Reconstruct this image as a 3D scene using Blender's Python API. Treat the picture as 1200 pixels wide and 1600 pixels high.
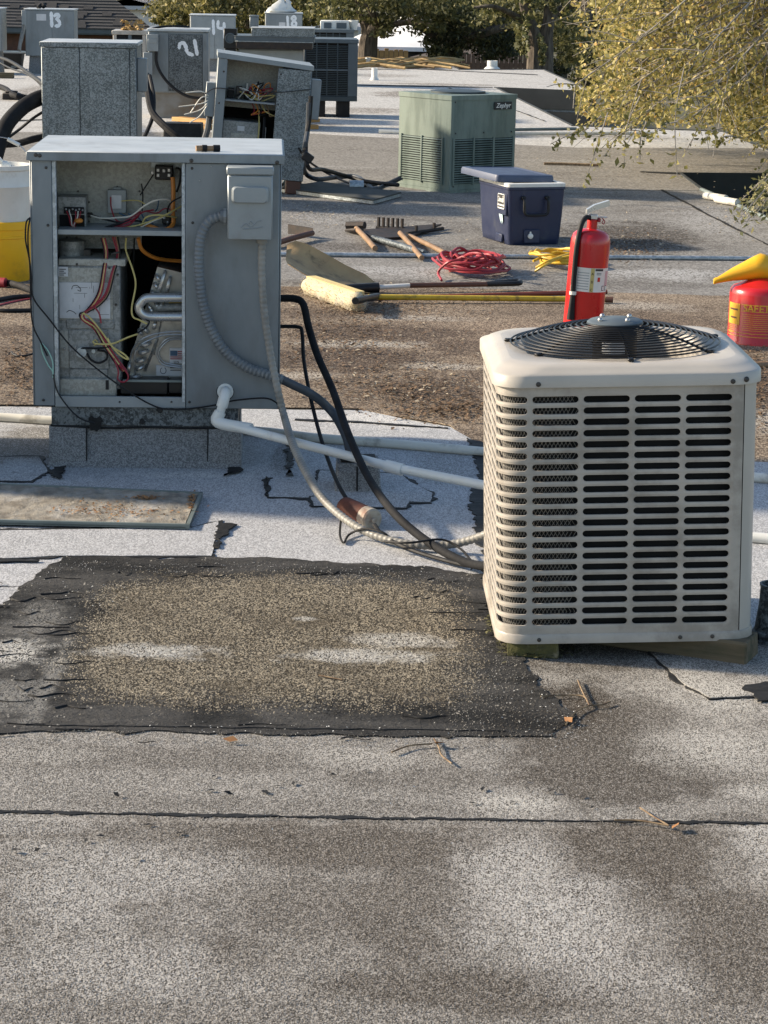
import bpy, math, random
import numpy as np
from mathutils import Vector, Matrix
R = math.radians
scene = bpy.context.scene
for _o in list(bpy.data.objects): bpy.data.objects.remove(_o)
COL = scene.collection
random.seed(7); np.random.seed(7)

# ------------------------------------------------------------------ camera
FPX = 3560.0; CAMH = 1.9; PITCH = math.atan(855/3560); ROLL = 0.02
F_ = Vector((0, math.cos(PITCH), -math.sin(PITCH))); U0 = Vector((0, math.sin(PITCH), math.cos(PITCH))); X_ = Vector((1, 0, 0))
R_ = X_*math.cos(ROLL)+U0*math.sin(ROLL); U_ = -X_*math.sin(ROLL)+U0*math.cos(ROLL)
CAM = Vector((0, 0, CAMH))
cd = bpy.data.cameras.new('camera'); cam = bpy.data.objects.new('camera', cd); COL.objects.link(cam)
cd.sensor_fit = 'VERTICAL'; cd.sensor_height = 24; cd.sensor_width = 24; cd.lens = FPX/1600*24; cd.clip_start = .05; cd.clip_end = 2000
m = Matrix.Identity(4)
for i in range(3): m[i][0] = R_[i]; m[i][1] = U_[i]; m[i][2] = -F_[i]; m[i][3] = CAM[i]
cam.matrix_world = m; scene.camera = cam
# ------------------------------------------------------------------ sky, sun, exposure
SUN_EL, SUN_AZ = R(24), R(-79)          # azimuth clockwise from +Y: low sun from the left, slightly behind the things
w = bpy.data.worlds.new('World'); scene.world = w; w.use_nodes = True
nt = w.node_tree; nt.nodes.clear()
sk = nt.nodes.new('ShaderNodeTexSky'); sk.sky_type = 'NISHITA'; sk.sun_disc = False; sk.sun_elevation = SUN_EL; sk.sun_rotation = SUN_AZ
bg = nt.nodes.new('ShaderNodeBackground'); bg.inputs[1].default_value = .12
wo = nt.nodes.new('ShaderNodeOutputWorld'); nt.links.new(sk.outputs[0], bg.inputs[0]); nt.links.new(bg.outputs[0], wo.inputs[0])
sl = bpy.data.lights.new('sun', 'SUN'); sl.energy = 5.0; sl.angle = R(3.5); sl.color = (1, .85, .66)
so = bpy.data.objects.new('sun', sl); COL.objects.link(so)
TOSUN = Vector((math.sin(SUN_AZ)*math.cos(SUN_EL), math.cos(SUN_AZ)*math.cos(SUN_EL), math.sin(SUN_EL)))
so.rotation_euler = (-TOSUN).to_track_quat('-Z', 'Y').to_euler(); so.location = (-20, 10, 15)
vs = scene.view_settings; vs.view_transform = 'Standard'; vs.look = 'None'; vs.exposure = .80; vs.gamma = 1; vs.use_curve_mapping = False
scene.cycles.use_denoising = True; scene.cycles.max_bounces = 6

# ------------------------------------------------------------------ measuring helpers: photo measurement -> place
def ray(u, v): return F_ + R_*((u-600)/FPX) - U_*((v-800)/FPX)
def G(u, v, z=0.0):
    d = ray(u, v); return CAM + d*((z-CAMH)/d.z)
def atY(u, v, Y):
    d = ray(u, v); return CAM + d*(Y/d.y)
def G2(u, v): p = G(u, v); return (p.x, p.y)
YAW = R(3.04)
class Frame:
    """a local frame standing on the roof at a point, turned about z by yaw"""
    def __init__(s, loc, yaw=YAW): s.loc = Vector(loc); s.yaw = yaw; s.M = Matrix.Translation(s.loc)@Matrix.Rotation(yaw, 4, 'Z'); s.I = s.M.inverted()
    def px(s, u, v, dy=0.0):
        o = s.I@CAM; d = s.I.to_3x3()@ray(u, v); return o+d*((dy-o.y)/d.y)
    def xz(s, u, v, dy=0.0): p = s.px(u, v, dy); return p.x, p.z

# ------------------------------------------------------------------ materials
class N:
    def __init__(s, name):
        s.m = bpy.data.materials.new(name); s.m.use_nodes = True; s.t = s.m.node_tree; s.t.nodes.clear()
        s.out = s.t.nodes.new('ShaderNodeOutputMaterial'); s.b = s.t.nodes.new('ShaderNodeBsdfPrincipled'); s.t.links.new(s.b.outputs[0], s.out.inputs[0])
        s.tc = s.t.nodes.new('ShaderNodeTexCoord').outputs['Object']
    def setv(s, sock, v):
        if isinstance(v, bpy.types.NodeSocket): s.t.links.new(v, sock)
        elif isinstance(v, (tuple, list)) and len(v) == 3 and sock.type == 'RGBA': sock.default_value = (*v, 1)
        else: sock.default_value = v
    def inp(s, name, v): s.setv(s.b.inputs[name], v)
    def math(s, op, a, b=0.0, c=0.0, clamp=False):
        n = s.t.nodes.new('ShaderNodeMath'); n.operation = op; n.use_clamp = clamp
        for i, x in enumerate((a, b, c)): s.setv(n.inputs[i], x)
        return n.outputs[0]
    def vmath(s, op, a, b=(0, 0, 0)):
        n = s.t.nodes.new('ShaderNodeVectorMath'); n.operation = op; s.setv(n.inputs[0], a); s.setv(n.inputs[1], b)
        return n.outputs['Value'] if op in ('LENGTH', 'DISTANCE', 'DOT_PRODUCT') else n.outputs[0]
    def noise(s, scale, detail=4, rough=.55, dist=0, vec=None):
        n = s.t.nodes.new('ShaderNodeTexNoise'); s.setv(n.inputs['Vector'], vec or s.tc); n.inputs['Scale'].default_value = scale; n.inputs['Detail'].default_value = detail
        n.inputs['Roughness'].default_value = rough; n.inputs['Distortion'].default_value = dist; return n.outputs['Fac']
    def voro(s, scale, vec=None, feature='F1'):
        n = s.t.nodes.new('ShaderNodeTexVoronoi'); n.feature = feature; s.setv(n.inputs['Vector'], vec or s.tc); n.inputs['Scale'].default_value = scale; return n
    def sep(s, col):
        n = s.t.nodes.new('ShaderNodeSeparateColor'); s.setv(n.inputs[0], col); return n.outputs
    def step(s, x, lo, hi):
        n = s.t.nodes.new('ShaderNodeMapRange'); n.interpolation_type = 'SMOOTHSTEP'; s.setv(n.inputs[0], x); n.inputs[1].default_value = lo; n.inputs[2].default_value = hi; return n.outputs[0]
    def mix(s, f, a, b, mode='MIX'):
        n = s.t.nodes.new('ShaderNodeMix'); n.data_type = 'RGBA'; n.blend_type = mode; s.setv(n.inputs[0], f); s.setv(n.inputs[6], a); s.setv(n.inputs[7], b); return n.outputs[2]
    def bump(s, h, strength=.3, dist=.002):
        n = s.t.nodes.new('ShaderNodeBump'); n.inputs['Strength'].default_value = strength; n.inputs['Distance'].default_value = dist; s.setv(n.inputs['Height'], h); s.t.links.new(n.outputs[0], s.b.inputs['Normal']); return n
    def scalev(s, v): return s.vmath('MULTIPLY', s.tc, v)

def pbr(name, c1, c2=None, scale=6, rough=.6, metal=0, bump=0, bscale=80, dirt=None, dirt_amt=.5, dscale=3, coat=0, stretch=None, spec=.5):
    n = N(name); c2 = c2 or tuple(x*.8 for x in c1)
    vec = n.scalev(stretch) if stretch else n.tc
    col = n.mix(n.step(n.noise(scale, 6, .6, vec=vec), .3, .7), c1, c2)
    if dirt:
        dm = n.step(n.math('MULTIPLY', n.noise(dscale, 7, .65, vec=vec), 1.0), .62-dirt_amt*.3, .78-dirt_amt*.2)
        col = n.mix(n.math('MULTIPLY', dm, min(1, .5+dirt_amt*.5)), col, dirt)
    n.inp('Base Color', col); n.inp('Metallic', metal); n.inp('Specular IOR Level', spec)
    n.inp('Roughness', n.math('MULTIPLY_ADD', n.noise(scale*2.5, 4), .3, rough-.15, clamp=True))
    if bump: n.bump(n.noise(bscale, 4, .6), bump, .004)
    if coat: n.inp('Coat Weight', coat); n.inp('Coat Roughness', .15)
    return n.m

def spangle(name, c1, c2, scale=70, metal=.55, rough=.42, streak=.4, dirt=(.05, .04, .03), dirt_amt=.25):
    """zinc coated sheet: crystal flakes, rain streaks, a little grime"""
    n = N(name)
    wob = n.vmath('ADD', n.tc, n.vmath('SCALE', n.tc))
    v1 = n.voro(scale); v2 = n.voro(scale*2.3)
    a = n.math('ADD', n.math('MULTIPLY', n.sep(v1.outputs['Color'])[0], .6), n.math('MULTIPLY', n.sep(v2.outputs['Color'])[1], .4))
    a = n.math('MULTIPLY_ADD', n.math('SUBTRACT', n.noise(5, 5), .5), .7, a)
    col = n.mix(n.step(a, .2, .85), c1, c2)
    st = n.noise(6, 5, .6, vec=n.scalev((6, 6, .5)))
    col = n.mix(n.math('MULTIPLY', n.step(st, .55, .8), streak), col, tuple(min(1, x*1.5) for x in c2))
    col = n.mix(n.math('MULTIPLY', n.step(n.noise(4, 8, .7), .55, .75), dirt_amt), col, dirt)
    n.inp('Base Color', col); n.inp('Metallic', metal); n.inp('Roughness', n.math('MULTIPLY_ADD', a, .3, rough-.1))
    n.bump(n.noise(14, 3), .12, .01)
    return n.m

def stain_light_mask(n, items, wob, soft=.55):
    """items: photo-measured (u, v, half width, half height, strength) patches laid on the roof plane"""
    tot = None
    for (u, v, ru, rv, s) in items:
        c = G(u, v); near = G(u, v+rv); far = G(u, max(v-rv, v-60 if v < 100 else v-rv)); ex = G(u+ru, v)
        rx = abs(ex.x-c.x); ry = max(abs(far.y-near.y)/2, .02); cy = (far.y+near.y)/2
        q = n.vmath('MULTIPLY', n.vmath('SUBTRACT', n.tc, (c.x, cy, 0)), (1/rx, 1/ry, 0))
        L = n.math('ADD', n.vmath('LENGTH', q), wob)
        k = n.math('MULTIPLY', n.math('SUBTRACT', 1.0, n.step(L, 1-soft, 1.12)), s)
        tot = k if tot is None else n.math('MAXIMUM', tot, k)
    return tot

def granules(name, light, dark, dirt_shade_col, dirt=.4, gscale=170, contrast=1.0, macro=1.1, stain_shade_spots=(), pale_sun_spots=(), lightcol=(.62, .61, .58), stretch=(1, 1, 1), tan=None, gloss=.85, bump=.6):
    n = N(name)
    gv = n.scalev((1, .42, 1)); v1 = n.voro(gscale, gv); v2 = n.voro(gscale*.47, gv)
    r1 = n.sep(v1.outputs['Color'])[0]; r2 = n.sep(v2.outputs['Color'])[1]
    g = n.math('ADD', n.math('MULTIPLY', r1, .8), n.math('MULTIPLY', r2, .2))
    mv = n.scalev(stretch)
    mac = n.noise(macro, 7, .62, .4, vec=mv); fine = n.noise(14, 5, .65); mid = n.noise(4.5, 6, .6, vec=mv)
    thr = n.math('MULTIPLY_ADD', n.math('SUBTRACT', fine, .5), .3, .5)
    sel = n.math('SUBTRACT', g, thr)
    col = n.mix(n.step(sel, -.28/contrast, .3/contrast), dark, light)
    if tan: col = n.mix(n.math('MULTIPLY', n.step(r2, .62, .7), .8), col, tan)
    dm = n.math('MULTIPLY', n.step(n.math('ADD', n.math('MULTIPLY', mac, .6), n.math('MULTIPLY', mid, .4)), .62-dirt*.28, .74-dirt*.1), .75)
    wob = n.math('MULTIPLY', n.math('SUBTRACT', n.math('ADD', n.math('MULTIPLY', mid, .55), n.math('MULTIPLY', fine, .45)), .5), 3.0)
    if stain_shade_spots: dm = n.math('MAXIMUM', dm, stain_light_mask(n, stain_shade_spots, wob, .4))
    # grime and painted shade cover the low places first, stray bright grains stay
    dm = n.math('MULTIPLY', dm, n.math('MULTIPLY_ADD', n.step(g, .55, .95), -.55, 1.0))
    col = n.mix(dm, col, n.mix(r1, tuple(x*.45 for x in dirt_shade_col), tuple(x*1.5 for x in dirt_shade_col)))
    if pale_sun_spots:
        lm = stain_light_mask(n, pale_sun_spots, wob, .7)
        lm = n.math('MULTIPLY', lm, n.step(n.math('ADD', g, n.math('MULTIPLY', fine, .5)), .5, .72))
        col = n.mix(lm, col, lightcol)
    n.inp('Base Color', col); n.inp('Roughness', gloss); n.inp('Specular IOR Level', .3)
    h = n.math('ADD', n.math('MULTIPLY', r1, .6), n.math('MULTIPLY', fine, 1.2))
    n.bump(h, bump, .003)
    return n.m

# ------------------------------------------------------------------ mesh helpers
def smooth_path(pts, sub=6):
    P = [Vector(p) for p in pts]
    if len(P) < 3: return P
    out = []
    for i in range(len(P)-1):
        p0 = P[i-1] if i else P[0]*2-P[1]; p1, p2 = P[i], P[i+1]; p3 = P[i+2] if i+2 < len(P) else P[-1]*2-P[-2]
        for k in range(sub):
            t = k/sub
            out.append(.5*((2*p1)+(p2-p0)*t+(2*p0-5*p1+4*p2-p3)*t*t+(3*p1-p0-3*p2+p3)*t**3))
    out.append(P[-1]); return out

class MB:
    def __init__(s): s.v = []; s.f = []; s.M = None
    def add(s, vs, fs):
        o = len(s.v)
        if s.M is not None: vs = [s.M@Vector(p) for p in vs]
        s.v += [tuple(p) for p in vs]; s.f += [tuple(i+o for i in f) for f in fs]; return s
    def box(s, a, b, c=.003):
        x0, y0, z0 = (min(a[i], b[i]) for i in range(3)); x1, y1, z1 = (max(a[i], b[i]) for i in range(3))
        c = min(c, (x1-x0)*.45, (y1-y0)*.45, (z1-z0)*.45)
        if c <= 0:
            v = [(x, y, z) for x in (x0, x1) for y in (y0, y1) for z in (z0, z1)]
            return s.add(v, [(0, 1, 3, 2), (4, 6, 7, 5), (0, 4, 5, 1), (2, 3, 7, 6), (0, 2, 6, 4), (1, 5, 7, 3)])
        v = []; idx = {}
        for i in (0, 1):
            for j in (0, 1):
                for k in (0, 1):
                    X, Y, Z = (x0, x1)[i], (y0, y1)[j], (z0, z1)[k]; dx, dy, dz = (c, -c)[i], (c, -c)[j], (c, -c)[k]
                    idx[i, j, k] = len(v); v += [(X, Y+dy, Z+dz), (X+dx, Y, Z+dz), (X+dx, Y+dy, Z)]
        I = idx; f = []
        for i in (0, 1):
            q = [I[i, 0, 0], I[i, 0, 1], I[i, 1, 1], I[i, 1, 0]]; f.append(q if i == 0 else q[::-1])
            q = [I[0, i, 0]+1, I[1, i, 0]+1, I[1, i, 1]+1, I[0, i, 1]+1]; f.append(q if i == 0 else q[::-1])
            q = [I[0, 0, i]+2, I[0, 1, i]+2, I[1, 1, i]+2, I[1, 0, i]+2]; f.append(q if i == 0 else q[::-1])
        def fix(q):   # outward winding
            p = [Vector(v[t]) for t in q]; ctr = sum(p, Vector())/len(p); nn = (p[1]-p[0]).cross(p[2]-p[0])
            return q if nn.dot(ctr-Vector(((x0+x1)/2, (y0+y1)/2, (z0+z1)/2))) > 0 else q[::-1]
        for j in (0, 1):
            for k in (0, 1):
                f.append([I[0, j, k]+1, I[1, j, k]+1, I[1, j, k]+2, I[0, j, k]+2])
                f.append([I[j, 0, k], I[j, 1, k], I[j, 1, k]+2, I[j, 0, k]+2])
                f.append([I[j, k, 0], I[j, k, 1], I[j, k, 1]+1, I[j, k, 0]+1])
        for key in I: f.append([I[key], I[key]+1, I[key]+2])
        return s.add(v, [fix(list(q)) for q in f])
    def tube(s, pts, r, n=8, sub=6, corr=0, pitch=.012, taper=None, caps=True, smooth=True):
        P = smooth_path(pts, sub) if smooth else [Vector(p) for p in pts]
        if corr:   # resample densely for ribbed conduit
            L = [0]
            for a, b in zip(P, P[1:]): L.append(L[-1]+(b-a).length)
            m_ = max(4, int(L[-1]/pitch*4)); Q = []; j = 0
            for k in range(m_+1):
                d = L[-1]*k/m_
                while j < len(P)-2 and L[j+1] < d: j += 1
                t = (d-L[j])/max(1e-9, L[j+1]-L[j]); Q.append(P[j].lerp(P[j+1], t))
            P = Q
        T = [(P[min(i+1, len(P)-1)]-P[max(i-1, 0)]).normalized() for i in range(len(P))]
        a = Vector((0, 0, 1)) if abs(T[0].z) < .9 else Vector((1, 0, 0)); nn = T[0].cross(a).normalized(); vs = []
        for i, p in enumerate(P):
            nn = (nn-T[i]*nn.dot(T[i])); nn = nn.normalized() if nn.length > 1e-6 else T[i].orthogonal().normalized()
            bb = T[i].cross(nn); rr = r[i*len(r)//len(P)] if isinstance(r, list) else r
            if taper: rr = r*(1+(taper-1)*i/(len(P)-1))
            if corr: rr *= (1+corr, 1, 1-corr, 1)[i % 4]
            for k in range(n):
                t = 2*math.pi*k/n; vs.append(p+nn*(rr*math.cos(t))+bb*(rr*math.sin(t)))
        fs = [(i*n+k, i*n+(k+1) % n, (i+1)*n+(k+1) % n, (i+1)*n+k) for i in range(len(P)-1) for k in range(n)]
        if caps: fs += [tuple(range(n))[::-1], tuple(range((len(P)-1)*n, len(P)*n))]
        return s.add(vs, fs)
    def cyl(s, p0, p1, r0, r1=None, n=16): return s.tube([p0, p1], [r0, r0 if r1 is None else r1], n, smooth=False)
    def lathe(s, prof, n=32, c=(0, 0, 0)):
        c = Vector(c); vs = []; fs = []
        for (r, z) in prof:
            for k in range(n): t = 2*math.pi*k/n; vs.append(c+Vector((r*math.cos(t), r*math.sin(t), z)))
        for i in range(len(prof)-1):
            for k in range(n): fs.append((i*n+k, i*n+(k+1) % n, (i+1)*n+(k+1) % n, (i+1)*n+k))
        if prof[0][0] > 1e-4: fs.append(tuple(range(n))[::-1])
        if prof[-1][0] > 1e-4: fs.append(tuple(range((len(prof)-1)*n, len(prof)*n)))
        return s.add(vs, fs)
    def prism(s, poly, z0, z1):
        n = len(poly); ar = sum(poly[i][0]*poly[(i+1) % n][1]-poly[(i+1) % n][0]*poly[i][1] for i in range(n))
        if ar < 0: poly = poly[::-1]
        vs = [(x, y, z0) for x, y in poly]+[(x, y, z1) for x, y in poly]
        return s.add(vs, [tuple(range(n))[::-1], tuple(range(n, 2*n))]+[(i, (i+1) % n, n+(i+1) % n, n+i) for i in range(n)])
    def loft(s, rings, cap=True):
        n = len(rings[0]); vs = [p for r in rings for p in r]
        fs = [(i*n+k, i*n+(k+1) % n, (i+1)*n+(k+1) % n, (i+1)*n+k) for i in range(len(rings)-1) for k in range(n)]
        if cap: fs += [tuple(range(n))[::-1], tuple(range((len(rings)-1)*n, len(rings)*n))]
        return s.add(vs, fs)
    def ball(s, c, r, n=10, k=6, sq=1.0):
        return s.lathe([(max(1e-5, r*math.sin(math.pi*i/k)), -r*sq*math.cos(math.pi*i/k)) for i in range(k+1)], n, c)
    def obj(s, name, mat, parent=None, loc=(0, 0, 0), rz=0, sharp=38, tag=None):
        me = bpy.data.meshes.new(name); me.from_pydata(s.v, [], s.f)
        if mat: me.materials.append(mat)
        me.shade_smooth(); me.set_sharp_from_angle(angle=R(sharp))
        o = bpy.data.objects.new(name, me); COL.objects.link(o); o.parent = parent; o.location = loc; o.rotation_euler = (0, 0, rz)
        if tag: settag(o, *tag)
        return o
def settag(o, label, cat, group=None, kind=None):
    o['label'] = label; o['category'] = cat
    if group: o['group'] = group
    if kind: o['kind'] = kind
    return o
def thing(name, label, cat, loc=(0, 0, 0), rz=0, group=None):
    o = bpy.data.objects.new(name, None); COL.objects.link(o); o.location = loc; o.rotation_euler = (0, 0, rz); o.empty_display_size = .1
    return settag(o, label, cat, group)
def struct(o): o['kind'] = 'structure'; return o
def stuff(o, label=None, cat=None):
    o['kind'] = 'stuff'
    if label: o['label'] = label; o['category'] = cat
    return o
def placed(mb, name, mat, label, cat, group=None, sharp=38):
    """a one-mesh thing built in world coordinates, its origin moved to its base"""
    xs, ys, zs = zip(*mb.v); c = Vector(((min(xs)+max(xs))/2, (min(ys)+max(ys))/2, min(zs)))
    mb.v = [tuple(Vector(p)-c) for p in mb.v]
    return mb.obj(name, mat, None, c, 0, sharp, (label, cat, group))
def rebase(mb, c): mb.v = [tuple(Vector(p)-Vector(c)) for p in mb.v]; return mb
def text_mesh(txt, size, name, mat, parent, M, depth=.0015, shear=0, bold=0, align='CENTER'):
    cu = bpy.data.curves.new(name, 'FONT'); cu.body = txt; cu.size = size; cu.extrude = depth; cu.shear = shear; cu.offset = bold; cu.align_x = align; cu.align_y = 'CENTER'; cu.resolution_u = 3
    t = bpy.data.objects.new(name+'_tmp', cu); COL.objects.link(t); bpy.context.view_layer.update()
    me = bpy.data.meshes.new_from_object(t.evaluated_get(bpy.context.evaluated_depsgraph_get())); bpy.data.objects.remove(t)
    me.materials.clear(); me.materials.append(mat); o = bpy.data.objects.new(name, me); COL.objects.link(o); o.parent = parent; o.matrix_local = M; return o
def upright(x, y, z, yaw=0): return Matrix.Translation((x, y, z))@Matrix.Rotation(yaw, 4, 'Z')@Matrix.Rotation(R(90), 4, 'X')
def rrect(w, d, r, n=5, cx=0, cy=0):
    pts = []
    for (sx, sy, a0) in ((1, 1, 0), (-1, 1, 90), (-1, -1, 180), (1, -1, 270)):
        for k in range(n+1):
            a = R(a0+90*k/n); pts.append((cx+sx*(w/2-r)+r*math.cos(a), cy+sy*(d/2-r)+r*math.sin(a)))
    return pts
# ------------------------------------------------------------------ palette
M = {}
M['paint'] = pbr('grey_cabinet_paint', (.235, .262, .276), (.155, .18, .193), 3, .45, .15, .05, 40, dirt=(.13, .138, .14), dirt_amt=.4, dscale=5, stretch=(1, 1, .4))
M['paint_light'] = pbr('light_grey_paint', (.285, .313, .32), (.235, .26, .268), 4, .45, .1, .05, 40, dirt=(.2, .2, .19), dirt_amt=.25, dscale=6)
M['lid_top'] = pbr('weathered_lid', (.50, .53, .54), (.40, .43, .44), 5, .5, .25, .08, 60, dirt=(.25, .25, .24), dirt_amt=.3, dscale=4)
M['galv'] = spangle('galvanised_sheet', (.10, .118, .126), (.31, .34, .35), 110)
M['galv_dark'] = spangle('dark_galvanised', (.045, .052, .056), (.20, .225, .235), 95, rough=.5)
M['galv_light'] = spangle('pale_galvanised', (.30, .34, .36), (.50, .54, .56), 60, streak=.2)
M['inner'] = spangle('aged_inner_plate', (.28, .28, .25), (.42, .42, .38), 90, .25, .55, .3, (.07, .06, .05), .5)
M['inner_dark'] = spangle('grimy_inner_plate', (.18, .19, .185), (.33, .34, .33), 80, .3, .5, .3, (.05, .045, .04), .55)
M['alu'] = pbr('cast_aluminium', (.42, .42, .40), (.30, .30, .29), 12, .38, .75, .1, 50, dirt=(.12, .11, .10), dirt_amt=.35, dscale=9)
M['alu_bright'] = pbr('bright_tube', (.62, .62, .60), (.5, .5, .48), 10, .3, .7)
M['black'] = pbr('black_rubber', (.011, .011, .012), (.018, .018, .018), 8, .6, spec=.25)
M['blackp'] = pbr('black_plastic', (.010, .010, .011), (.016, .016, .016), 8, .4, spec=.35)
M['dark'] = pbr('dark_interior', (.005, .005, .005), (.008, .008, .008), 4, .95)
M['screw'] = pbr('dark_screw_head', (.05, .05, .05), (.09, .08, .07), 30, .5, .6)
M['steel'] = pbr('steel_screw', (.5, .5, .5), (.4, .4, .4), 30, .35, .8)
M['white'] = pbr('white_plastic', (.74, .74, .70), (.66, .65, .60), 5, .4, 0, 0, dirt=(.45, .42, .36), dirt_amt=.2, dscale=7)
M['pvc'] = pbr('white_pvc', (.72, .73, .70), (.62, .62, .57), 3, .35, 0, 0, dirt=(.34, .31, .25), dirt_amt=.3, dscale=9)
M['pvc_old'] = pbr('aged_pvc', (.74, .72, .64), (.64, .61, .53), 3, .5, 0, 0, dirt=(.2, .18, .14), dirt_amt=.4, dscale=9)
M['cond'] = pbr('beige_condenser_paint', (.425, .39, .34), (.37, .34, .297), 9, .42, 0, .03, 60, dirt=(.25, .225, .19), dirt_amt=.6, dscale=7)
M['cond_cap'] = pbr('beige_cap_paint', (.47, .435, .38), (.42, .388, .338), 5, .4, 0, .03, 60, dirt=(.36, .33, .28), dirt_amt=.15, dscale=8)
M['zeph'] = pbr('green_unit_paint', (.165, .21, .182), (.135, .175, .152), 5, .5, 0, .03, 40, dirt=(.085, .12, .10), dirt_amt=.6, dscale=5, stretch=(1.6, 1.6, .35))
M['conduit'] = pbr('grey_flex_conduit', (.17, .19, .20), (.13, .145, .155), 8, .5)
M['conduit_b'] = pbr('beige_flex_conduit', (.27, .262, .235), (.19, .184, .165), 9, .5, 0, 0, dirt=(.13, .12, .1), dirt_amt=.35, dscale=10)
M['insul'] = pbr('black_foam_insulation', (.010, .0105, .012), (.019, .0195, .021), 9, .8, 0, .3, 60, spec=.2)
M['greyhose'] = pbr('grey_hose', (.06, .068, .078), (.045, .052, .06), 8, .55)
M['rust'] = pbr('rusty_can', (.13, .036, .016), (.06, .018, .012), 14, .75, 0, .2, 60)
M['ivory'] = pbr('ivory_can', (.5, .46, .38), (.36, .32, .25), 12, .6, 0, 0, dirt=(.2, .06, .03), dirt_amt=.5, dscale=12)
M['red'] = pbr('red_enamel', (.55, .010, .012), (.46, .008, .010), 4, .3, 0, 0, dirt=(.40, .05, .045), dirt_amt=.15, dscale=9, coat=.4)
M['red_can'] = pbr('red_can_enamel', (.55, .012, .018), (.47, .01, .015), 4, .32, 0, .03, 30, coat=.3)
M['yellow'] = pbr('yellow_plastic', (.80, .44, .012), (.74, .39, .01), 4, .4)
M['yellow_b'] = pbr('yellow_bucket', (.90, .50, .012), (.82, .44, .012), 4, .45, 0, 0, dirt=(.4, .2, .03), dirt_amt=.25, dscale=5)
M['yellow_w'] = pbr('yellow_wire', (.58, .48, .18), (.48, .4, .14), 20, .45)
M['yellow_c'] = pbr('yellow_cord', (.66, .42, .03), (.55, .33, .02), 20, .5)
M['yellow_p'] = pbr('scuffed_yellow_pole', (.60, .42, .03), (.5, .33, .03), 9, .5, 0, 0, dirt=(.06, .045, .02), dirt_amt=.4, dscale=14)
M['orange'] = pbr('orange_cable', (.62, .23, .035), (.54, .19, .03), 12, .45)
M['redw'] = pbr('red_wire', (.30, .02, .035), (.22, .015, .03), 20, .45)
M['bluew'] = pbr('blue_wire', (.04, .10, .18), (.03, .08, .14), 20, .45)
M['whitew'] = pbr('white_wire', (.72, .70, .62), (.66, .62, .54), 20, .4)
M['greenw'] = pbr('pale_green_wire', (.32, .55, .46), (.3, .5, .42), 20, .4)
M['redcord'] = pbr('red_cord', (.34, .028, .04), (.25, .02, .03), 12, .5)
M['navy'] = pbr('navy_cooler_plastic', (.014, .022, .06), (.019, .028, .068), 6, .42, 0, .04, 90, dirt=(.06, .068, .085), dirt_amt=.2, dscale=6)
M['navy_lid'] = pbr('faded_blue_lid', (.055, .075, .13), (.045, .062, .11), 6, .5)
M['wood'] = pbr('weathered_timber', (.14, .11, .065), (.075, .058, .035), 5, .85, 0, .5, 60, dirt=(.05, .055, .022), dirt_amt=.5, dscale=5, stretch=(.4, 5, 5))
M['handle'] = pbr('wooden_handle', (.30, .19, .10), (.21, .125, .065), 6, .6, 0, .1, 60, stretch=(4, 1, 1))
M['handle_d'] = pbr('dark_wooden_handle', (.13, .055, .032), (.085, .038, .024), 6, .6)
M['plank'] = pbr('fresh_plank', (.52, .30, .10), (.42, .23, .08), 6, .7, stretch=(.4, 5, 5))
M['scoop'] = pbr('tan_scoop', (.46, .32, .155), (.33, .225, .11), 5, .6, 0, .12, 40, dirt=(.055, .045, .03), dirt_amt=.45, dscale=8)
M['foam'] = pbr('yellow_bristle', (.60, .50, .30), (.46, .41, .31), 18, .95, 0, 1.0, 120, dirt=(.42, .39, .34), dirt_amt=.55, dscale=14)
M['foam_y'] = pbr('yellow_foam_block', (.66, .52, .24), (.58, .46, .20), 12, .9, 0, .4, 90)
M['ironold'] = pbr('rusty_dark_iron', (.03, .028, .027), (.055, .04, .032), 18, .65, .4)
M['mat'] = pbr('dark_rubber_mat', (.035, .04, .038), (.055, .058, .054), 7, .85, 0, .3, 60)
M['panelrim'] = pbr('green_grey_panel', (.20, .235, .225), (.15, .18, .172), 6, .55, .2)
M['debris'] = pbr('leafy_grit', (.33, .30, .245), (.16, .14, .11), 16, .95, 0, 1.0, 140, dirt=(.42, .41, .38), dirt_amt=.5, dscale=5)
M['leafdry'] = pbr('dry_leaf', (.24, .10, .035), (.34, .20, .08), 30, .8)
M['twig'] = pbr('dry_twig', (.30, .22, .13), (.10, .06, .035), 40, .85)
M['mastic'] = pbr('roof_mastic', (.010, .0105, .011), (.022, .0225, .023), 9, .7, 0, .9, 35, dirt=(.06, .062, .063), dirt_amt=.2, dscale=6, spec=.25)
M['label'] = pbr('paper_label', (.62, .63, .64), (.52, .53, .54), 12, .7)
M['ink'] = pbr('black_ink', (.02, .02, .02), (.03, .03, .03), 9, .6)
M['spray'] = pbr('white_spray_paint', (.86, .88, .90), (.74, .78, .80), 22, .8)
M['darkunit'] = pbr('dark_teal_condenser', (.045, .062, .07), (.035, .048, .055), 5, .5, .1)
M['slate'] = pbr('slate_blue_trim', (.10, .125, .14), (.08, .10, .115), 5, .5, .1)
M['fascia'] = pbr('dark_fascia', (.02, .026, .028), (.03, .036, .038), 3, .8)
M['moss'] = pbr('mossy_crust', (.10, .095, .03), (.045, .045, .02), 20, .95, 0, 1.0, 90, dirt=(.3, .26, .17), dirt_amt=.35, dscale=25)

# ------------------------------------------------------------------ ground, roof of the building
gm = pbr('yard_soil', (.10, .085, .05), (.06, .065, .03), .4, .95, 0, .5, 4)
mb = MB(); mb.add([(-900, -50, -3.4), (900, -50, -3.4), (900, 1500, -3.4), (-900, 1500, -3.4)], [(0, 1, 2, 3)])
struct(mb.obj('ground', gm))
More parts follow.
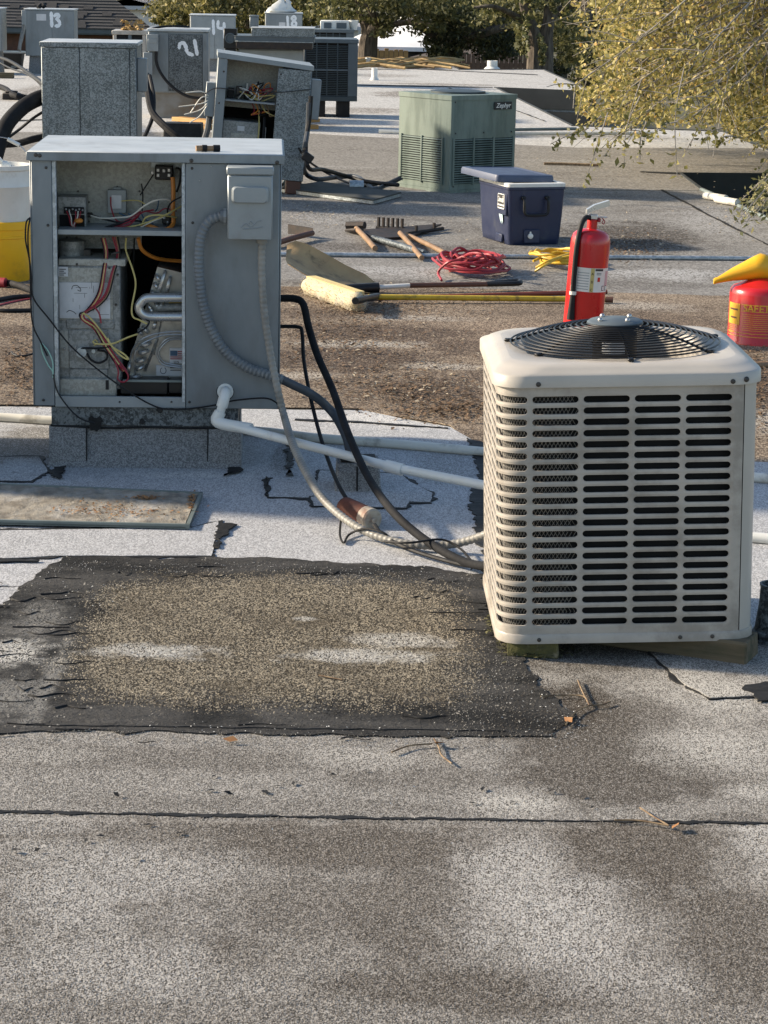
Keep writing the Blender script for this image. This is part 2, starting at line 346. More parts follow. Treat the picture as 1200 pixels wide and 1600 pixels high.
# roof outline with its saw-tooth wings on the right (counter clockwise)
outl = [(-14.0, -3.0), (5.2, -3.0)]
outl += [G2(1800, 616), G2(1096, 298), G2(1060, 271), G2(1292, 273), G2(1128, 206), G2(893, 197), G2(773, 137), G2(924, 143), G2(848, 109), G2(717, 109), G2(688, 93)]
outl += [G2(560, 91), (-4, 46), (-14, 49)]
mb = MB(); mb.prism(outl, -.34, 0.0)
ROOFBASE = granules('roof_cap_sheet_far', (.54, .53, .50), (.36, .352, .33), (.18, .155, .125), .4, 60, .8, .5, stretch=(.35, .7, 1),
    stain_shade_spots=[(640, 148, 60, 6, .8), (560, 172, 90, 5, .7), (700, 178, 80, 4, .5), (600, 118, 60, 3, .5), (480, 195, 60, 5, .6), (950, 215, 120, 4, .5), (690, 132, 90, 2, .7), (60, 140, 40, 8, .7), (20, 152, 40, 6, .7)])
roof = struct(mb.obj('roof', ROOFBASE))
mb = MB(); inn = outl; mb.prism([(x*.999-.02, y-.03) for x, y in inn], -3.4, -.345)
struct(mb.obj('building_wall', M['fascia']))
# dark drip edge along the outline
mb = MB()
for a, b in zip(outl, outl[1:]+outl[:1]):
    a = Vector((*a, 0)); b = Vector((*b, 0)); d = (b-a).normalized(); nn = Vector((d.y, -d.x, 0))
    q = [a-d*.0, b, b+nn*.03, a+nn*.03]; mb.add([p+Vector((0, 0, z)) for z in (-.30, .012) for p in q], [(3, 2, 1, 0), (4, 5, 6, 7), (0, 1, 5, 4), (1, 2, 6, 5), (2, 3, 7, 6), (3, 0, 4, 7)])
mb.obj('drip_edge', M['fascia'], roof)

def wavy(pts, amp, step, seed, closed=True):
    """poly-line with torn, uneven edges"""
    rnd = random.Random(seed); out = []
    n = len(pts)
    for i in range(n if closed else n-1):
        a = Vector((*pts[i], 0)); b = Vector((*pts[(i+1) % n], 0)); L = (b-a).length; k = max(1, int(L/step)); d = (b-a).normalized(); nn = Vector((-d.y, d.x, 0))
        prev = 0
        for j in range(k):
            off = 0 if j == 0 and i == 0 else prev*.55+rnd.gauss(0, amp)
            prev = off; p = a.lerp(b, j/k)+nn*off; out.append((p.x, p.y))
    return out
def sheet(name, px, z, mat, amp=.004, step=.05, seed=1, parent=roof, thick=None, world=None):
    pts = world or [G2(*p) for p in px]
    mb = MB(); mb.prism(wavy(pts, amp, step, seed), z-(thick or .0035), z); return mb.obj(name, mat, parent)

GR = dict(gscale=150)
near_d = [(560, 1335, 300, 50, 0.64), (1000, 1360, 150, 110, 0.72), (760, 1560, 240, 40, 0.6), (1140, 1490, 110, 110, 0.56), (250, 1310, 330, 22, 0.44), (480, 1430, 120, 60, 0.32), (640, 1440, 120, 110, 0.48)]  # brown stains, with dappled tree shade painted in among them
near_l = [(870, 1450, 200, 110, 0.62), (800, 1365, 120, 60, 0.62), (130, 1400, 230, 100, 0.46), (960, 1540, 170, 50, 0.43), (1195, 1330, 60, 80, 0.5), (300, 1370, 140, 40, 0.37), (200, 1530, 260, 70, 0.4), (60, 1300, 160, 20, 0.37)]  # pale granules, with dappled sunlight painted in among them
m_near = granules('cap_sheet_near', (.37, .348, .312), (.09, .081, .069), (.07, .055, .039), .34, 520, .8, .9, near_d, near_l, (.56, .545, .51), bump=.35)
mid_d = [(880, 1095, 80, 60, 1.0), (850, 1020, 60, 14, .9), (1000, 1025, 90, 12, .8), (960, 1215, 210, 60, 0.77), (900, 1140, 140, 60, 0.81), (250, 1195, 340, 22, 0.42), (640, 1225, 160, 28, 0.38), (950, 1040, 90, 22, 0.68), (1150, 1290, 80, 14, 0.38), (450, 1270, 420, 16, 0.26), (1010, 1130, 70, 40, 0.51)]  # stains and tar smears; ellipses at the condenser's foot paint its shade
mid_l = [(1120, 1090, 140, 40, 0.71), (800, 1265, 90, 26, 0.6), (560, 1195, 120, 22, 0.38), (1110, 1180, 130, 50, 0.56), (60, 1190, 120, 16, 0.3), (870, 1070, 70, 22, 0.45), (1180, 1250, 60, 20, 0.45)]  # pale granules; the broad right-hand patches paint sunlight on the roof
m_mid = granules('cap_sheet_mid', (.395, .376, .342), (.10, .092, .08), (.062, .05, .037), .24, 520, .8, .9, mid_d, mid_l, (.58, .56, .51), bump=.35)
m_pale = granules('cap_sheet_pale', (.52, .525, .53), (.27, .273, .277), (.15, .135, .11), .14, 300, .8, 1.2,
    stain_shade_spots=[(60, 700, 120, 30, .75), (700, 740, 60, 30, .3), (440, 720, 20, 30, .5)], pale_sun_spots=[(600, 660, 130, 18, .8), (300, 748, 130, 7, .8)])  # pale patches here are sunlit strips painted into the colour
m_brown = granules('dirty_cap_sheet', (.37, .295, .21), (.10, .072, .048), (.052, .031, .018), .88, 200, .9, 1.3, stretch=(.5, .7, 1),
    stain_shade_spots=[(540, 565, 170, 24, .9), (600, 522, 190, 16, .85), (680, 612, 130, 22, .8), (20, 560, 60, 8, .8), (20, 520, 60, 10, .8), (1190, 600, 40, 60, .85), (520, 492, 110, 10, .8), (720, 545, 60, 14, .8), (760, 590, 60, 12, .7)],
    pale_sun_spots=[(560, 540, 120, 7, .8), (690, 575, 90, 7, .7), (480, 590, 60, 8, .6), (640, 500, 120, 5, .6), (1000, 480, 120, 10, .6), (1190, 660, 40, 30, .6)], lightcol=(.46, .425, .36))
m_grey = granules('grey_cap_sheet', (.285, .275, .252), (.155, .147, .134), (.07, .059, .048), .62, 110, .8, 1.1, stretch=(.5, .9, 1),
    stain_shade_spots=[(985, 372, 130, 26, .95), (600, 388, 190, 7, .75), (700, 360, 80, 6, .5), (620, 446, 200, 8, .7), (1000, 446, 150, 6, .5), (540, 330, 100, 12, .5), (650, 310, 60, 8, .4), (20, 470, 60, 30, .4)],  # patch right of the cooler: debris with the cooler's shade painted in
    pale_sun_spots=[(520, 340, 80, 14, .35), (1120, 350, 80, 30, .4), (640, 425, 160, 10, .5), (1040, 430, 120, 12, .6), (540, 296, 60, 10, .5)], lightcol=(.44, .44, .43))
m_taupe = granules('taupe_cap_sheet', (.27, .255, .225), (.16, .148, .128), (.11, .094, .075), .4, 70, .7, .8, stretch=(.3, .9, 1),
    pale_sun_spots=[(540, 262, 80, 3, .4), (930, 253, 200, 3, .3)], lightcol=(.36, .35, .32))
# overlapping courses, each lying over the one in front of it; black bleed-out shows along the laps
sheet('roofing_sheet', [(-700, 207), (440, 207), (900, 231), (1185, 232), (1300, 272), (1060, 270), (1096, 298), (600, 298), (-700, 300)], .004, m_taupe, .006, .3, 3)
sheet('roofing_sheet', [(-700, 292), (620, 300), (1094, 298.5), (1200, 346), (1500, 480), (1900, 660), (1900, 700), (-900, 480)], .005, m_grey, .006, .3, 4)
sheet('roofing_sheet', [(-900, 440), (300, 448), (700, 452), (1200, 466), (1700, 590), (2300, 980), (2300, 1300), (900, 730), (760, 700), (700, 668), (560, 640), (440, 640), (-100, 636), (-1200, 640)], .009, m_brown, .012, .12, 5)
sheet('roofing_sheet', [(-1500, 1266), (0, 1280), (600, 1289), (1200, 1299), (2800, 1330), (2800, 1400), (2500, 900), (1500, 740), (900, 715), (755, 701), (700, 672), (570, 646), (440, 644), (-100, 640), (-1500, 640)], .013, m_pale, .006, .08, 6)
sheet('mastic_seam', [(-1500, 1264), (0, 1278), (600, 1288.2), (1200, 1296.2), (2800, 1327), (2800, 1331), (1200, 1298.6), (600, 1290.8), (0, 1281.6), (-1500, 1270)], .0185, M['mastic'], .003, .012, 7)
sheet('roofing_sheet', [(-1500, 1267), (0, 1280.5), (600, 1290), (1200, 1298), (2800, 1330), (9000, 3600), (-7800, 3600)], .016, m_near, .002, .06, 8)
# granulated mid course between the far lap and the near seam
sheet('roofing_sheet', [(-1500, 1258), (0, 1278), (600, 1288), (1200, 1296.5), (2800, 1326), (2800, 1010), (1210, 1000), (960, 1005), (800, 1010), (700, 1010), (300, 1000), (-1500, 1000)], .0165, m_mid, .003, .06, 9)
# the mastic-smeared patch and the gravel set in it
m_tar = N('mastic_patch')
_a = m_tar.noise(2.2, 7, .65, .6, vec=m_tar.scalev((.8, 2.2, 1))); _v = m_tar.voro(240, m_tar.scalev((1, .42, 1))); _r = m_tar.sep(_v.outputs['Color'])[0]; _f = m_tar.noise(16, 5, .65)
_c = m_tar.mix(m_tar.step(_a, .35, .68), (.010, .0105, .011), (.078, .076, .073))
_c = m_tar.mix(m_tar.step(m_tar.math('ADD', _r, m_tar.math('MULTIPLY', m_tar.math('SUBTRACT', _f, .5), .9)), 1.02, 1.08), _c, (.36, .34, .30))
_w = m_tar.math('MULTIPLY', m_tar.math('SUBTRACT', _f, .5), 2.2)
_g2 = m_tar.voro(330, m_tar.scalev((1, .42, 1))); _q = m_tar.sep(_g2.outputs['Color'])
_grav = m_tar.mix(m_tar.step(m_tar.math('ADD', m_tar.math('MULTIPLY', _q[0], .75), m_tar.math('MULTIPLY', _r, .25)), .3, .8), (.045, .038, .027), (.42, .37, .28))
_grav = m_tar.mix(m_tar.math('MULTIPLY', m_tar.step(m_tar.noise(3.5, 6, .65), .45, .7), .55), _grav, (.085, .068, .045))
_c0 = G(425, 1005); _hx = (G(722, 1005).x-G(132, 1005).x)/2; _n, _fy = G(425, 1112).y, G(425, 912).y
_d = m_tar.vmath('MULTIPLY', m_tar.vmath('SUBTRACT', m_tar.tc, (_c0.x, (_n+_fy)/2, 0)), (1/_hx, 2/(_fy-_n), 0)); _d = m_tar.vmath('ABSOLUTE', _d)
_sx = m_tar.t.nodes.new('ShaderNodeSeparateXYZ'); m_tar.t.links.new(_d, _sx.inputs[0])
_e = m_tar.math('POWER', m_tar.math('ADD', m_tar.math('POWER', _sx.outputs[0], 6.0), m_tar.math('POWER', _sx.outputs[1], 5.0)), .18)
_e = m_tar.math('ADD', _e, m_tar.math('ADD', m_tar.math('MULTIPLY', m_tar.math('SUBTRACT', m_tar.noise(5, 6, .65, .5), .5), .55), m_tar.math('MULTIPLY', m_tar.math('SUBTRACT', _q[1], .5), .28)))
_c = m_tar.mix(m_tar.math('SUBTRACT', 1.0, m_tar.step(_e, .96, 1.02)), _c, _grav)
_s = stain_light_mask(m_tar, [(18, 1030, 70, 26, .9), (70, 1090, 24, 90, .35), (60, 980, 60, 40, .3), (20, 1100, 60, 40, .35), (240, 1030, 120, 15, .95), (560, 1036, 150, 14, .95), (620, 1012, 90, 15, .8), (475, 977, 24, 4, .9)], _w, .75)
_c = m_tar.mix(m_tar.math('MULTIPLY', _s, m_tar.step(m_tar.math('ADD', _q[0], _f), .5, .95)), _c, (.62, .61, .57))
m_tar.inp('Base Color', _c); m_tar.inp('Roughness', .8); m_tar.inp('Specular IOR Level', .25); m_tar.bump(m_tar.math('ADD', m_tar.math('ADD', m_tar.noise(9, 6, .6, .8, vec=m_tar.scalev((.6, 2.5, 1))), m_tar.math('MULTIPLY', m_tar.noise(38, 6, .7, .5), .8)), m_tar.math('MULTIPLY', _q[2], .25)), 1.0, .03)
tarpx = [(-900, 1000), (-100, 962), (8, 955), (35, 930), (62, 905), (98, 880), (160, 878), (250, 884), (340, 880), (420, 880), (520, 888), (640, 893), (752, 906), (772, 985), (800, 1018), (842, 1078), (897, 1132), (862, 1160), (700, 1164), (500, 1160), (300, 1157), (120, 1152), (0, 1158), (-900, 1150)]
sheet('mastic_patch', tarpx, .021, m_tar.m, .006, .02, 11)
gravpx = [(165, 914), (230, 905), (330, 912), (420, 926), (480, 915), (540, 922), (600, 916), (640, 934), (640, 955), (668, 985), (700, 1012), (688, 1050), (722, 1095), (690, 1112), (600, 1108), (520, 1116), (420, 1106), (300, 1108), (160, 1098), (130, 1078), (150, 1050), (128, 1010), (150, 975), (140, 945)]
# torn laps inside the mastic: thin curled ridges
rnd = random.Random(5); mb = MB()
for i in range(46):
    if i < 26: u, v = rnd.uniform(-30, 90), rnd.uniform(900, 1150)
    elif i < 38: u, v = rnd.uniform(150, 740), rnd.choice([rnd.uniform(884, 905), rnd.uniform(1120, 1160)])
    else: u, v = rnd.uniform(640, 760), rnd.uniform(900, 985)
    L = rnd.uniform(20, 90); w0 = rnd.uniform(-3, 3); p = [G(u+L*k/5, v+w0*math.sin(k*1.3+i)+rnd.uniform(-.8, .8), .0225) for k in range(6)]
    mb.tube(p, rnd.uniform(.0015, .004), 5, 3, taper=.4)
mb.obj('mastic_ridge', M['mastic'], roof)
p = [G(u, 1133+.012*u+random.uniform(-1, 1), .0215) for u in range(40, 800, 25)]
mb = MB(); mb.tube(p, .0025, 5, 2); mb.obj('mastic_ridge', M['mastic'], roof)
# little repair sheets with black edges round the curb and the pipe box
def repair(px, z=.018, seed=1, mat=None, grow=5):
    cx = sum(p[0] for p in px)/len(px); cy = sum(p[1] for p in px)/len(px)
    big = [(cx+(u-cx)*(1+grow/max(20, abs(u-cx)+1)), cy+(v-cy)*(1+grow*.55/max(8, abs(v-cy)+1))) for u, v in px]
    sheet('mastic_bead', big, z-.0012, M['mastic'], .006, .02, seed+50); sheet('repair_sheet', px, z, mat or m_pale, .002, .03, seed)
repair([(-60, 830), (0, 836), (300, 832), (342, 822), (330, 876), (200, 876), (90, 876), (-60, 884)], .0175, 1)
repair([(-100, 756), (48, 758), (75, 742), (60, 720), (-100, 722)], .0178, 2, grow=4)
repair([(418, 752), (520, 768), (590, 770), (632, 776), (640, 790), (420, 783)], .018, 3, grow=3)
repair([(500, 742), (628, 748), (640, 760), (676, 778), (672, 792), (600, 790), (490, 786)], .0185, 4, grow=3)
repair([(486, 784), (640, 790), (634, 801), (490, 798)], .0195, 5, grow=3)
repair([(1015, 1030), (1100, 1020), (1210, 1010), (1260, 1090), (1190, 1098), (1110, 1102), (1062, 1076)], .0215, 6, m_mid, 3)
def blot(px, seed, z=.022): sheet('mastic_blot', px, z, M['mastic'], .006, .015, seed)
blot([(1158, 1088), (1178, 1080), (1215, 1078), (1220, 1100), (1186, 1108), (1176, 1096)], 21, .0235)
blot([(346, 826), (362, 826), (356, 842), (342, 864), (336, 864)], 22, .0205)
blot([(415, 755), (421, 755), (420, 782), (414, 782)], 23)
blot([(448, 690), (458, 690), (456, 752), (448, 750)], 24)
blot([(84, 738), (100, 736), (92, 756), (80, 752)], 25)
blot([(360, 738), (378, 738), (372, 746), (352, 752)], 26)
blot([(730, 690), (760, 700), (775, 890), (742, 850), (735, 790), (746, 740)], 27, .0175)
sheet('mastic_seam', [(-200, 884), (20, 882), (60, 884), (60, 886), (-200, 888)], .0205, M['mastic'], .003, .02, 28)
sheet('mastic_seam', [(462, 660), (560, 664), (700, 674), (700, 675.5), (560, 666), (462, 662)], .0175, M['mastic'], .004, .02, 29)
# seams and laps farther off
for i, px in enumerate([[(560, 133.6), (640, 134), (770, 137), (770, 137.5), (560, 134)],
        [(1032, 298), (1110, 340), (1200, 385), (1203, 385), (1112, 339), (1036, 298)], [(560, 103.6), (840, 117.2), (840, 117.7), (560, 104)], [(700, 138), (770, 160), (850, 190), (852, 190), (772, 160), (703, 138)],
        [(1000, 269), (1064, 271), (1064, 273.5), (1000, 270)], [(0, 190), (70, 187), (70, 187.7), (0, 191.3)]]):
    sheet('lap_seam', px, .0105, M['mastic'], .004, .1, 60+i)
# pale metal edge strips
for i, (a, b) in enumerate([((640, 207), (900, 203)), ((1096, 299), (1240, 363))]):
    p, q = G(*a), G(*b); mb = MB(); mb.cyl(p+Vector((0, 0, .015)), q+Vector((0, 0, .015)), .02, n=6); mb.obj('edge_strip', M['panelrim'], roof)
# ------------------------------------------------------------------ open package unit on its curb (front left)
o_ = G(52, 634, .25); FR = Frame((o_.x, o_.y, 0)); W_ = FR.px(437, 637)[0]; D_ = .76
ZT = FR.px(48, 235)[2]; ZL = FR.px(48, 250)[2]; ZB = .25
unit = thing('package_unit', 'grey rooftop package unit in front with its access panel off, wiring and coil exposed', 'air handler', FR.loc, FR.yaw)
def fx(u, v=450, dy=0): return FR.px(u, v, dy)[0]
def fz(v, u=200, dy=0): return FR.px(u, v, dy)[2]
def part(name, mat, fn, parent=unit, sharp=38):
    mb = MB(); fn(mb); return mb.obj(name, mat, parent, sharp=sharp)
xl, xo, xr0, xr1 = 0.0, fx(83), fx(290), W_
zo = fz(620); zs1 = fz(361); zs0 = fz(369)
part('side_panel', M['paint'], lambda b: b.box((0, .004, ZB), (.006, D_, ZL), .002))
part('side_panel', M['paint'], lambda b: b.box((W_-.006, .004, ZB), (W_, D_, ZL), .002))
part('back_panel', M['galv'], lambda b: b.box((.007, D_-.006, ZB), (W_-.007, D_, ZL), .002))
part('base_pan', M['inner_dark'], lambda b: b.box((.008, .03, ZB+.003), (W_-.008, D_-.008, ZB+.018), .002))
lid = part('lid', M['lid_top'], lambda b: b.box((-.006, -.012, ZL+.004), (W_+.006, D_+.01, ZT), .004))
part('lid_lip', M['paint'], lambda b: (b.box((-.008, -.0165, ZL), (W_+.008, -.0125, ZT-.003), .001), b.box((-.0105, -.012, ZL), (-.0065, D_+.01, ZT-.004), .001), b.box((W_+.0065, -.012, ZL), (W_+.0105, D_+.01, ZT-.004), .001)), lid)
part('corner_post', M['paint'], lambda b: (b.box((.0062, 0, ZB+.001), (xo, .012, ZL-.001), .002)))
part('post_flange', M['galv_light'], lambda b: b.box((xo+.0005, .002, ZB+.03), (fx(90), .03, ZL-.002), .002)); part('post_flange', M['galv_light'], lambda b: b.box((fx(284), .001, zo-.02), (xr0-.001, .035, ZL-.002), .002))
part('bottom_rail', M['paint_light'], lambda b: (b.box((xo+.001, .0015, ZB-.004), (xr0-.001, .014, zo), .002), b.box((xo+.001, .0145, ZB+.019), (xr0-.001, .04, zo-.006), .002)))
part('front_panel', M['paint'], lambda b: (b.box((xr0, -.002, ZB-.004), (xr1-.007, .006, ZL-.002), .003), b.box((xr0, .0065, ZB+.02), (xr0+.004, .2, ZL-.004), 0)))
part('shelf', M['paint_light'], lambda b: (b.box((fx(91), .022, zs0), (fx(284), .026, zs1), .001), b.box((fx(90), .0265, zs1-.005), (fx(284), .26, zs1-.001), .001)))
part('control_plate', M['inner'], lambda b: b.box((.02, .26, zs0), (xr0+.06, .265, ZL-.002), .001))
part('divider_plate', M['inner_dark'], lambda b: (b.box((.02, .25, fz(402)), (fx(216), .258, zs0-.003), .001), b.box((.0065, .03, ZB+.02), (.0105, .3, ZL-.01), .001)))
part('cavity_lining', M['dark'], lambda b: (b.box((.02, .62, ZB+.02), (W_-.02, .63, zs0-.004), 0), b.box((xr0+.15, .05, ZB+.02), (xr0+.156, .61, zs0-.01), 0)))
def screw(u, v, dy=-.002, r=.0055, mat='screw', par=unit):
    p = FR.px(u, v, dy); mb = MB(); mb.M = Matrix.Translation(p)@Matrix.Rotation(R(90), 4, 'X'); mb.lathe([(1e-4, .0035), (r*.6, .003), (r, .001), (r, -.002)][::-1], 8); return mb.obj('screw', M[mat], par)
for (u, v) in [(56, 242), (62, 243), (299, 251), (433, 254)]: screw(u, v, -.0165, .008)
for (u, v) in [(72, 262), (75, 352), (68, 625), (300, 263), (301, 348), (296, 628)]: screw(u, v)
for (u, v) in [(312, 282), (330, 260)]: screw(u, v, -.002, .003, 'steel')
for (u, v) in [(187, 628), (268, 628)]: screw(u, v, .0012, .004)
# electrical disconnect box
dz0, dz1 = fz(370, 390), fz(257, 390); dx0, dx1 = fx(356, 320), fx(426, 320)
dis = part('disconnect_box', M['paint_light'], lambda b: b.box((dx0, -.10, dz0), (dx1, -.003, dz1-.03), .006))
part('disconnect_hood', M['paint_light'], lambda b: (b.box((dx0-.004, -.106, dz1-.030), (dx1+.004, -.003, dz1), .005)), dis)
part('disconnect_cover', M['paint_light'], lambda b: b.box((dx0+.003, -.1055, dz0+.002), (dx1-.003, -.101, dz1-.034), .003), dis)
ez0, ez1 = fz(317, 390, -.1), fz(291, 390, -.1)
part('pull_handle', M['paint_light'], lambda b: b.loft([[(x, y, z) for x, z in [(px_, pz_) for px_, pz_ in rrect((dx1-dx0)*.82*s, (ez1-ez0)*s, .014, 4, (dx0+dx1)/2, (ez0+ez1)/2)]] for y, s in ((-.105, 1.0), (-.116, .98), (-.122, .88))][::1]), dis)
part('embossed_mark', M['paint_light'], lambda b: [b.tube([FR.px(u, v, -.1065) for u, v in pp], .0018, 5, 4) for pp in ([(376, 356), (384, 350), (392, 355), (402, 346), (408, 345)], [(380, 358), (395, 357), (410, 355)], [(388, 350), (392, 346), (396, 352)])], dis)
part('mounting_tab', M['paint_light'], lambda b: b.box(FR.px(383, 371, -.05), FR.px(402, 369, -.02), .002), dis)
# conduits and their fittings: part of the unit
def cable(name, mat, pts, r, n=8, sub=6, parent=unit, **k):
    mb = MB(); mb.tube([FR.px(*p) for p in pts], r, n, sub, **k); return mb.obj(name, mat, parent)
fit = part('conduit_fitting', M['conduit'], lambda b: b.tube([FR.px(357, 338, -.05), FR.px(344, 338, -.05)], .026, 14, smooth=False))
part('lock_nut', M['paint_light'], lambda b: b.tube([FR.px(354, 338, -.05), FR.px(349.5, 338, -.05)], .030, 8, smooth=False), fit)
cable('flexible_conduit', M['conduit'], [(345, 338, -.05), (328, 345, -.05), (316, 365, -.05), (311, 395, -.05), (312, 440, -.045), (320, 485, -.04), (334, 522, -.035), (356, 553, -.03), (388, 575, -.03), (420, 586, -.035), (442, 594, -.04)], .0185, 14, 8, corr=.09, pitch=.016)
part('conduit_fitting', M['conduit_b'], lambda b: b.tube([FR.px(409, 369, -.05), FR.px(409, 380, -.05)], .02, 12, smooth=False))
# --- upper compartment fittings
def bx(name, mat, u0, v0, u1, v1, dy0, dy1, c=.002, parent=unit):
    a = FR.px(u0, v1, dy0); b = FR.px(u1, v0, dy0); mb = MB(); mb.box((a.x, dy0, a.z), (b.x, dy1, b.z), c); return mb.obj(name, M[mat], parent)
jb = bx('junction_box', 'inner_dark', 91, 308, 134, 359, .14, .255)
bx('junction_box_back', 'inner', 91, 300, 138, 357, .2555, .2595, parent=jb)
bx('terminal_strip', 'black', 100, 324, 131, 334, .128, .139, parent=jb)
bx('box_shadow_slot', 'dark', 93, 336, 132, 356, .1365, .1395, 0, jb)
for i in range(6):
    p = FR.px(103+i*5.2, 327+(i % 2)*1.5, .126); mb = MB(); mb.ball(p, .0045, 8, 5); mb.obj('terminal_screw', M['steel'], jb)
bx('wire_nut', 'orange', 116, 342, 129, 349, .10, .125, .006, jb)
ts = bx('transformer', 'paint_light', 168, 297, 197, 333, .225, .2585)
bx('transformer_label', 'label', 174, 305, 190, 326, .221, .2245, .001, ts)
bx('mounting_ear', 'paint_light', 176, 292, 190, 297, .25, .259, .003, ts)
ct = bx('contactor', 'blackp', 242, 259, 270, 281, .20, .2585, .004)
for (u, v) in [(247, 266), (247, 274), (256, 267), (264, 266), (264, 274), (238, 270)]:
    bx('contact_terminal', 'steel', u-2.5, v-2.8, u+2.5, v+2.8, .194, .1995, .002, ct)
bx('mounting_plate', 'galv_light', 236, 253, 286, 262, .252, .2585, .001, ct)
bx('lug_block', 'blackp', 253, 338, 266, 350, .2, .2585, .003)
for (u, v) in [(257, 341), (262, 347)]:
    p = FR.px(u, v, .197); mb = MB(); mb.ball(p, .006, 8, 5); mb.obj('lug_screw', M['steel'], unit)
bx('strain_relief', 'blackp', 134, 333, 144, 340, .2, .24, .004)
for (u, v) in [(122, 299), (139, 316), (139, 346), (183, 292), (218, 299)]: screw(u, v, .254, .004, 'screw')
def wire(mat, pts, r=.0035, n=6): return cable('wire', M[mat], pts, r*(.82 if r < .008 else .95), n, 5)
wire('orange', [(270, 277, .19), (271, 300, .18), (270, 330, .17), (271, 348, .16), (264, 357, .14), (250, 359, .14), (232, 353, .16), (222, 354, .18)], .009, 8)
wire('whitew', [(142, 337, .2), (160, 341, .18), (185, 340, .16), (205, 337, .15), (225, 322, .14), (243, 313, .14), (262, 312, .16), (268, 318, .18)], .004)
wire('yellow_w', [(190, 314, .22), (205, 313, .2), (218, 314, .19), (228, 320, .18)], .003)
wire('yellow_w', [(196, 355, .15), (215, 352, .14), (240, 344, .13), (262, 334, .12), (284, 322, .16)], .004)
wire('yellow_w', [(222, 350, .15), (228, 340, .13), (242, 336, .12), (258, 337, .12), (276, 340, .16)], .004)
wire('whitew', [(218, 356, .15), (240, 345, .13), (258, 338, .13), (272, 330, .18)], .0035)
wire('redw', [(173, 308, .215), (174, 325, .2), (180, 342, .18), (190, 347, .16), (205, 340, .15), (220, 330, .16)], .0035)
wire('redw', [(160, 356, .15), (185, 352, .14), (205, 345, .14), (222, 332, .16), (240, 328, .18)], .004)
wire('redw', [(178, 355, .15), (200, 352, .14), (212, 342, .15), (217, 337, .17)], .004)
wire('black', [(154, 361, .12), (170, 354, .13), (192, 348, .14), (206, 344, .15)], .0065)
wire('black', [(240, 272, .2), (233, 283, .2), (226, 294, .2), (219, 305, .2)], .0035)
wire('black', [(221, 287, .22), (223, 300, .21), (223, 316, .2), (222, 330, .18)], .0035)
wire('black', [(284, 307, .12), (268, 316, .13), (262, 328, .15), (263, 340, .17)], .004)
wire('black', [(144, 336, .2), (165, 343, .18), (190, 348, .16), (215, 345, .16), (232, 352, .16), (252, 356, .16)], .0045)
wire('black', [(232, 348, .18), (240, 358, .17), (256, 358, .16), (266, 348, .17)], .004)
wire('bluew', [(186, 333, .2), (200, 338, .18), (218, 332, .17), (226, 342, .17), (240, 350, .18)], .0035)
wire('bluew', [(248, 313, .2), (246, 325, .21), (243, 330, .22)], .003)
wire('bluew', [(200, 334, .18), (216, 340, .17), (224, 352, .17)], .0035)
wire('redw', [(228, 330, .2), (245, 333, .18), (258, 326, .17), (276, 330, .18)], .003)
wire('black', [(275, 262, .2), (282, 266, .21), (281, 285, .2), (276, 300, .19)], .005)
for u, s in ((104, 0), (108, 1), (118, 2), (122, 3), (126, 4)):
    wire('whitew' if s % 2 else 'redw', [(u, 330, .12), (u+(115-u)*.3+1, 340, .11), (111+s*1.5, 352, .115), (118, 355, .12)], .0028)
# --- lower compartment: blower box, coil, drain pan, harness
bl = bx('blower_box', 'inner_dark', 91, 416, 188, 608, .07, .5, .004)
bx('blower_box_top', 'inner', 91, 405, 196, 415, .0705, .49, .003, bl)
bx('access_cover', 'inner', 92, 419, 176, 500, .0665, .0695, .001, bl)
bx('cover_plate', 'inner_dark', 108, 516, 170, 576, .064, .0695, .002, bl)
bx('cover_plate', 'inner', 94, 516, 107, 575, .066, .0695, .001, bl)
bx('flange_strip', 'inner_dark', 104, 500, 178, 513, .0635, .0695, .002, bl)
bx('flange_strip', 'inner_dark', 109, 577, 168, 591, .0625, .0695, .002, bl)
bx('lower_cover', 'inner', 93, 592, 182, 619, .045, .0685, .004, bl)
dg = bx('wiring_diagram', 'label', 93, 442, 172, 497, .0635, .0662, .0005, bl)
mbd = MB()
rr = random.Random(3)
for k in range(16):
    a = FR.px(rr.uniform(98, 165), rr.uniform(448, 492), .0633); L = rr.uniform(.01, .05); h = rr.random() < .5
    mbd.box((a.x, .0628, a.z), (a.x+(L if h else .0012), .0634, a.z+(.0012 if h else L*.6)), 0)
mbd.tube([FR.px(u, v, .063) for u, v in [(112, 452), (114, 447), (120, 446), (125, 450), (126, 455), (121, 453)]], .0012, 4, 4); mbd.tube([FR.px(u, v, .063) for u, v in [(104, 488), (109, 485), (116, 488), (119, 491)]], .0012, 4, 4)
mbd.obj('diagram_lines', M['ink'], dg)
st = bx('warning_sticker', 'label', 91, 417, 106, 432, .0625, .066, .0005, bl)
mbd = MB()
for k in range(4): a = FR.px(92.5, 420+k*3, .0622); b = FR.px(103-k % 2*3, 421.4+k*3, .0622); mbd.box((a.x, .0618, a.z), (b.x, .0624, b.z), 0)
mbd.obj('sticker_lines', M['ink'], st)
for (u, v) in [(120, 413), (171, 419), (184, 429), (181, 476), (184, 535)]: screw(u, v, .066, .0045, 'screw', bl)
for (u, v) in [(101, 545), (118, 542), (138, 586), (156, 588)]: screw(u, v, .062, .004, 'steel', bl)
part('gas_valve_knob', M['alu'], lambda b: (b.tube([FR.px(127, 551, .06), FR.px(127, 551, .035)], .02, 12, smooth=False), b.tube([FR.px(146, 549, .06), FR.px(146, 549, .045)], .008, 8, smooth=False)), bl)
cn = part('inducer_motor', M['inner_dark'], lambda b: b.lathe([(.01, -.03), (.048, -.03), (.052, 0), (.05, .04), (.02, .047)], 20, FR.px(112, 392, .18)))
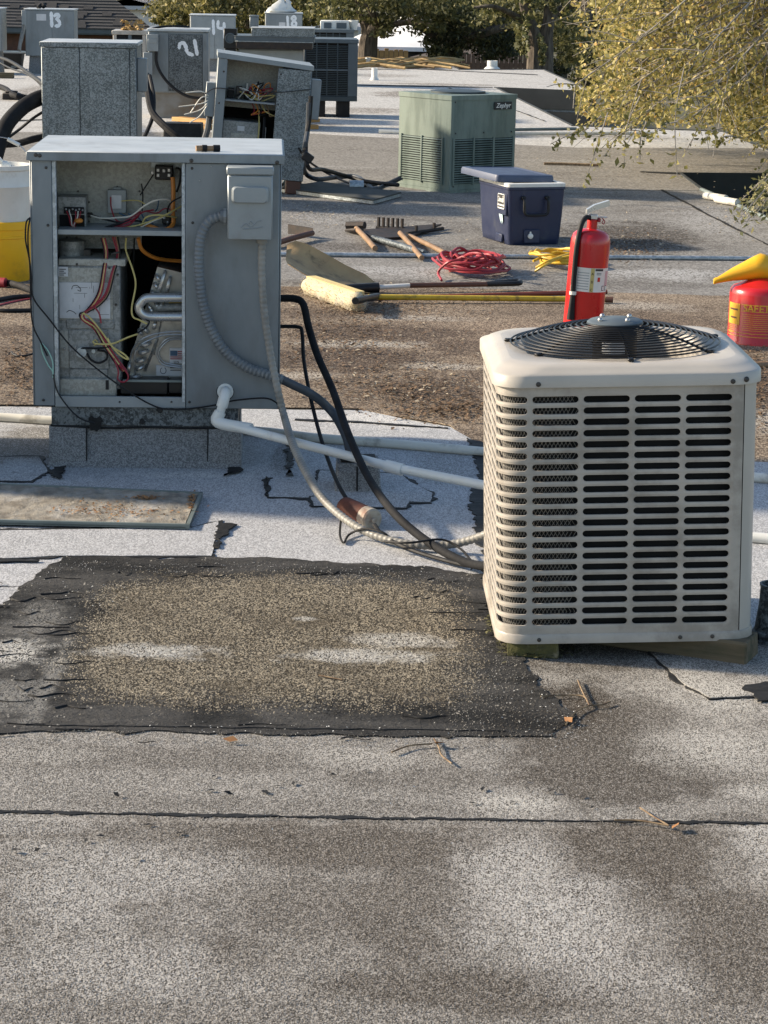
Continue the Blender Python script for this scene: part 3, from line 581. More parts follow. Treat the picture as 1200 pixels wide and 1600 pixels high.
part('motor_bracket', M['screw'], lambda b: (b.box(FR.px(128, 400, .2), FR.px(142, 390, .16), .003), b.box(FR.px(103, 378, .2), FR.px(106, 370, .19), .001), b.box(FR.px(118, 378, .2), FR.px(121, 370, .19), .001)), cn)
# coil: slanted aluminium end plate with return bends
A = [FR.px(u, v, .16) for u, v in [(246, 417), (300, 430), (300, 588), (202, 594), (204, 560)]]
coil = part('coil_end_plate', M['alu'], lambda b: b.loft([[p for p in A], [p+Vector((0, .3, 0)) for p in A]]), sharp=30)
def bend(u0, v0, u1, v1, r=.0075, d=.16):
    a = FR.px(u0, v0, d); b = FR.px(u1, v1, d); m_ = (a+b)/2
    mb = MB(); mb.tube([a, a+Vector((0, -.025, 0)), m_+Vector((0, -.036, 0)), b+Vector((0, -.025, 0)), b], r, 8, 4); mb.obj('return_bend', M['alu_bright'], coil)
for q in [(245, 430, 250, 436), (242, 443, 247, 448), (258, 425, 248, 456), (266, 434, 261, 454), (238, 455, 242, 460), (231, 475, 238, 482), (244, 473, 249, 480), (253, 472, 252, 480), (224, 510, 231, 517), (243, 501, 241, 511), (222, 538, 234, 535), (219, 550, 231, 547), (215, 563, 226, 560), (215, 575, 224, 571), (203, 567, 201, 579), (206, 588, 218, 586), (234, 480, 240, 486), (218, 515, 222, 520)]: bend(*q)
part('coil_header', M['alu_bright'], lambda b: b.tube([FR.px(u, v, .1) for u, v in [(300, 465), (284, 465), (245, 465), (228, 466), (220, 473), (217, 480), (220, 488), (229, 494), (245, 495), (284, 495), (300, 495)]], .0175, 14, 5), coil)
part('header_sleeve', M['inner_dark'], lambda b: b.tube([FR.px(300, 480, .13), FR.px(246, 481, .13)], .016, 12, smooth=False), coil)
for pts in ([(284, 518, .12), (262, 519, .12), (235, 524, .12), (215, 535, .13), (205, 552, .14), (201, 578, .15)], [(284, 523, .12), (255, 524, .12), (228, 534, .12), (214, 545, .13), (210, 560, .13), (212, 588, .15)], [(284, 527, .13), (262, 529, .13), (247, 545, .14), (246, 558, .14), (256, 570, .14), (284, 575, .14)], [(284, 530, .135), (264, 532, .135), (250, 546, .14), (249, 557, .14), (258, 567, .14), (284, 572, .14)]):
    cable('capillary_tube', M['alu_bright'], pts, .0028, 6, 6, coil)
bx('yellow_tag', 'yellow_c', 264, 468, 286, 476, .155, .159, .0005, coil)
part('coil_rib', M['alu'], lambda b: (b.tube([FR.px(246, 530, .158), FR.px(226, 580, .158)], .006, 6, smooth=False), b.tube([FR.px(252, 500, .158), FR.px(240, 555, .158)], .004, 6, smooth=False)), coil)
fl_ = bx('flag_sticker', 'label', 265, 544, 290, 568, .155, .1585, .0005, coil)
bx('flag_canton', 'bluew', 266, 548, 277, 556, .1535, .1545, 0, fl_)
for k in range(5): bx('flag_stripe', 'redw', 277.5 if k < 3 else 266, 548.5+k*2.9, 289, 549.8+k*2.9, .1535, .1545, 0, fl_)
p = FR.px(273, 566, .153); text_mesh('U.S', .014, 'lettering', M['ink'], fl_, upright(p.x+.006, p.y, p.z), .0004)
ns = bx('maker_sticker', 'label', 244, 571, 290, 587, .155, .1585, .0005, coil)
part('wreath_mark', M['ink'], lambda b: b.tube([FR.px(255+4.5*math.cos(t), 579+5*math.sin(t), .1545) for t in [R(a) for a in range(-60, 241, 30)]], .0011, 4, 2), ns)
bx('sticker_line', 'ink', 266, 574, 283, 575.2, .154, .1548, 0, ns); bx('sticker_line', 'ink', 266, 578, 283, 579, .154, .1548, 0, ns)
bx('drain_pan', 'blackp', 188, 596, 262, 616, .05, .5, .004); bx('drain_pan', 'blackp', 263, 597, 290, 615, .055, .49, .004)
bx('metal_strap', 'panelrim', 192, 594, 284, 597, .045, .049, .001)
def har(mat, pts, r=.0042): cable('wire', M[mat], pts, r*.85, 6, 6)
for (mat, du, dv) in (('black', 0, 0), ('yellow_w', 3, 1), ('redw', 6, 0), ('redw', 2, 2)):
    har(mat, [(158+du, 372, .1), (163+du*.8, 395, .09), (160+du*.7, 425, .06), (152+du, 460, .045), (135+du, 485, .04), (125+du*1.2, 490+dv, .035), (127+du, 498+dv, .035), (145+du, 510+dv*2, .04), (160+du, 535+dv*2, .035), (175+du*1.3, 560, .035), (190+du*1.4, 580, .035)])
for (mat, du) in (('redw', 0), ('redw', 4), ('black', 8), ('handle', 5)):
    har(mat, [(176+du, 370, .12), (183+du*.5, 398, .1), (175+du*.5, 425, .06), (164+du*.7, 460, .045), (146+du, 478, .04), (132+du*.5, 488, .036)])
har('yellow_w', [(130, 489, .03), (142, 498, .03), (160, 520, .03), (178, 545, .03), (192, 558, .03), (201, 561, .03), (192, 552, .03), (176, 542, .03), (168, 528, .03)])
har('redw', [(178, 560, .03), (185, 580, .03), (184, 592, .03), (192, 597, .03), (200, 592, .03), (198, 582, .03), (186, 570, .03)])
har('redw', [(148, 480, .03), (155, 490, .03), (158, 505, .03)])
har('yellow_w', [(197, 372, .12), (197, 392, .1), (207, 420, .08), (212, 445, .07), (206, 480, .06), (208, 495, .06), (218, 500, .06), (230, 506, .05)])
har('yellow_w', [(145, 533, .04), (150, 537, .035), (175, 537, .03), (200, 527, .03), (215, 522, .04)])
har('black', [(212, 522, .04), (228, 512, .045), (233, 503, .05), (229, 500, .06)])
har('black', [(118, 548, .045), (130, 544, .04), (155, 544, .035), (175, 541, .035)], .005)
har('black', [(136, 552, .045), (142, 562, .04), (155, 567, .04), (167, 560, .04), (165, 550, .045), (152, 547, .045)], .005)
har('yellow_w', [(145, 535, .05), (149, 531, .045), (152, 536, .045), (147, 540, .05)], .003)
har('orange', [(216, 372, .14), (222, 390, .16), (240, 402, .2), (265, 407, .24), (295, 408, .25)], .009)
har('black', [(210, 372, .2), (209, 400, .2), (208, 425, .22)], .004)
part('cable_tie', M['screw'], lambda b: b.tube([FR.px(174, 397, .08), FR.px(186, 394, .08)], .004, 6, smooth=False))
# thermostat wire running over the front
cable('control_wire', M['black'], [(47, 340, -.03), (41, 348, -.05), (40, 375, -.05), (45, 400, -.035), (49, 430, -.02), (52, 465, -.02), (78, 500, -.02), (110, 540, -.015), (150, 575, -.02), (195, 608, -.02), (240, 634, -.02), (275, 640, -.02), (330, 634, -.02), (365, 626, -.03), (412, 622, -.03), (430, 628, -.03), (437, 637, -.04)], .0032, 6, 6)
cable('control_wire', M['black'], [(47, 341, -.03), (44, 360, -.05), (44, 385, -.04), (47, 420, -.02), (50, 500, -.02), (64, 535, -.02), (74, 556, -.012)], .0032, 6, 6)
cable('control_wire', M['greenw'], [(64, 535, -.016), (66, 550, -.014), (75, 570, -.012), (82, 580, -.012), (83, 590, -.012)], .0026, 6, 6); cable('control_wire', M['greenw'], [(64, 535, -.014), (75, 548, -.012), (82, 565, -.012), (83, 582, -.012)], .0026, 6, 6)
cable('control_wire', M['blackp'], [(83, 585, -.012), (90, 612, -.014), (110, 640, -.016), (128, 655, -.016), (148, 661, -.016)], .0032, 6, 6)
part('wire_flag', M['black'], lambda b: b.box(FR.px(165, 609, -.02), FR.px(170, 594, -.016), .001))
# drain stub through the front panel
ds = part('drain_flange', M['pvc'], lambda b: (b.tube([FR.px(352, 612, .004), FR.px(352, 612, -.03)], .024, 18, smooth=False), b.tube([FR.px(352, 612, -.002), FR.px(352, 612, -.012)], .031, 18, smooth=False)))
part('drain_gasket', M['black'], lambda b: b.tube([FR.px(352, 612, .003), FR.px(352, 612, -.0045)], .034, 18, smooth=False), ds)

# ------------------------------------------------------------------ curb under the unit
cx0, cx1 = FR.px(80, 700, .03)[0], FR.px(374, 700, .03)[0]; CZ = FR.px(225, 665, .03)[2]
cl = FR.M@Vector(((cx0+cx1)/2, .4, 0))
curb = thing('roof_curb', 'roof curb clad in grey granulated sheet under the opened package unit', 'curb', cl, FR.yaw)
hw = (cx1-cx0)/2; y0, y1 = -.37, .33
m_curb = granules('curb_sheet', (.28, .283, .283), (.12, .122, .122), (.08, .075, .065), .2, 300, .8, 3, bump=.35)
b_ = MB(); b_.loft([[(-hw-.012, y0-.05, -.002), (hw+.012, y0-.05, -.002), (hw+.012, y1+.02, -.002), (-hw-.012, y1+.02, -.002)], [(-hw, y0-.004, .06), (hw, y0-.004, .06), (hw, y1, .06), (-hw, y1, .06)], [(-hw, y0, CZ), (hw, y0, CZ), (hw, y1, CZ), (-hw, y1, CZ)]]); b_.obj('curb_sheet', m_curb, curb)
b_ = MB(); b_.box((-hw+.004, y0-.012, CZ+.001), (hw-.004, y1-.01, ZB-.006), .002); b_.obj('metal_flange', M['galv_dark'], curb)
for sgn, wd in ((-1, .135), (1, .12)):
    xa, xb = sgn*(hw+.006), sgn*(hw-wd); b_ = MB()
    q = [(xa, y0-.03, .01), (xb, y0-.022, .025 if sgn < 0 else .03), (xb, y0-.008, CZ-.004), (xa, y0-.008, CZ-.002)]
    b_.loft([[(x, y+.004, z) for x, y, z in q], q]); b_.obj('corner_patch', m_curb, curb)
    b_ = MB(); b_.tube([(xb, y0-.02, .02), (xb, y0-.009, CZ-.01)], .003, 5, smooth=False); b_.tube([(xa, y0-.036, .004), (xb, y0-.03, .016)], .004, 5, smooth=False); b_.obj('mastic_bead', M['mastic'], curb)
b_ = MB(); b_.tube([(-hw, y0-.008, CZ), (-hw*.4, y0-.009, CZ-.008), (0, y0-.009, CZ-.004), (hw*.5, y0-.009, CZ-.006), (hw, y0-.008, CZ-.002)], .0045, 5, 8); b_.obj('mastic_bead', M['mastic'], curb)
def blob(u, v, r):
    p = FR.px(u, v, .01); q = FR.M@p-cl; q = Matrix.Rotation(-FR.yaw, 3, 'Z')@q; b_ = MB()
    rr_ = random.Random(u); pts = [(r*(1+rr_.uniform(-.35, .35))*math.cos(R(a)), r*(1+rr_.uniform(-.35, .35))*math.sin(R(a))) for a in range(0, 360, 24)]
    b_.M = Matrix.Translation((q.x, y0-.014, q.z))@Matrix.Rotation(R(90), 4, 'X'); b_.prism(pts, -.002, .006); b_.obj('mastic_blob', M['mastic'], curb)
blob(148, 661, .026); blob(222, 659, .011); blob(250, 641, .012)

# wood-and-black scrap lying on the lid
p = FR.M@FR.px(325, 236, .07); p.z = ZT
sc = thing('marker_pen', 'short pale wooden stick with black tip lying on the unit lid', 'stick', p, FR.yaw+R(8))
b_ = MB(); b_.tube([(-.045, 0, .012), (-.01, .003, .012)], .012, 6, smooth=False); b_.tube([(-.01, .002, .0115), (.02, .003, .0115)], .0115, 6, smooth=False); b_.obj('wooden_body', M['handle'], sc)
b_ = MB(); b_.tube([(-.022, .001, .013), (-.004, .002, .0125)], .0125, 8, smooth=False); b_.tube([(.0202, .003, .0125), (.045, .004, .0125)], .0125, 8, smooth=False); b_.obj('black_tip', M['black'], sc)

# ------------------------------------------------------------------ beige condenser (front right)
CW = .72; CY = .72; zc0 = .07; CYAW = R(1.3); ctilt = .032
fc = G(979, 999, zc0+.008); CF = Frame((fc.x, fc.y, 0), CYAW)
cond = thing('condenser_unit', 'beige louvred air conditioning condenser with black domed fan guard', 'condenser', CF.M@Vector((0, CY/2, zc0)), CYAW)
cond.rotation_euler = (0, -ctilt, CYAW)
RC = .075; HB = .730       # corner radius, louvred height
def perim(s, off=0.0):
    """point on the rounded square, s in metres from front-right corner start going left round the box (clockwise from above)"""
    st = CW-2*RC; arc = math.pi/2*RC; L = 4*(st+arc); s = s % L; r = RC-off; h = CW/2
    k = int(s//(st+arc)); t = s-k*(st+arc)
    if t < st: x, y = (h-RC)-t, -(h-off)
    else: a = (t-st)/RC; x, y = -(h-RC)-r*math.sin(a), -(h-RC)-r*math.cos(a)
    for _ in range(k): x, y = y, -x
    return (x, y)
ST = CW-2*RC; ARC = math.pi/2*RC
def louvre(mb, s0, s1, z0, z1, mw, mh, nu=6):
    """one cell with a stadium slot pressed through it"""
    ws, wz = (s1-s0), (z1-z0); a = ws/2-mw; b = wz/2-mh; cs, cz = (s0+s1)/2, (z0+z1)/2
    inner = []; outer = []
    N_ = nu
    for i in range(N_+1): t = -1+2*i/N_; inner.append((cs+t*(a-b), cz+b)); outer.append((s0+ws*i/N_, z1))
    for i in range(1, 5): g = R(90-180*i/5); inner.append((cs+(a-b)+b*math.cos(g), cz+b*math.sin(g))); outer.append((s1, z1-wz*i/5))
    for i in range(N_+1): t = 1-2*i/N_; inner.append((cs+t*(a-b), cz-b)); outer.append((s1-ws*i/N_, z0))
    for i in range(1, 5): g = R(-90-180*i/5); inner.append((cs-(a-b)+b*math.cos(g), cz+b*math.sin(g))); outer.append((s0, z0+wz*i/5))
    n = len(inner); vs = []
    for (s, z) in outer: x, y = perim(s); vs.append((x, y, z))
    for (s, z) in inner: x, y = perim(s, 0.001); vs.append((x, y, z))
    for (s, z) in inner: x, y = perim(cs+(s-cs)*.99, .005); vs.append((x, y, cz+(z-cz)*.93))
    fs = [(k, n+k, n+(k+1) % n, (k+1) % n) for k in range(n)]+[(n+k, 2*n+k, 2*n+(k+1) % n, n+(k+1) % n) for k in range(n)]
    mb.add(vs, fs)
pw = .140; zlo, zhi = .046, HB-.022; rows = 21; dzr = (zhi-zlo)/rows
front0 = -.03                                    # the louvre panel starts after the right hand corner post
mb = MB(); cols = []
s = -.003
for k in range(4): cols.append((s, s+pw)); s += pw
# remaining straight bit + corner, then the left side
rest = (ST+ARC)-s; cols.append((s, s+rest+.012)); s += rest+.012
while s < 2*(ST+ARC)+ST*.9: cols.append((s, s+.185)); s += .185
send = s
for (a, b) in cols:
    for r_ in range(rows): louvre(mb, a, b, zlo+r_*dzr, zlo+(r_+1)*dzr, .0062, .0063)
# plain bands above and below, plain corner post and right side
def band(mb, s0, s1, z0, z1, off=0, n=None):
    n = n or max(2, int((s1-s0)/.025)); vs = []
    for i in range(n+1):
        x, y = perim(s0+(s1-s0)*i/n, off); vs += [(x, y, z0), (x, y, z1)]
    mb.add(vs, [(2*i, 2*i+1, 2*i+3, 2*i+2) for i in range(n)])
band(mb, front0, send, zhi, HB); band(mb, front0, send, .026, zlo); band(mb, front0, -.003, zlo, zhi)
mb.obj('louvre_panel', M['cond'], cond, sharp=50)
TOT = 4*(ST+ARC)
mb = MB(); band(mb, send+.004, TOT+front0-.0035, .026, HB, .0008); mb.obj('corner_panel', M['cond_cap'], cond, sharp=50)
# base pan
ring = lambda off, z: [(*perim(TOT*i/88, off), z) for i in range(88)]
mb = MB(); mb.loft([ring(.01, 0), ring(-.004, 0), ring(-.004, .022), ring(-.001, .027), ring(.03, .027)]); mb.obj('base_pan', M['cond'], cond)
# coil behind the louvres and diamond guard mesh in front of it
mb = MB(); mb.loft([ring(.03, .028), ring(.03, HB)], cap=False); mb.obj('coil_fins', M['dark'], cond)
mb = MB()
for sgn in (1, -1):
    for i in range(-60, 150):
        s0 = i*.011
        pts = []
        for k in range(13):
            z = .03+(HB-.04)*k/12; s_ = s0+sgn*(HB*.55)*k/12
            if .42 < s_ < 1.35: pts.append((*perim(s_, .018), z))
        for a, b in zip(pts, pts[1:]):
            a = Vector(a); b = Vector(b); d = (b-a).normalized(); nn = d.cross(Vector((a.x, a.y, 0)).normalized())*.0009
            mb.add([a+nn, b+nn, b-nn, a-nn], [(0, 1, 2, 3)])
mb.obj('guard_mesh', pbr('guard_wire', (.20, .19, .17), (.14, .13, .12), 20, .6, .3), cond)
# moulded cap
mb = MB(); NC = 88
cring = lambda off, z, r: [(x, y, z) for x, y in rrect(CW-2*off, CW-2*off, r, 21)]
mb.loft([cring(.012, HB-.002, .075), cring(-.011, HB-.002, .088), cring(-.011, HB+.028, .092), cring(-.008, HB+.033, .098), cring(.002, HB+.037, .11), cring(.012, HB+.046, .12), cring(.026, HB+.053, .125), cring(.045, HB+.056, .13)], cap=False)
cap = mb.obj('top_cap', M['cond_cap'], cond, sharp=60)
# flat deck with the round fan hole
mb = MB(); rg = .295; zt = HB+.056
rn = cring(.045, zt, .13); vs = list(rn)
for rr_, zz in ((rg+.012, zt+.001), (rg, zt-.006), (rg-.002, zt-.09)):
    for (x, y, z) in rn: a = math.atan2(y, x); vs.append((rr_*math.cos(a), rr_*math.sin(a), zz))
mb.add(vs, [(j*88+k, j*88+(k+1) % 88, (j+1)*88+(k+1) % 88, (j+1)*88+k) for j in range(3) for k in range(88)])
mb.obj('fan_deck', M['cond_cap'], cap, sharp=60)
# fan guard: concentric wires, spokes, hub plate
gd = None; rings_ = 15
def gz(r): return zt+.009+.054*(1-(r/rg)**2)
mb = MB()
for i in range(rings_):
    r = rg+.004-(rg-.075)*i/(rings_-1)
    mb.tube([(r*math.cos(t), r*math.sin(t), gz(min(r, rg))) for t in [2*math.pi*k/56 for k in range(57)]], .0026, 5, smooth=False, caps=False)
gd = mb.obj('fan_guard', M['blackp'], cond)
for k in range(7):
    a = 2*math.pi*k/7+.25; mb = MB(); mb.tube([(r*math.cos(a), r*math.sin(a), gz(r)-.005) for r in (.05, .12, .18, .24, rg+.008)], .0035, 6, 3); mb.obj('spoke', M['blackp'], gd)
    mb = MB(); mb.M = Matrix.Translation(((rg+.012)*math.cos(a), (rg+.012)*math.sin(a), zt+.002))@Matrix.Rotation(a, 4, 'Z'); mb.box((-.014, -.009, -.001), (.012, .009, .008), .003); mb.obj('clip', M['blackp'], gd)
mb = MB(); mb.lathe([(.078, gz(.07)-.004), (.08, gz(.07)+.004), (.072, gz(.07)+.010), (1e-4, gz(.07)+.014)], 28); hub = mb.obj('hub_plate', M['slate'], gd)
for k in range(4):
    a = k*math.pi/2+.6; mb = MB(); mb.ball((.055*math.cos(a), .055*math.sin(a), gz(.07)+.013), .008, 8, 5); mb.obj('bolt', M['steel'], hub)
mt = MB(); mt.lathe([(.06, zt-.15), (.064, zt-.14), (.064, zt+.03), (.05, zt+.04)], 24); mo = mt.obj('fan_motor', M['blackp'], cond)
mb = MB(); mb.add([(.0655*math.cos(R(a)), .0655*math.sin(R(a)), z) for z in (zt-.02, zt+.012) for a in range(230, 291, 10)], [(i, i+1, i+8, i+7) for i in range(6)]); mb.obj('motor_label', M['label'], mo)
for k in range(3):
    a = 2*math.pi*k/3+.9; mb = MB(); vs = []
    for i in range(6):
        r = .06+i*.042
        for j in range(5):
            t = a+(-.42+.84*j/4)*(1-.25*i/5); vs.append((r*math.cos(t), r*math.sin(t), zt-.10+(j-2)*.016))
    mb.add(vs, [(i*5+j, i*5+j+1, (i+1)*5+j+1, (i+1)*5+j) for i in range(5) for j in range(4)]); mb.obj('fan_blade', M['alu'], mo)
mb = MB(); mb.box((-.3, -.3, .03), (.3, .3, .035), 0); mb.obj('inner_floor', M['dark'], cond)
def cscrew(x, z, side=0, r=.007):
    mb = MB()
    if side == 0: mb.M = Matrix.Translation((x, -CW/2-.0105, z))@Matrix.Rotation(R(90), 4, 'X')
    mb.lathe([(r, -.004), (r, .002), (r*.5, .0035), (1e-4, .0037)], 10); mb.obj('screw', M['screw'], cond)
cscrew(-.25, HB+.008); cscrew(.28, HB+.008)
for x, z in ((-.245, .012), (.24, .014), (.15, .013)): 
    mb = MB(); mb.M = Matrix.Translation((x, -CW/2-.0035, z))@Matrix.Rotation(R(90), 4, 'X'); mb.lathe([(.006, -.003), (.006, .002), (1e-4, .0035)], 10); mb.obj('screw', M['screw'], cond)
mb = MB(); x, y = perim(-ARC*.25, -.011); mb.ball((x, y, HB+.012), .008, 8, 5); mb.obj('screw', M['screw'], cond)

# timbers the condenser stands on
def timber(name, u0, v0, u1, v1, wd, ht, label, mat='wood', yaw=None):
    a = G(u0, v0); b = G(u1, v1); d = b-a; L = d.length; mb = MB(); mb.box((-L/2, 0, 0), (L/2, wd, ht), .004)
    v2 = []
    rr_ = random.Random(u0)
    for (x, y, z) in mb.v: v2.append((x+rr_.uniform(-.003, .003), y+rr_.uniform(-.002, .002), z+rr_.uniform(-.002, .002)))
    mb.v = v2; o = mb.obj(name, M[mat], None, (a+b)/2, math.atan2(d.y, d.x)); settag(o, label, 'timber'); o.location.z = .016; return o
timber('timber_block', 900, 1012, 1164, 1050, .13, .066, 'weathered grey-brown timber jutting out under the right side of the beige condenser')
timber('timber_block', 792, 1036, 872, 1039, .5, .05, 'short mossy timber block under the left front corner of the beige condenser', 'moss')
# ------------------------------------------------------------------ drain pipes
def wtube(name, mat, pts, r, label, cat, n=10, sub=6, group=None, **k):
    mb = MB(); mb.tube(pts, r, n, sub, **k); return placed(mb, name, M[mat] if isinstance(mat, str) else mat, label, cat, group)
fw = lambda u, v, dy: FR.M@FR.px(u, v, dy)
# white pipe from the unit's drain, sloping down behind the condenser
e0 = fw(352, 612, -.03); e1 = fw(352, 616, -.075); e2 = fw(341, 655, -.085)
dest = G(1210, 848, .03); 
tA = fw(341, 660, -.09); end = G(1290, 852, .02)
dpipe = thing('drain_pipe', 'white plastic drain pipe sloping from the opened unit to behind the condenser', 'pipe', (tA.x, tA.y, 0))
def dp(name, pts, r, mat='pvc', n=16, **k):
    mb = MB(); mb.tube(pts, r, n, **k); rebase(mb, (tA.x, tA.y, 0)); return mb.obj(name, M[mat], dpipe)
dp('elbow', [e0, e0.lerp(e1, .7), e1.lerp(e2, .25), e1.lerp(e2, .5)], .0215, sub=4)
dp('pipe_run', [e1.lerp(e2, .35), e2], .0165, smooth=False)
mid_ = tA.lerp(end, .06)
dp('elbow', [e2.lerp(e1, .3), tA, mid_], .0225, sub=5)
q1 = atY(616, 729, G(616, 765).y); kink = tA.lerp(end, .0)
L0 = tA; 
# the run rises above the roof on the left, rests on it on the right
import itertools
pm = atY(616, 731, (tA.y+end.y)/2+.1); 
dp('pipe_run', [tA, pm], .0172, smooth=False)
dp('coupling', [pm+(tA-pm).normalized()*.035, pm+(pm-tA).normalized()*.035], .0225, smooth=False)
pe = atY(760, 759, pm.y+(pm.y-tA.y)*.55); pe2 = pm+(pe-pm)*3.2
pe2.z = max(pe2.z, .04)
dp('pipe_run', [pm, pe], .0172, smooth=False); dp('pipe_run', [pe, Vector((pe2.x, pe2.y, max(.036, pe.z*.4)))], .0172, smooth=False)
# older pipe lying on the roof behind the curb
zz = .03
pts = [G(-260, 640, zz), G(0, 652, zz), G(80, 657, zz), G(380, 672, zz), G(490, 684, zz), G(620, 694, zz), G(755, 706, zz), G(1000, 728, zz), G(1190, 747, zz), G(1500, 775, zz)]
wtube('drain_pipe', 'pvc_old', pts, .019, 'long aged cream pipe lying along the roof behind the curb and condenser', 'pipe', 14, 4)
wtube('drain_pipe', 'pvc', [G(1120, 835, .03), G(1190, 841, .03), G(1420, 862, .03)], .019, 'white pipe end showing low at the right edge beside the condenser', 'pipe', 14, 3)
# ------------------------------------------------------------------ pitch box where the hose enters the roof
pb = G(560, 776); box = thing('pipe_box', 'small granule-clad pipe penetration box with black mastic top between the units', 'roof box', pb, YAW)
b_ = MB(); b_.loft([rr for rr in [[(x, y+.09, z) for x, y in rrect(.165+g, .17+g, .006, 1)] for g, z in ((.03, 0), (.012, .012), (0, .03), (-.012, .12))]]); b_.obj('box_cladding', m_curb, box)
b_ = MB(); b_.box((-.066, .03, .121), (.066, .15, .130), .004); b_.obj('mastic_top', M['mastic'], box)
b_ = MB(); b_.tube([(-.005, .004, .02), (-.006, .0115, .11)], .004, 5, smooth=False); b_.tube([(-.08, .0, .01), (0, -.006, .008), (.06, -.002, .01), (.11, .01, .006)], .008, 5, 3); b_.obj('mastic_bead', M['mastic'], box)
ptop = pb+Vector((.03, .09, .13))
# grey hose: continuation of the flexible conduit, arching down into the pitch box
hs = [fw(436, 591, -.04), fw(455, 600, -.03), fw(490, 618, -.01), fw(520, 645, .0)]
Yp = ptop.y
hs += [atY(540, 680, hs[-1].y*.6+Yp*.4), atY(550, 712, hs[-1].y*.3+Yp*.7), Vector((ptop.x, ptop.y, .11))]
wtube('hose', 'greyhose', hs, .017, 'thick grey hose arching from the opened unit down into the roof box', 'hose', 12, 8)
# ------------------------------------------------------------------ lines between unit and condenser
def path(*pp): return [atY(u, v, Y) if Y > 0 else G(u, v, -Y) for (u, v, Y) in pp]
Yu = FR.loc.y
pts = path((438, 466, Yu+.45), (462, 467, Yu+.43), (474, 476, Yu+.40), (482, 510, Yu+.33), (496, 555, Yu+.22), (520, 610, Yu+.05), (545, 680, Yu-.25), (575, 745, Yu-.55))+path((610, 795, -.10), (650, 833, -.06), (700, 866, -.04), (740, 882, -.05), (775, 885, -.09))
wtube('refrigerant_line', 'insul', pts, .0145, 'black foam insulated refrigerant line drooping from the opened unit to the condenser', 'cable', 10, 6)
pts = path((438, 510, Yu+.45), (466, 511, Yu+.42), (472, 520, Yu+.4), (475, 565, Yu+.3), (485, 620, Yu+.1), (500, 680, Yu-.1), (515, 725, Yu-.3))+path((530, 760, -.09), (545, 785, -.06))
wtube('liquid_line', 'black', pts, .0075, 'thin black line dropping to the rusty canister beside the roof box', 'cable', 8, 6)
pts = path((585, 820, -.05), (600, 838, -.04), (640, 858, -.035), (690, 874, -.03), (735, 884, -.035), (775, 880, -.08))
wtube('liquid_line', 'black', pts, .0075, 'thin black line trailing from the rusty canister to the condenser', 'cable', 8, 6)
pts = [fw(409, 378, -.05), fw(409, 430, -.05), fw(413, 490, -.06), fw(422, 550, -.07), fw(433, 605, -.09), fw(444, 650, -.11)]+path((458, 695, Yu-.35), (478, 738, Yu-.6))+path((505, 780, -.10), (545, 815, -.06), (590, 838, -.04), (645, 851, -.035), (700, 851, -.04), (740, 842, -.07), (785, 825, -.13))
wtube('flexible_conduit', 'conduit_b', pts, .0138, 'beige ribbed conduit looping from the disconnect box down to the condenser', 'conduit', 12, 10, corr=.09, pitch=.02)
for i, (a, b) in enumerate((((441, 637), (446, 648)), ((590, 832), (601, 843)))):
    pass
# rusty filter canister lying against the box
a = G(540, 793, .045); b = G(582, 812, .042); d = (b-a).normalized()
cn = thing('filter_canister', 'rusty brown and cream filter canister lying on the roof by the roof box', 'canister', (a.x, a.y, 0))
mbq = MB(); mbq.tube([a, a+d*.03, a.lerp(b, .5), b-d*.045], .038, 18, smooth=False); rebase(mbq, (a.x, a.y, 0)); mbq.obj('rusty_body', M['rust'], cn)
mbq = MB(); mbq.tube([b-d*.044, b-d*.002, b+d*.004], [.0385, .0385, .033], 18, smooth=False); mbq.tube([b, b+d*.02], .009, 8, smooth=False); rebase(mbq, (a.x, a.y, 0)); mbq.obj('cream_end', M['ivory'], cn)
mbq = MB(); mbq.M = Matrix.Translation(a.lerp(b, .45)+Vector((.004, -.024, .030)))@Matrix.Rotation(R(-25), 4, 'Z')@Matrix.Rotation(R(50), 4, 'X'); mbq.box((-.012, -.004, -.001), (.014, .006, .001), 0); rebase(mbq, (a.x, a.y, 0)); mbq.obj('paper_scrap', M['label'], cn)
wtube('control_wire', 'black', path((533, 808, -.06), (531, 835, -.03), (537, 848, -.022), (546, 835, -.03), (570, 826, -.06), (598, 832, -.06), (615, 846, -.03)), .004, 'thin black wire looped on the roof in front of the rusty canister', 'wire', 6, 6)
wtube('control_wire', 'black', path((600, 846, -.05), (640, 848, -.06), (690, 843, -.06), (720, 858, -.04), (740, 880, -.03), (765, 900, -.022)), .004, 'thin black wire hanging off the beige conduit next to the condenser', 'wire', 6, 6)
# ------------------------------------------------------------------ metal pipe stub at the right edge
p = G(1205, 1012); vp = thing('vent_pipe', 'short grey metal vent pipe behind the timber at the right edge', 'vent', p)
b_ = MB(); b_.lathe([(.058, 0), (.058, .03), (.055, .032), (.055, .04), (.058, .043), (.058, .052), (.052, .056), (.048, .09), (.043, .13), (.041, .185), (.044, .187), (.044, .192), (.037, .192), (.036, .10), (1e-4, .10)], 24); b_.obj('pipe_body', M['galv_dark'], vp)
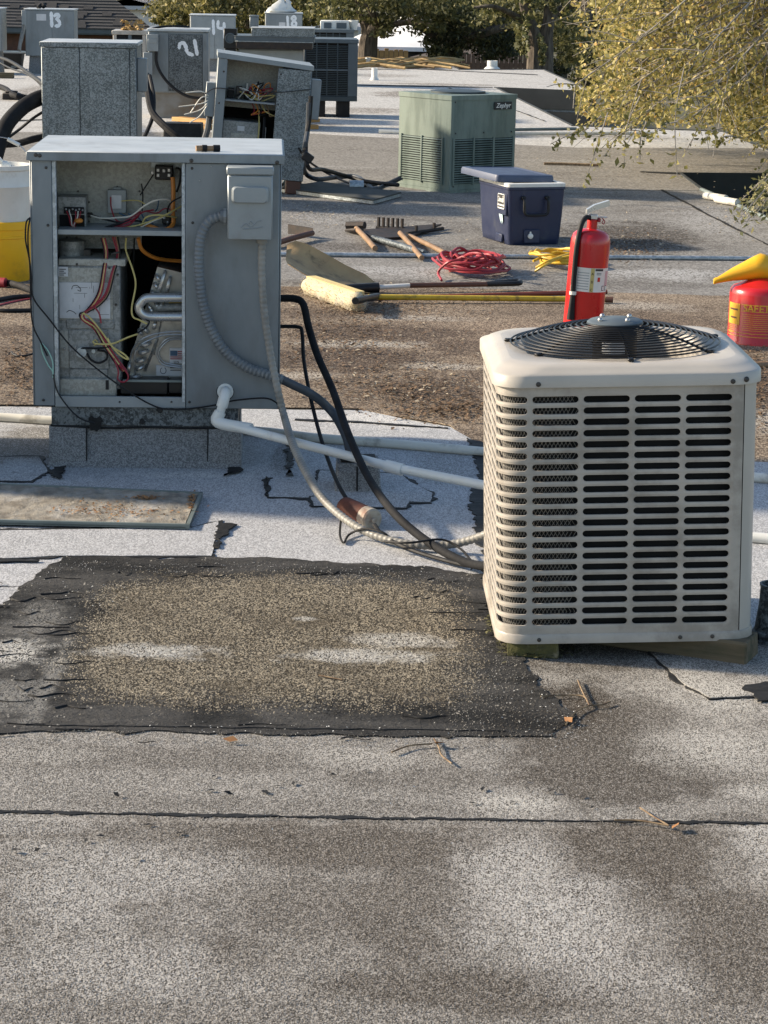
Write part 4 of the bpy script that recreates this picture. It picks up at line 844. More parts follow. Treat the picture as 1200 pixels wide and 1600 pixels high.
# ------------------------------------------------------------------ loose panel with debris (left)
c0, c1, c2, c3 = G(-120, 826), G(296, 836), G(317, 784), G(-120, 764)
pn = thing('upturned_tray', 'upturned grey-green metal panel full of leaf litter lying on the left', 'panel', (c0+c1+c2+c3)/4+Vector((0, 0, .021)))
ctr = (c0+c1+c2+c3)/4
def ql(f, z0, z1, g0=1.0, g1=1.0): return None
loc4 = [c-ctr for c in (c0, c1, c2, c3)]
b_ = MB(); b_.loft([[p+Vector((0, 0, .002)) for p in loc4], [p+Vector((0, 0, .008)) for p in loc4]]); b_.obj('panel_sheet', M['panelrim'], pn)
b_ = MB()
for i in range(4):
    a, b = loc4[i], loc4[(i+1) % 4]; d = (b-a).normalized(); nn = Vector((-d.y, d.x, 0))*.012
    b_.loft([[a+Vector((0, 0, z)) for z in (.0,)]*1+[b+Vector((0, 0, 0)), b+nn, a+nn], [a+Vector((0, 0, .016)), b+Vector((0, 0, .016)), b+nn+Vector((0, 0, .016)), a+nn+Vector((0, 0, .016))]])
b_.obj('panel_rim', M['panelrim'], pn)
rnd = random.Random(9); b_ = MB(); g = 26; vs = []
inn = [p*.965 for p in loc4]
for j in range(g+1):
    for i in range(g*3+1):
        p = inn[0].lerp(inn[1], i/(g*3)).lerp(inn[3].lerp(inn[2], i/(g*3)), j/g); vs.append((p.x, p.y, .0095+max(0, rnd.gauss(.002, .0018))))
W3 = g*3+1; b_.add(vs, [(j*W3+i, j*W3+i+1, (j+1)*W3+i+1, (j+1)*W3+i) for j in range(g) for i in range(g*3)])
stuff(b_.obj('leaf_litter', M['debris'], pn))
def chips(name, spots, n, size, mats, label, cat, seed, parent=None, zb=.02, flat=.35):
    """scattered leaf chips and grit as real little faces"""
    rnd = random.Random(seed); vs = []; fs = []
    for _ in range(n):
        (u, v, ru, rv) = rnd.choice(spots); p = G(u+max(-2, min(2, rnd.gauss(0, .6)))*ru, v+max(-2, min(2, rnd.gauss(0, .6)))*rv, zb)
        s = size*rnd.uniform(.4, 1.5); a = rnd.uniform(0, 6.28); d = Vector((math.cos(a), math.sin(a), rnd.uniform(-flat, flat)))*s; e = Vector((-math.sin(a), math.cos(a), rnd.uniform(-flat, flat)))*s*rnd.uniform(.3, .6)
        k = len(vs); up = Vector((0, 0, s*rnd.uniform(.1, .5))); p = p+Vector((0, 0, abs(d.z)+abs(e.z)*.5))
        vs += [p-d, p+e+up*.5, p+d, p-e+up*.3]; fs += [(k, k+1, k+2), (k, k+2, k+3)]
    b_ = MB(); b_.add(vs, fs); o = b_.obj(name, mats, parent); return stuff(o, label, cat)
chips('leaf_litter', [(210, 800, 80, 8), (300, 785, 6, 14), (150, 795, 60, 10), (230, 778, 20, 3)], 700, .006, M['leafdry'], 'brown leaf crumbs heaped in the upturned metal panel', 'leaf litter', 3, None, .034)
# ------------------------------------------------------------------ bucket stack at the left edge
bc = G(4, 437); bk = thing('yellow_bucket', 'yellow plastic bucket at the left edge with a white bucket nested in it', 'bucket', bc)
sc_ = 3560/bc.y*1.0; hb = (437-345)/sc_*1.03; rb = 47/sc_
b_ = MB(); b_.lathe([(rb*.9, 0), (rb*.94, .01), (rb*1.0, hb*.72), (rb*1.035, hb*.73), (rb*1.035, hb*.76), (rb*1.0, hb*.77), (rb*1.01, hb*.86), (rb*1.045, hb*.87), (rb*1.05, hb*.99), (rb*1.02, hb), (rb*.97, hb), (rb*.95, hb*.8)], 40); b_.obj('bucket_wall', M['yellow_b'], bk)
wb = thing('white_bucket', 'white plastic bucket nested in the yellow one at the left edge', 'bucket', bc+Vector((0, 0, hb*.5)))
h2 = (345-262)/sc_*1.03
b_ = MB(); b_.lathe([(rb*.88, 0), (rb*.93, hb*.5+.01), (rb*1.0, hb*.5+h2*.6), (rb*1.03, hb*.5+h2*.62), (rb*1.0, hb*.5+h2*.66), (rb*1.0, hb*.5+h2*.9), (rb*1.04, hb*.5+h2*.92), (rb*1.04, hb*.5+h2), (rb*.98, hb*.5+h2), (rb*.96, hb*.5+h2*.7), (rb*.9, hb*.5), (1e-4, hb*.5)], 40); b_.obj('bucket_wall', M['white'], wb)
zt2 = hb*.5+h2
b_ = MB(); b_.tube([(rb*1.04*math.cos(t), -.02, zt2-.03+.19*math.sin(t)) for t in [R(a) for a in range(0, 181, 15)]], .003, 6, 3); hd = b_.obj('bail_wire', M['steel'], wb)
b_ = MB(); b_.tube([(.05, -.02, zt2+.15), (.12, -.02, zt2+.115)], .012, 10, smooth=False); b_.obj('bail_grip', M['white'], wb)
bt = thing('plastic_bottle', 'small white plastic bottle with blue label poking out of the white bucket', 'bottle', bc+Vector((rb*.38, -rb*.3, hb*.5+zt2-.045)), 0); bt.rotation_euler = (R(20), R(-38), 0)
b_ = MB(); b_.lathe([(.03, -.1), (.033, -.09), (.033, .05), (.028, .07), (.014, .085), (.014, .09)], 20); b_.obj('bottle_body', M['white'], bt)
b_ = MB(); b_.lathe([(.0335, -.02), (.0338, -.018), (.0338, .03), (.0335, .032)], 20); b_.obj('bottle_label', M['bluew'], bt)
b_ = MB(); b_.lathe([(.017, .088), (.017, .11), (.014, .113), (1e-4, .113)], 16); b_.obj('bottle_cap', M['white'], bt)
# hoses on the ground left of the unit
wtube('hose', 'insul', path((-60, 436, -.03), (0, 440, -.03), (30, 446, -.04), (60, 458, -.05)), .018, 'black hose with red coupling on the roof below the yellow bucket', 'hose', 10, 6)
wtube('coupling', 'redcord', path((-10, 441, -.035), (9, 442, -.036)), .03, 'red hose coupling on the black hose under the bucket', 'coupling', 12, smooth=False)
wtube('hose', 'black', path((-60, 478, -.02), (0, 468, -.02), (25, 464, -.02), (60, 463, -.02)), .014, 'middle black hose crossing the roof left of the opened unit', 'hose', 8, 6)
wtube('hose', 'black', path((-60, 480, -.02), (0, 485, -.02), (30, 485, -.02), (70, 484, -.02)), .011, 'lower black hose lying left of the opened unit', 'hose', 8, 6)
wtube('red_cord', 'redcord', path((-20, 482, -.012), (10, 474, -.012), (40, 468, -.012), (70, 464, -.012)), .006, 'thin red cord beside the black hoses at the left edge', 'cord', 6, 6)
wtube('wire_scrap', 'black', path((18, 550, -.02), (24, 555, -.02), (38, 556, -.02), (54, 552, -.03)), .005, 'short bent black wire scrap on the roof left of the unit', 'wire', 6, 5)
# ------------------------------------------------------------------ fire extinguisher
p = G(908, 532); s_ = p.y/3560; fe = thing('fire_extinguisher', 'red fire extinguisher standing behind the beige condenser', 'fire extinguisher', p, R(12)); fe.rotation_euler = (0, R(3.2), R(8))
rr_ = 31*s_; hh = 178*s_
b_ = MB(); b_.lathe([(rr_*.96, 0), (rr_, .012), (rr_, hh*.86), (rr_*.985, hh*.90), (rr_*.9, hh*.945), (rr_*.7, hh*.975), (rr_*.42, hh*.99), (rr_*.26, hh*.995), (rr_*.26, hh*1.07), (rr_*.22, hh*1.075)], 48); tank = b_.obj('tank', M['red'], fe, sharp=50)
def arc_sheet(name, mat, r, a0, a1, z0, z1, par, n=18):
    b_ = MB(); b_.add([(r*math.cos(R(a0+(a1-a0)*i/n)), r*math.sin(R(a0+(a1-a0)*i/n)), z) for z in (z0, z1) for i in range(n+1)], [(i, i+1, n+2+i, n+1+i) for i in range(n)]); return b_.obj(name, mat, par)
zl0, zl1 = hh*.455, hh*.665
lb = arc_sheet('paper_label', M['white'], rr_*1.006, 205, 352, zl0, zl1, fe)
arc_sheet('yellow_stripe', M['yellow_w'], rr_*1.012, 266, 277, zl0+.001, zl1-.001, lb, 3)
arc_sheet('black_bar', M['ink'], rr_*1.012, 279, 306, zl1-.014, zl1-.003, lb, 4); arc_sheet('pink_panel', pbr('faded_pink_print', (.62, .32, .33), (.58, .4, .4), 30, .6), rr_*1.010, 318, 350, zl0+.03, zl1-.014, lb, 6)
for k in range(7): arc_sheet('print_line', M['paint_light'], rr_*1.012, 228, 262, zl0+.012+k*.014, zl0+.016+k*.014, lb, 5)
for k in range(2): arc_sheet('print_line', M['ink'], rr_*1.012, 284, 300, zl1-.026-k*.008, zl1-.023-k*.008, lb, 3)
arc_sheet('red_pictogram', M['red'], rr_*1.012, 288, 297, zl0+.055, zl0+.078, lb, 3)
for a in (306, 322):
    arc_sheet('pictogram_frame', M['ink'], rr_*1.011, a, a+11, zl0+.008, zl0+.034, lb, 3); arc_sheet('pictogram_field', M['white'], rr_*1.016, a+2, a+9.5, zl0+.011, zl0+.031, lb, 3)
for k, ch in enumerate('ABC'):
    a = R(271.5); text_mesh(ch, .02, 'lettering', M['ink'], lb, Matrix.Translation((rr_*1.018*math.cos(a), rr_*1.018*math.sin(a), zl1-.03-k*.042))@Matrix.Rotation(a+R(90), 4, 'Z')@Matrix.Rotation(R(90), 4, 'X'), .0004)
zv = hh*1.07
b_ = MB(); b_.box((-.025, -.018, zv), (.025, .018, zv+.03), .006); b_.box((.02, -.012, zv+.012), (.075, .012, zv+.020), .003); valve = b_.obj('valve_body', M['alu_bright'], fe)
b_ = MB(); b_.loft([[(-.03, -.012, zv+.03), (-.03, .012, zv+.03), (-.03, .012, zv+.052), (-.03, -.012, zv+.052)], [(.0, -.013, zv+.048), (.0, .013, zv+.048), (.0, .013, zv+.078), (.0, -.013, zv+.078)], [(.065, -.012, zv+.078), (.065, .012, zv+.078), (.060, .012, zv+.106), (.060, -.012, zv+.106)]]); b_.v = [(x*1.25, y*1.4, z) for x, y, z in b_.v]; b_.obj('lever', M['alu_bright'], valve)
b_ = MB(); b_.box((.026, -.015, zv-.01), (.04, .015, zv+.01), .002); b_.tube([(.045, -.018, zv+.012), (.06, -.02, zv-.0), (.055, -.02, zv-.018), (.046, -.02, zv-.008), (.056, -.02, zv+.004)], .0025, 5, 4); b_.obj('pull_pin', M['redcord'], valve)
b_ = MB(); b_.tube([(-.02, -.02, zv+.012), (-.045, -.03, zv+.01), (-.07, -.05, zv-.03), (-rr_*.85, -rr_*.72, hh*.84), (-rr_*.86, -rr_*.74, hh*.6), (-rr_*.84, -rr_*.74, hh*.45), (-rr_*.83, -rr_*.74, hh*.38)], .0135, 10, 6); hose = b_.obj('hose', M['black'], fe)
b_ = MB(); b_.tube([(-rr_*.83, -rr_*.74, hh*.45), (-rr_*.83, -rr_*.74, hh*.42)], .0185, 10, smooth=False); b_.obj('hose_clip', M['white'], hose)
b_ = MB(); b_.tube([(-rr_*.83, -rr_*.74, hh*.40), (-rr_*.82, -rr_*.74, hh*.2)], [.0135, .021], 10, smooth=False); b_.obj('nozzle', M['black'], hose)
# ------------------------------------------------------------------ red safety can with yellow funnel
p = G(1186, 536); s_ = p.y/3560; sc2 = thing('safety_can', 'red round fuel safety can with yellow funnel at the right edge', 'fuel can', p, R(0))
rc = 51*s_; hc = 92*s_
b_ = MB(); b_.lathe([(rc*.97, 0), (rc, .006), (rc, .02), (rc*.985, .024), (rc*.985, hc*.86), (rc*.96, hc*.93), (rc*.88, hc*.985), (rc*.78, hc*1.0), (rc*.5, hc*1.07), (rc*.32, hc*1.12), (1e-4, hc*1.13)], 48); b_.obj('can_body', M['red_can'], sc2, sharp=40)
yl = pbr('yellow_print', (.74, .42, .03), (.7, .36, .03), 12, .5)
arc_sheet('yellow_label', yl, rc*.993, 186, 221, hc*.36, hc*.72, sc2, 8)
for z in (.71, .60, .225, .17): arc_sheet('print_line', yl, rc*.992, 186 if z < .3 else 224, 350, hc*z, hc*z+.003, sc2, 26)
for k in range(9): arc_sheet('print_line', yl, rc*.992, 226, [300, 286, 292, 280, 296, 284, 290, 276, 288][k], hc*(.55-k*.034), hc*(.55-k*.034)+.0025, sc2, 12)
for k in range(5): arc_sheet('print_line', yl, rc*.992, 188, 218-k*3, hc*(.33-k*.03), hc*(.33-k*.03)+.0025, sc2, 6)
arc_sheet('print_block', M['handle_d'], rc*.996, 192, 216, hc*.60, hc*.63, sc2, 5); arc_sheet('print_block', M['handle_d'], rc*.996, 196, 214, hc*.46, hc*.49, sc2, 5)
for k, ch in enumerate('SAFETY'):
    a = R(233+k*9.5); text_mesh(ch, .052, 'lettering', yl, sc2, Matrix.Translation((rc*.994*math.cos(a), rc*.994*math.sin(a), hc*.655))@Matrix.Rotation(a+R(90), 4, 'Z')@Matrix.Rotation(R(90), 4, 'X'), .0006, bold=.0008)
fz0 = hc*1.31
b_ = MB(); rings = []
for x, r, zc in ((.01, .035, -.005), (-.004, .05, 0), (-.03, .054, .002), (-.05, .049, -.004), (-.12, .028, -.028), (-.17, .013, -.05), (-.178, .014, -.053), (-.182, .011, -.054)):
    rings.append([(rc*.15+x*1.55, r*1.2*math.cos(t), fz0+zc*1.5+r*1.25*math.sin(t)) for t in [2*math.pi*k/20 for k in range(20)]])
b_.loft(rings[::-1]); fn = b_.obj('funnel', M['yellow'], sc2, sharp=50)
b_ = MB(); b_.box((-.05, -.02, hc*1.03), (.03, .02, fz0-.03), .006); b_.obj('funnel_bracket', M['yellow'], fn)
b_ = MB(); b_.box((rc*.15+.012, -.02, hc*1.1), (rc*.15+.05, .02, fz0+.04), .008); b_.tube([(rc*.2, 0, fz0+.03), (rc*.5, 0, fz0+.06), (rc*.85, 0, fz0), (rc*.9, 0, hc*1.0)], .012, 8, 4); b_.obj('spout_and_handle', M['blackp'], sc2)
b_ = MB(); b_.box((rc*.15+.05, -.012, fz0-.012), (rc*.15+.12, .012, fz0+.01), .004); b_.obj('trigger', M['yellow'], sc2)
wtube('stick', 'handle', [G(1160, 572, .02), G(1290, 566, .02)], .018, 'tan wooden handle end poking out right of the condenser', 'stick', 10, smooth=False)
# ------------------------------------------------------------------ cooler
A_, B_, C_ = G(744, 366), G(793, 385), G(868, 386)
cy_ = math.atan2((C_-B_).y, (C_-B_).x); 
wA = (A_-B_).length; wB = (C_-B_).length
s_ = B_.y/3560
ck = thing('cooler', 'navy blue hard cooler with its lid sitting askew', 'cooler', B_, R(12))
Lx, Ly, Hc = .415, .56, .41
def ring_(g, z, r=.035, ox=0, oy=0): return [(x+Lx/2+ox, y+Ly/2+oy, z) for x, y in rrect(Lx+g, Ly+g, r, 5)]
# turned so one short end faces right-front and one long side faces left-front
ck.rotation_euler = (0, 0, R(19)); 
b_ = MB(); b_.loft([ring_(-.05, 0), ring_(-.03, .008), ring_(-.02, .05), ring_(.0, .2), ring_(.018, Hc-.02), ring_(.03, Hc-.015), ring_(.03, Hc)], True); body = b_.obj('body', M['navy'], ck, sharp=45)
b_ = MB(); b_.loft([ring_(.026, Hc+.001), ring_(.028, Hc+.024), ring_(.01, Hc+.028), ring_(-.05, Hc+.028), ring_(-.06, Hc+.004)], True); b_.obj('white_liner', M['white'], ck, sharp=45)
lidp = MB(); L2 = [(x, y) for x, y in rrect(Lx+.045, Ly+.045, .035, 5)]
lidp.loft([[(x, y, 0) for x, y in L2], [(x*1.0, y*1.0, .030) for x, y in L2], [(x*.97, y*.98, .046) for x, y in L2], [(x*.80, y*.86, .050) for x, y in L2], [(x*.78, y*.84, .045) for x, y in L2]]); ld = lidp.obj('lid', M['navy_lid'], ck, (Lx/2-.07, Ly/2+.12, Hc+.032), 0, 30); ld.rotation_euler = (R(1), R(1.5), R(5))
hb_ = MB()
# front end handle
hy = -.012
hb_.tube([(.10, hy-.005, Hc-.075), (.10, hy-.03, Hc-.09), (.10, hy-.035, Hc-.16), (.115, hy-.036, Hc-.185), (.145, hy-.036, Hc-.19), (.235, hy-.036, Hc-.19), (.265, hy-.036, Hc-.185), (.28, hy-.035, Hc-.16), (.28, hy-.03, Hc-.09), (.28, hy-.005, Hc-.075)], .0105, 8, 4); hb_.box((.085, hy-.02, Hc-.085), (.115, hy+.01, Hc-.06), .005); hb_.box((.265, hy-.02, Hc-.085), (.295, hy+.01, Hc-.06), .005); hb_.obj('swing_handle', M['blackp'], ck)
db = MB(); db.box((.12, hy+.005, .02), (.24, hy+.016, .115), .008); db.obj('drain_recess', M['navy'], ck)
db = MB(); db.M = Matrix.Translation((.165, hy+.004, .07))@Matrix.Rotation(R(90), 4, 'X'); db.lathe([(.019, 0), (.019, .012), (.012, .016), (1e-4, .017)], 16); db.box((-.006, .015, .002), (.006, .032, .008), .002); db.obj('drain_plug', M['white'], ck)
sx = -.012
# left long side: logo badge, sticker, foot recess
db = MB(); db.box((sx-.001, .02, Hc-.20), (sx+.012, .19, Hc-.045), .005); db.obj('badge_recess', M['navy'], ck)
bd = MB(); MM = Matrix.Translation((sx-.003, .105, Hc-.105))@Matrix.Rotation(R(-90), 4, 'Z')@Matrix.Rotation(R(90), 4, 'X')
bd.M = MM; bd.prism(rrect(.125, .105, .012, 3), 0, .003); badge = bd.obj('badge', M['white'], ck)
bd = MB(); bd.M = MM; bd.prism(rrect(.113, .068, .008, 3, 0, .013), .0032, .004); bd.obj('badge_field', M['ink'], badge); bd = MB(); bd.M = MM; bd.prism(rrect(.113, .012, .003, 2, 0, -.037), .0032, .004); bd.obj('badge_bar', M['ink'], badge)
text_mesh('Coleman', .027, 'lettering', M['white'], badge, MM@Matrix.Translation((-.012, .012, .0045))@Matrix.Scale(1.9, 4, (0, 1, 0)), .0004, bold=.0006)
bd = MB(); bd.M = MM@Matrix.Translation((.044, .012, .0042)); bd.prism(rrect(.014, .036, .005, 3), 0, .0012); bd.ball((0, .024, .0012), .006, 8, 4, .3); bd.obj('lantern_mark', M['white'], badge)
bd = MB(); bd.M = Matrix.Translation((sx+.004, .115, .19))@Matrix.Rotation(R(-90), 4, 'Z')@Matrix.Rotation(R(90+4), 4, 'X'); bd.prism([(-.045, .035), (-.02, .042), (.0, .03), (.028, .04), (.03, -.02), (.012, -.045), (.004, -.01), (-.012, -.04), (-.03, .0)], 0, .0015); bd.obj('torn_sticker', pbr('torn_sticker', (.62, .68, .68), (.35, .52, .55), 40, .6), ck)
bd = MB(); bd.box((sx+.004, .1, .015), (sx+.02, .22, .075), .006); bd.obj('foot_recess', M['navy'], ck)
# ------------------------------------------------------------------ green condenser
pz = G(702, 303); zu = thing('green_condenser', 'square green condenser with louvred lower panels behind the cooler', 'condenser', pz, 0)
s_ = pz.y/3560
pl, pr = G(624, 293), G(808, 289)
aR = math.atan2((pr-pz).y, (pr-pz).x); Sz = .66
# near corner at the front, both faces seen
zu.rotation_euler = (0, 0, R(38)); HZ = 145*s_*1.03
Sx = .73; Sy = .72
b_ = MB()
b_.loft([[(x+Sx/2, y+Sy/2, z) for x, y in rrect(Sx, Sy, .006, 2)] for z in (.03, HZ)]); zb_ = b_.obj('cabinet', M['zeph'], zu)
b_ = MB(); b_.loft([[(x+Sx/2, y+Sy/2, z) for x, y in rrect(Sx+.012, Sy+.012, .006, 2)] for z in (0, .029)]); b_.obj('base_rail', M['zeph'], zu)
b_ = MB(); b_.loft([[(x+Sx/2, y+Sy/2, z) for x, y in rrect(Sx+.014, Sy+.014, .008, 2)] for z in (HZ-.035, HZ+.006)]); b_.obj('top_rim', M['zeph'], zu)
b_ = MB(); b_.lathe([(.24, 0), (.24, .015), (.2, .02), (.06, .03), (1e-4, .032)], 28, (Sx/2, Sy/2, HZ+.007)); b_.obj('fan_grille', M['darkunit'], zu)
def zface(side, lo, hi, ncol):
    """louvre block of thin slats on one face, columns divided by ribs"""
    z0, z1 = .08, HZ*.56; nsl = 19
    par = MB()
    if side == 'x': par.box((lo, -.003, z0), (hi, -.0005, z1), 0)
    else: par.box((-.003, lo, z0), (-.0005, hi, z1), 0)
    bk_ = par.obj('louvre_recess', M['dark'], zu)
    for k in range(nsl):
        zz_ = z0+(z1-z0)*(k+.5)/nsl; b_ = MB(); h = (z1-z0)/nsl*.33
        if side == 'x': b_.add([(lo, -.002, zz_+h), (hi, -.002, zz_+h), (hi, -.013, zz_-h*.6), (lo, -.013, zz_-h*.6), (lo, -.009, zz_-h), (hi, -.009, zz_-h)], [(0, 3, 2, 1), (3, 4, 5, 2)])
        else: b_.add([(-.002, lo, zz_+h), (-.002, hi, zz_+h), (-.013, hi, zz_-h*.6), (-.013, lo, zz_-h*.6), (-.009, lo, zz_-h), (-.009, hi, zz_-h)], [(0, 1, 2, 3), (3, 2, 5, 4)])
        b_.obj('slat', M['zeph'], bk_)
    for k in range(ncol+1):
        c = lo+(hi-lo)*k/ncol; b_ = MB(); wv = .009
        if side == 'x': b_.box((c-wv, -.015, z0-.01), (c+wv, -.0006, z1+.01), .002)
        else: b_.box((-.015, c-wv, z0-.01), (-.0006, c+wv, z1+.01), .002)
        b_.obj('rib', M['zeph'], zu)
zface('x', .03, Sx-.03, 3); zface('y', .10, Sy-.05, 2)
b_ = MB(); b_.box((Sx-.26, -.012, HZ-.12), (Sx-.06, -.0075, HZ-.055), .002); pl_ = b_.obj('name_plate', M['ink'], zu)
text_mesh('Zephyr', .055, 'lettering', M['white'], pl_, upright(Sx-.16, -.0125, HZ-.088), .0006, .25, .0008)
for x, z in ((.04, HZ-.05), (Sx-.05, HZ*.62), (.05, HZ*.62), (Sx*.5, HZ*.62), (.04, .06), (Sx-.04, .06)):
    b_ = MB(); b_.ball((x, -.003, z), .007, 6, 4); b_.obj('screw', M['screw'], zu)
# rubber mat and little things round it
mats = [G(440, 302), G(583, 321), G(626, 309), G(500, 292)]
mc = sum(mats, Vector())/4
b_ = MB(); q = [p-mc for p in mats]; b_.loft([[p+Vector((0, 0, .004)) for p in q], [p+Vector((0, 0, .03)) for p in q]]); t = thing('rubber_mat', 'dark flat rubber-topped panel lying in front of the green condenser', 'panel', mc+Vector((0, 0, .006)))
b_.obj('panel_core', M['galv_light'], t); b_ = MB(); b_.loft([[p*1.01+Vector((0, 0, .031)) for p in q], [p*1.01+Vector((0, 0, .042)) for p in q]]); b_.obj('rubber_top', M['mat'], t)
p = G(557, 291, .05); wtube('tin_can', 'galv_light', [p+Vector((-.06, 0, 0)), p+Vector((.06, .01, 0))], .05, 'shiny silver can lying on its side near the green condenser', 'can', 16, smooth=False)
# ------------------------------------------------------------------ grey conduit across the roof
wtube('metal_conduit', 'galv_light', [G(-200, 389, .02), G(440, 397, .02), G(700, 400, .02), G(1180, 404, .02), G(1500, 408, .02)], .016, 'straight grey metal conduit lying across the roof behind the tools', 'conduit', 10, 2)
# ------------------------------------------------------------------ tools
def stick(nm, mat, a, b, r, par, loc, r1=None):
    mb = MB(); mb.tube([a, b], [r, r1 or r], 10, smooth=False); rebase(mb, loc); return mb.obj(nm, M[mat] if isinstance(mat, str) else mat, par)
# scoop shovel: broad tan blade leaning up, dark socket, dark shaft and D-grip
b0 = G(588, 447, .03); sh = thing('scoop_shovel', 'tan scoop shovel lying with its broad blade tipped up at the left', 'shovel', b0)
Yb = b0.y; rows_ = []
def sp(u, v, dY): return atY(u, v, Yb+dY)-b0
top_ = [(449, 381), (462, 376), (480, 381), (510, 397), (540, 414), (570, 428), (590, 444)]
bot_ = [(446, 405), (449, 412), (470, 425), (492, 437), (520, 447), (545, 452), (578, 458)]
b_ = MB(); vs = []
for k in range(7):
    for j in range(7):
        t = j/6; u = bot_[k][0]*(1-t)+top_[k][0]*t; v = bot_[k][1]*(1-t)+top_[k][1]*t
        dY = -.20+.42*t**.6+.08*math.sin(math.pi*t)*(1-.2*k/6); p = sp(u, v, dY); vs.append(p)
n_ = len(vs); vs += [p+Vector((.004, .012, -.008)) for p in vs]
fs = [(k*7+j, (k+1)*7+j, (k+1)*7+j+1, k*7+j+1) for k in range(6) for j in range(6)]
fs += [tuple(i+n_ for i in f[::-1]) for f in fs]
edge = [k*7 for k in range(7)]+[42+j for j in range(1, 7)]+[k*7+6 for k in range(5, -1, -1)]+[j for j in range(5, 0, -1)]
fs += [(edge[i], edge[(i+1) % len(edge)], edge[(i+1) % len(edge)]+n_, edge[i]+n_) for i in range(len(edge))]
b_.add(vs, fs); b_.obj('blade', M['scoop'], sh, sharp=60)
stick('socket', 'blackp', G(540, 452, .03), G(592, 449, .04), .03, sh, b0)
stick('socket', 'white', G(592, 449, .04), G(642, 446, .05), .014, sh, b0)
stick('shaft', 'handle_d', G(640, 446, .05), G(765, 444, .05), .015, sh, b0)
g_ = MB(); g0 = G(760, 444, .05); g1 = G(812, 441, .06)
dd = (g1-g0); side = Vector((0, 0, .035)); lat = Vector((0, .05, 0))
g_.tube([g0, g0+dd*.35+lat*.5, g0+dd*.8+lat*.9, g1+lat*.7, g1-lat*.6, g0+dd*.8-lat*.8, g0+dd*.35-lat*.4, g0], .016, 8, 5); rebase(g_, b0); g_.obj('d_grip', M['blackp'], sh)
# push broom
b0 = G(520, 480, .0); br = thing('push_broom', 'push broom with fuzzy yellow bristle head and long scuffed yellow pole', 'broom', b0)
ea, eb = G(481, 462), G(562, 490)
ax = (eb-ea).normalized(); pr_ = Vector((-ax.y, ax.x, 0))
b_ = MB(); rn = random.Random(4); rings = []
for i in range(23):
    c = ea.lerp(eb, i/22)+Vector((0, 0, .0)); ring = []
    for k in range(16):
        a = 2*math.pi*k/16; s_ = 1+rn.uniform(-.13, .1); e = 1 if 0 < i < 22 else .75
        ring.append(c+pr_*(.055*math.cos(a)*s_*e)+Vector((0, 0, .057+.056*math.sin(a)*s_*e))-b0)
    rings.append(ring)
b_.loft(rings); b_.obj('bristles', M['foam'], br, sharp=180)
b_ = MB(); c0_, c1_ = ea+pr_*.02+Vector((0, 0, .105)), eb-ax*.05+pr_*.02+Vector((0, 0, .105)); b_.loft([[c+pr_*x+Vector((0, 0, z))-b0 for x, z in ((-.03, -.014), (.03, -.014), (.03, .012), (-.03, .012))] for c in (c0_, c1_)]); b_.obj('head_block', M['foam_y'], br)
tuft = MB(); rn = random.Random(8)
for _ in range(700):
    t = rn.random(); a = rn.uniform(-2.6, 1.0); c = ea.lerp(eb, t)+pr_*(-.053*math.cos(a))+Vector((0, 0, .057+.054*math.sin(a)))-b0
    d = (pr_*(-math.cos(a))+Vector((0, 0, math.sin(a)))+Vector((rn.uniform(-.6, .6), rn.uniform(-.6, .6), rn.uniform(-.6, .6)))).normalized()*rn.uniform(.008, .02); e = d.cross(Vector((rn.random(), rn.random(), rn.random()))).normalized()*.0018
    tuft.add([c-e, c+e, c+d], [(0, 1, 2)])
for _ in range(160):
    a = rn.uniform(0, 6.28); r = .05*math.sqrt(rn.random()); c = eb+pr_*(r*math.cos(a))+Vector((0, 0, .057+r*math.sin(a)))-b0; d = (ax+Vector((rn.uniform(-.5, .5), rn.uniform(-.5, .5), rn.uniform(-.5, .5)))).normalized()*.025; e = d.cross(Vector((0, 0, 1))).normalized()*.002
    tuft.add([c-e, c+e, c+d], [(0, 1, 2)])
stuff(tuft.obj('bristle_tufts', M['foam'], br))
stick('brace', 'blackp', G(555, 470, .10), G(590, 463, .045), .02, br, b0); stick('pole', 'yellow_p', G(575, 464, .045), G(948, 468, .03), .0165, br, b0); stick('pole_end', 'handle_d', G(946, 468, .03), G(958, 468.5, .03), .018, br, b0)
wtube('stick', pbr('red_brown_handle', (.24, .05, .02), (.16, .035, .018), 8, .55), [G(560, 467, .02), G(700, 463, .02), G(880, 458, .02), G(948, 456, .02)], .014, 'long reddish brown handle lying just behind the yellow broom pole', 'stick', 8, 2)
# pick-type tools: hoe, rakes
def tool(nm, label, cat, hp, tp, hr, hmat='handle', head=None):
    b0 = (hp+tp)/2; b0.z = 0; t = thing(nm, label, cat, b0); mb = MB(); mb.tube([hp, hp.lerp(tp, .5)+Vector((0, 0, .004)), tp], hr, 10, 4); rebase(mb, b0); mb.obj('handle', M[hmat], t)
    if head:
        for (pn_, mt_, mb) in head: rebase(mb, b0); mb.obj(pn_, M[mt_], t)
    return t
h1 = MB(); h1.tube([G(542, 352, .05), G(570, 352, .06)], .03, 6, smooth=False); h1.tube([G(541, 360, .02), G(556, 359, .05), (G(566, 359, .04))], .012, 6, 3)
tool('roofing_hammer', 'short wooden handled tool with black head left of the rakes', 'hammer', G(586, 388, .03), G(557, 357, .05), .019, 'handle', [('head', 'ironold', h1)])
def comb(u0, v0, u1, v1, n, h):
    m_ = MB(); a, b = G(u0, v0, .03), G(u1, v1, .03); m_.tube([a, b], .014, 6, smooth=False)
    for k in range(n): p = a.lerp(b, (k+.5)/n); m_.tube([p, p+Vector((0, 0, h))], .013, 6, smooth=False)
    return m_
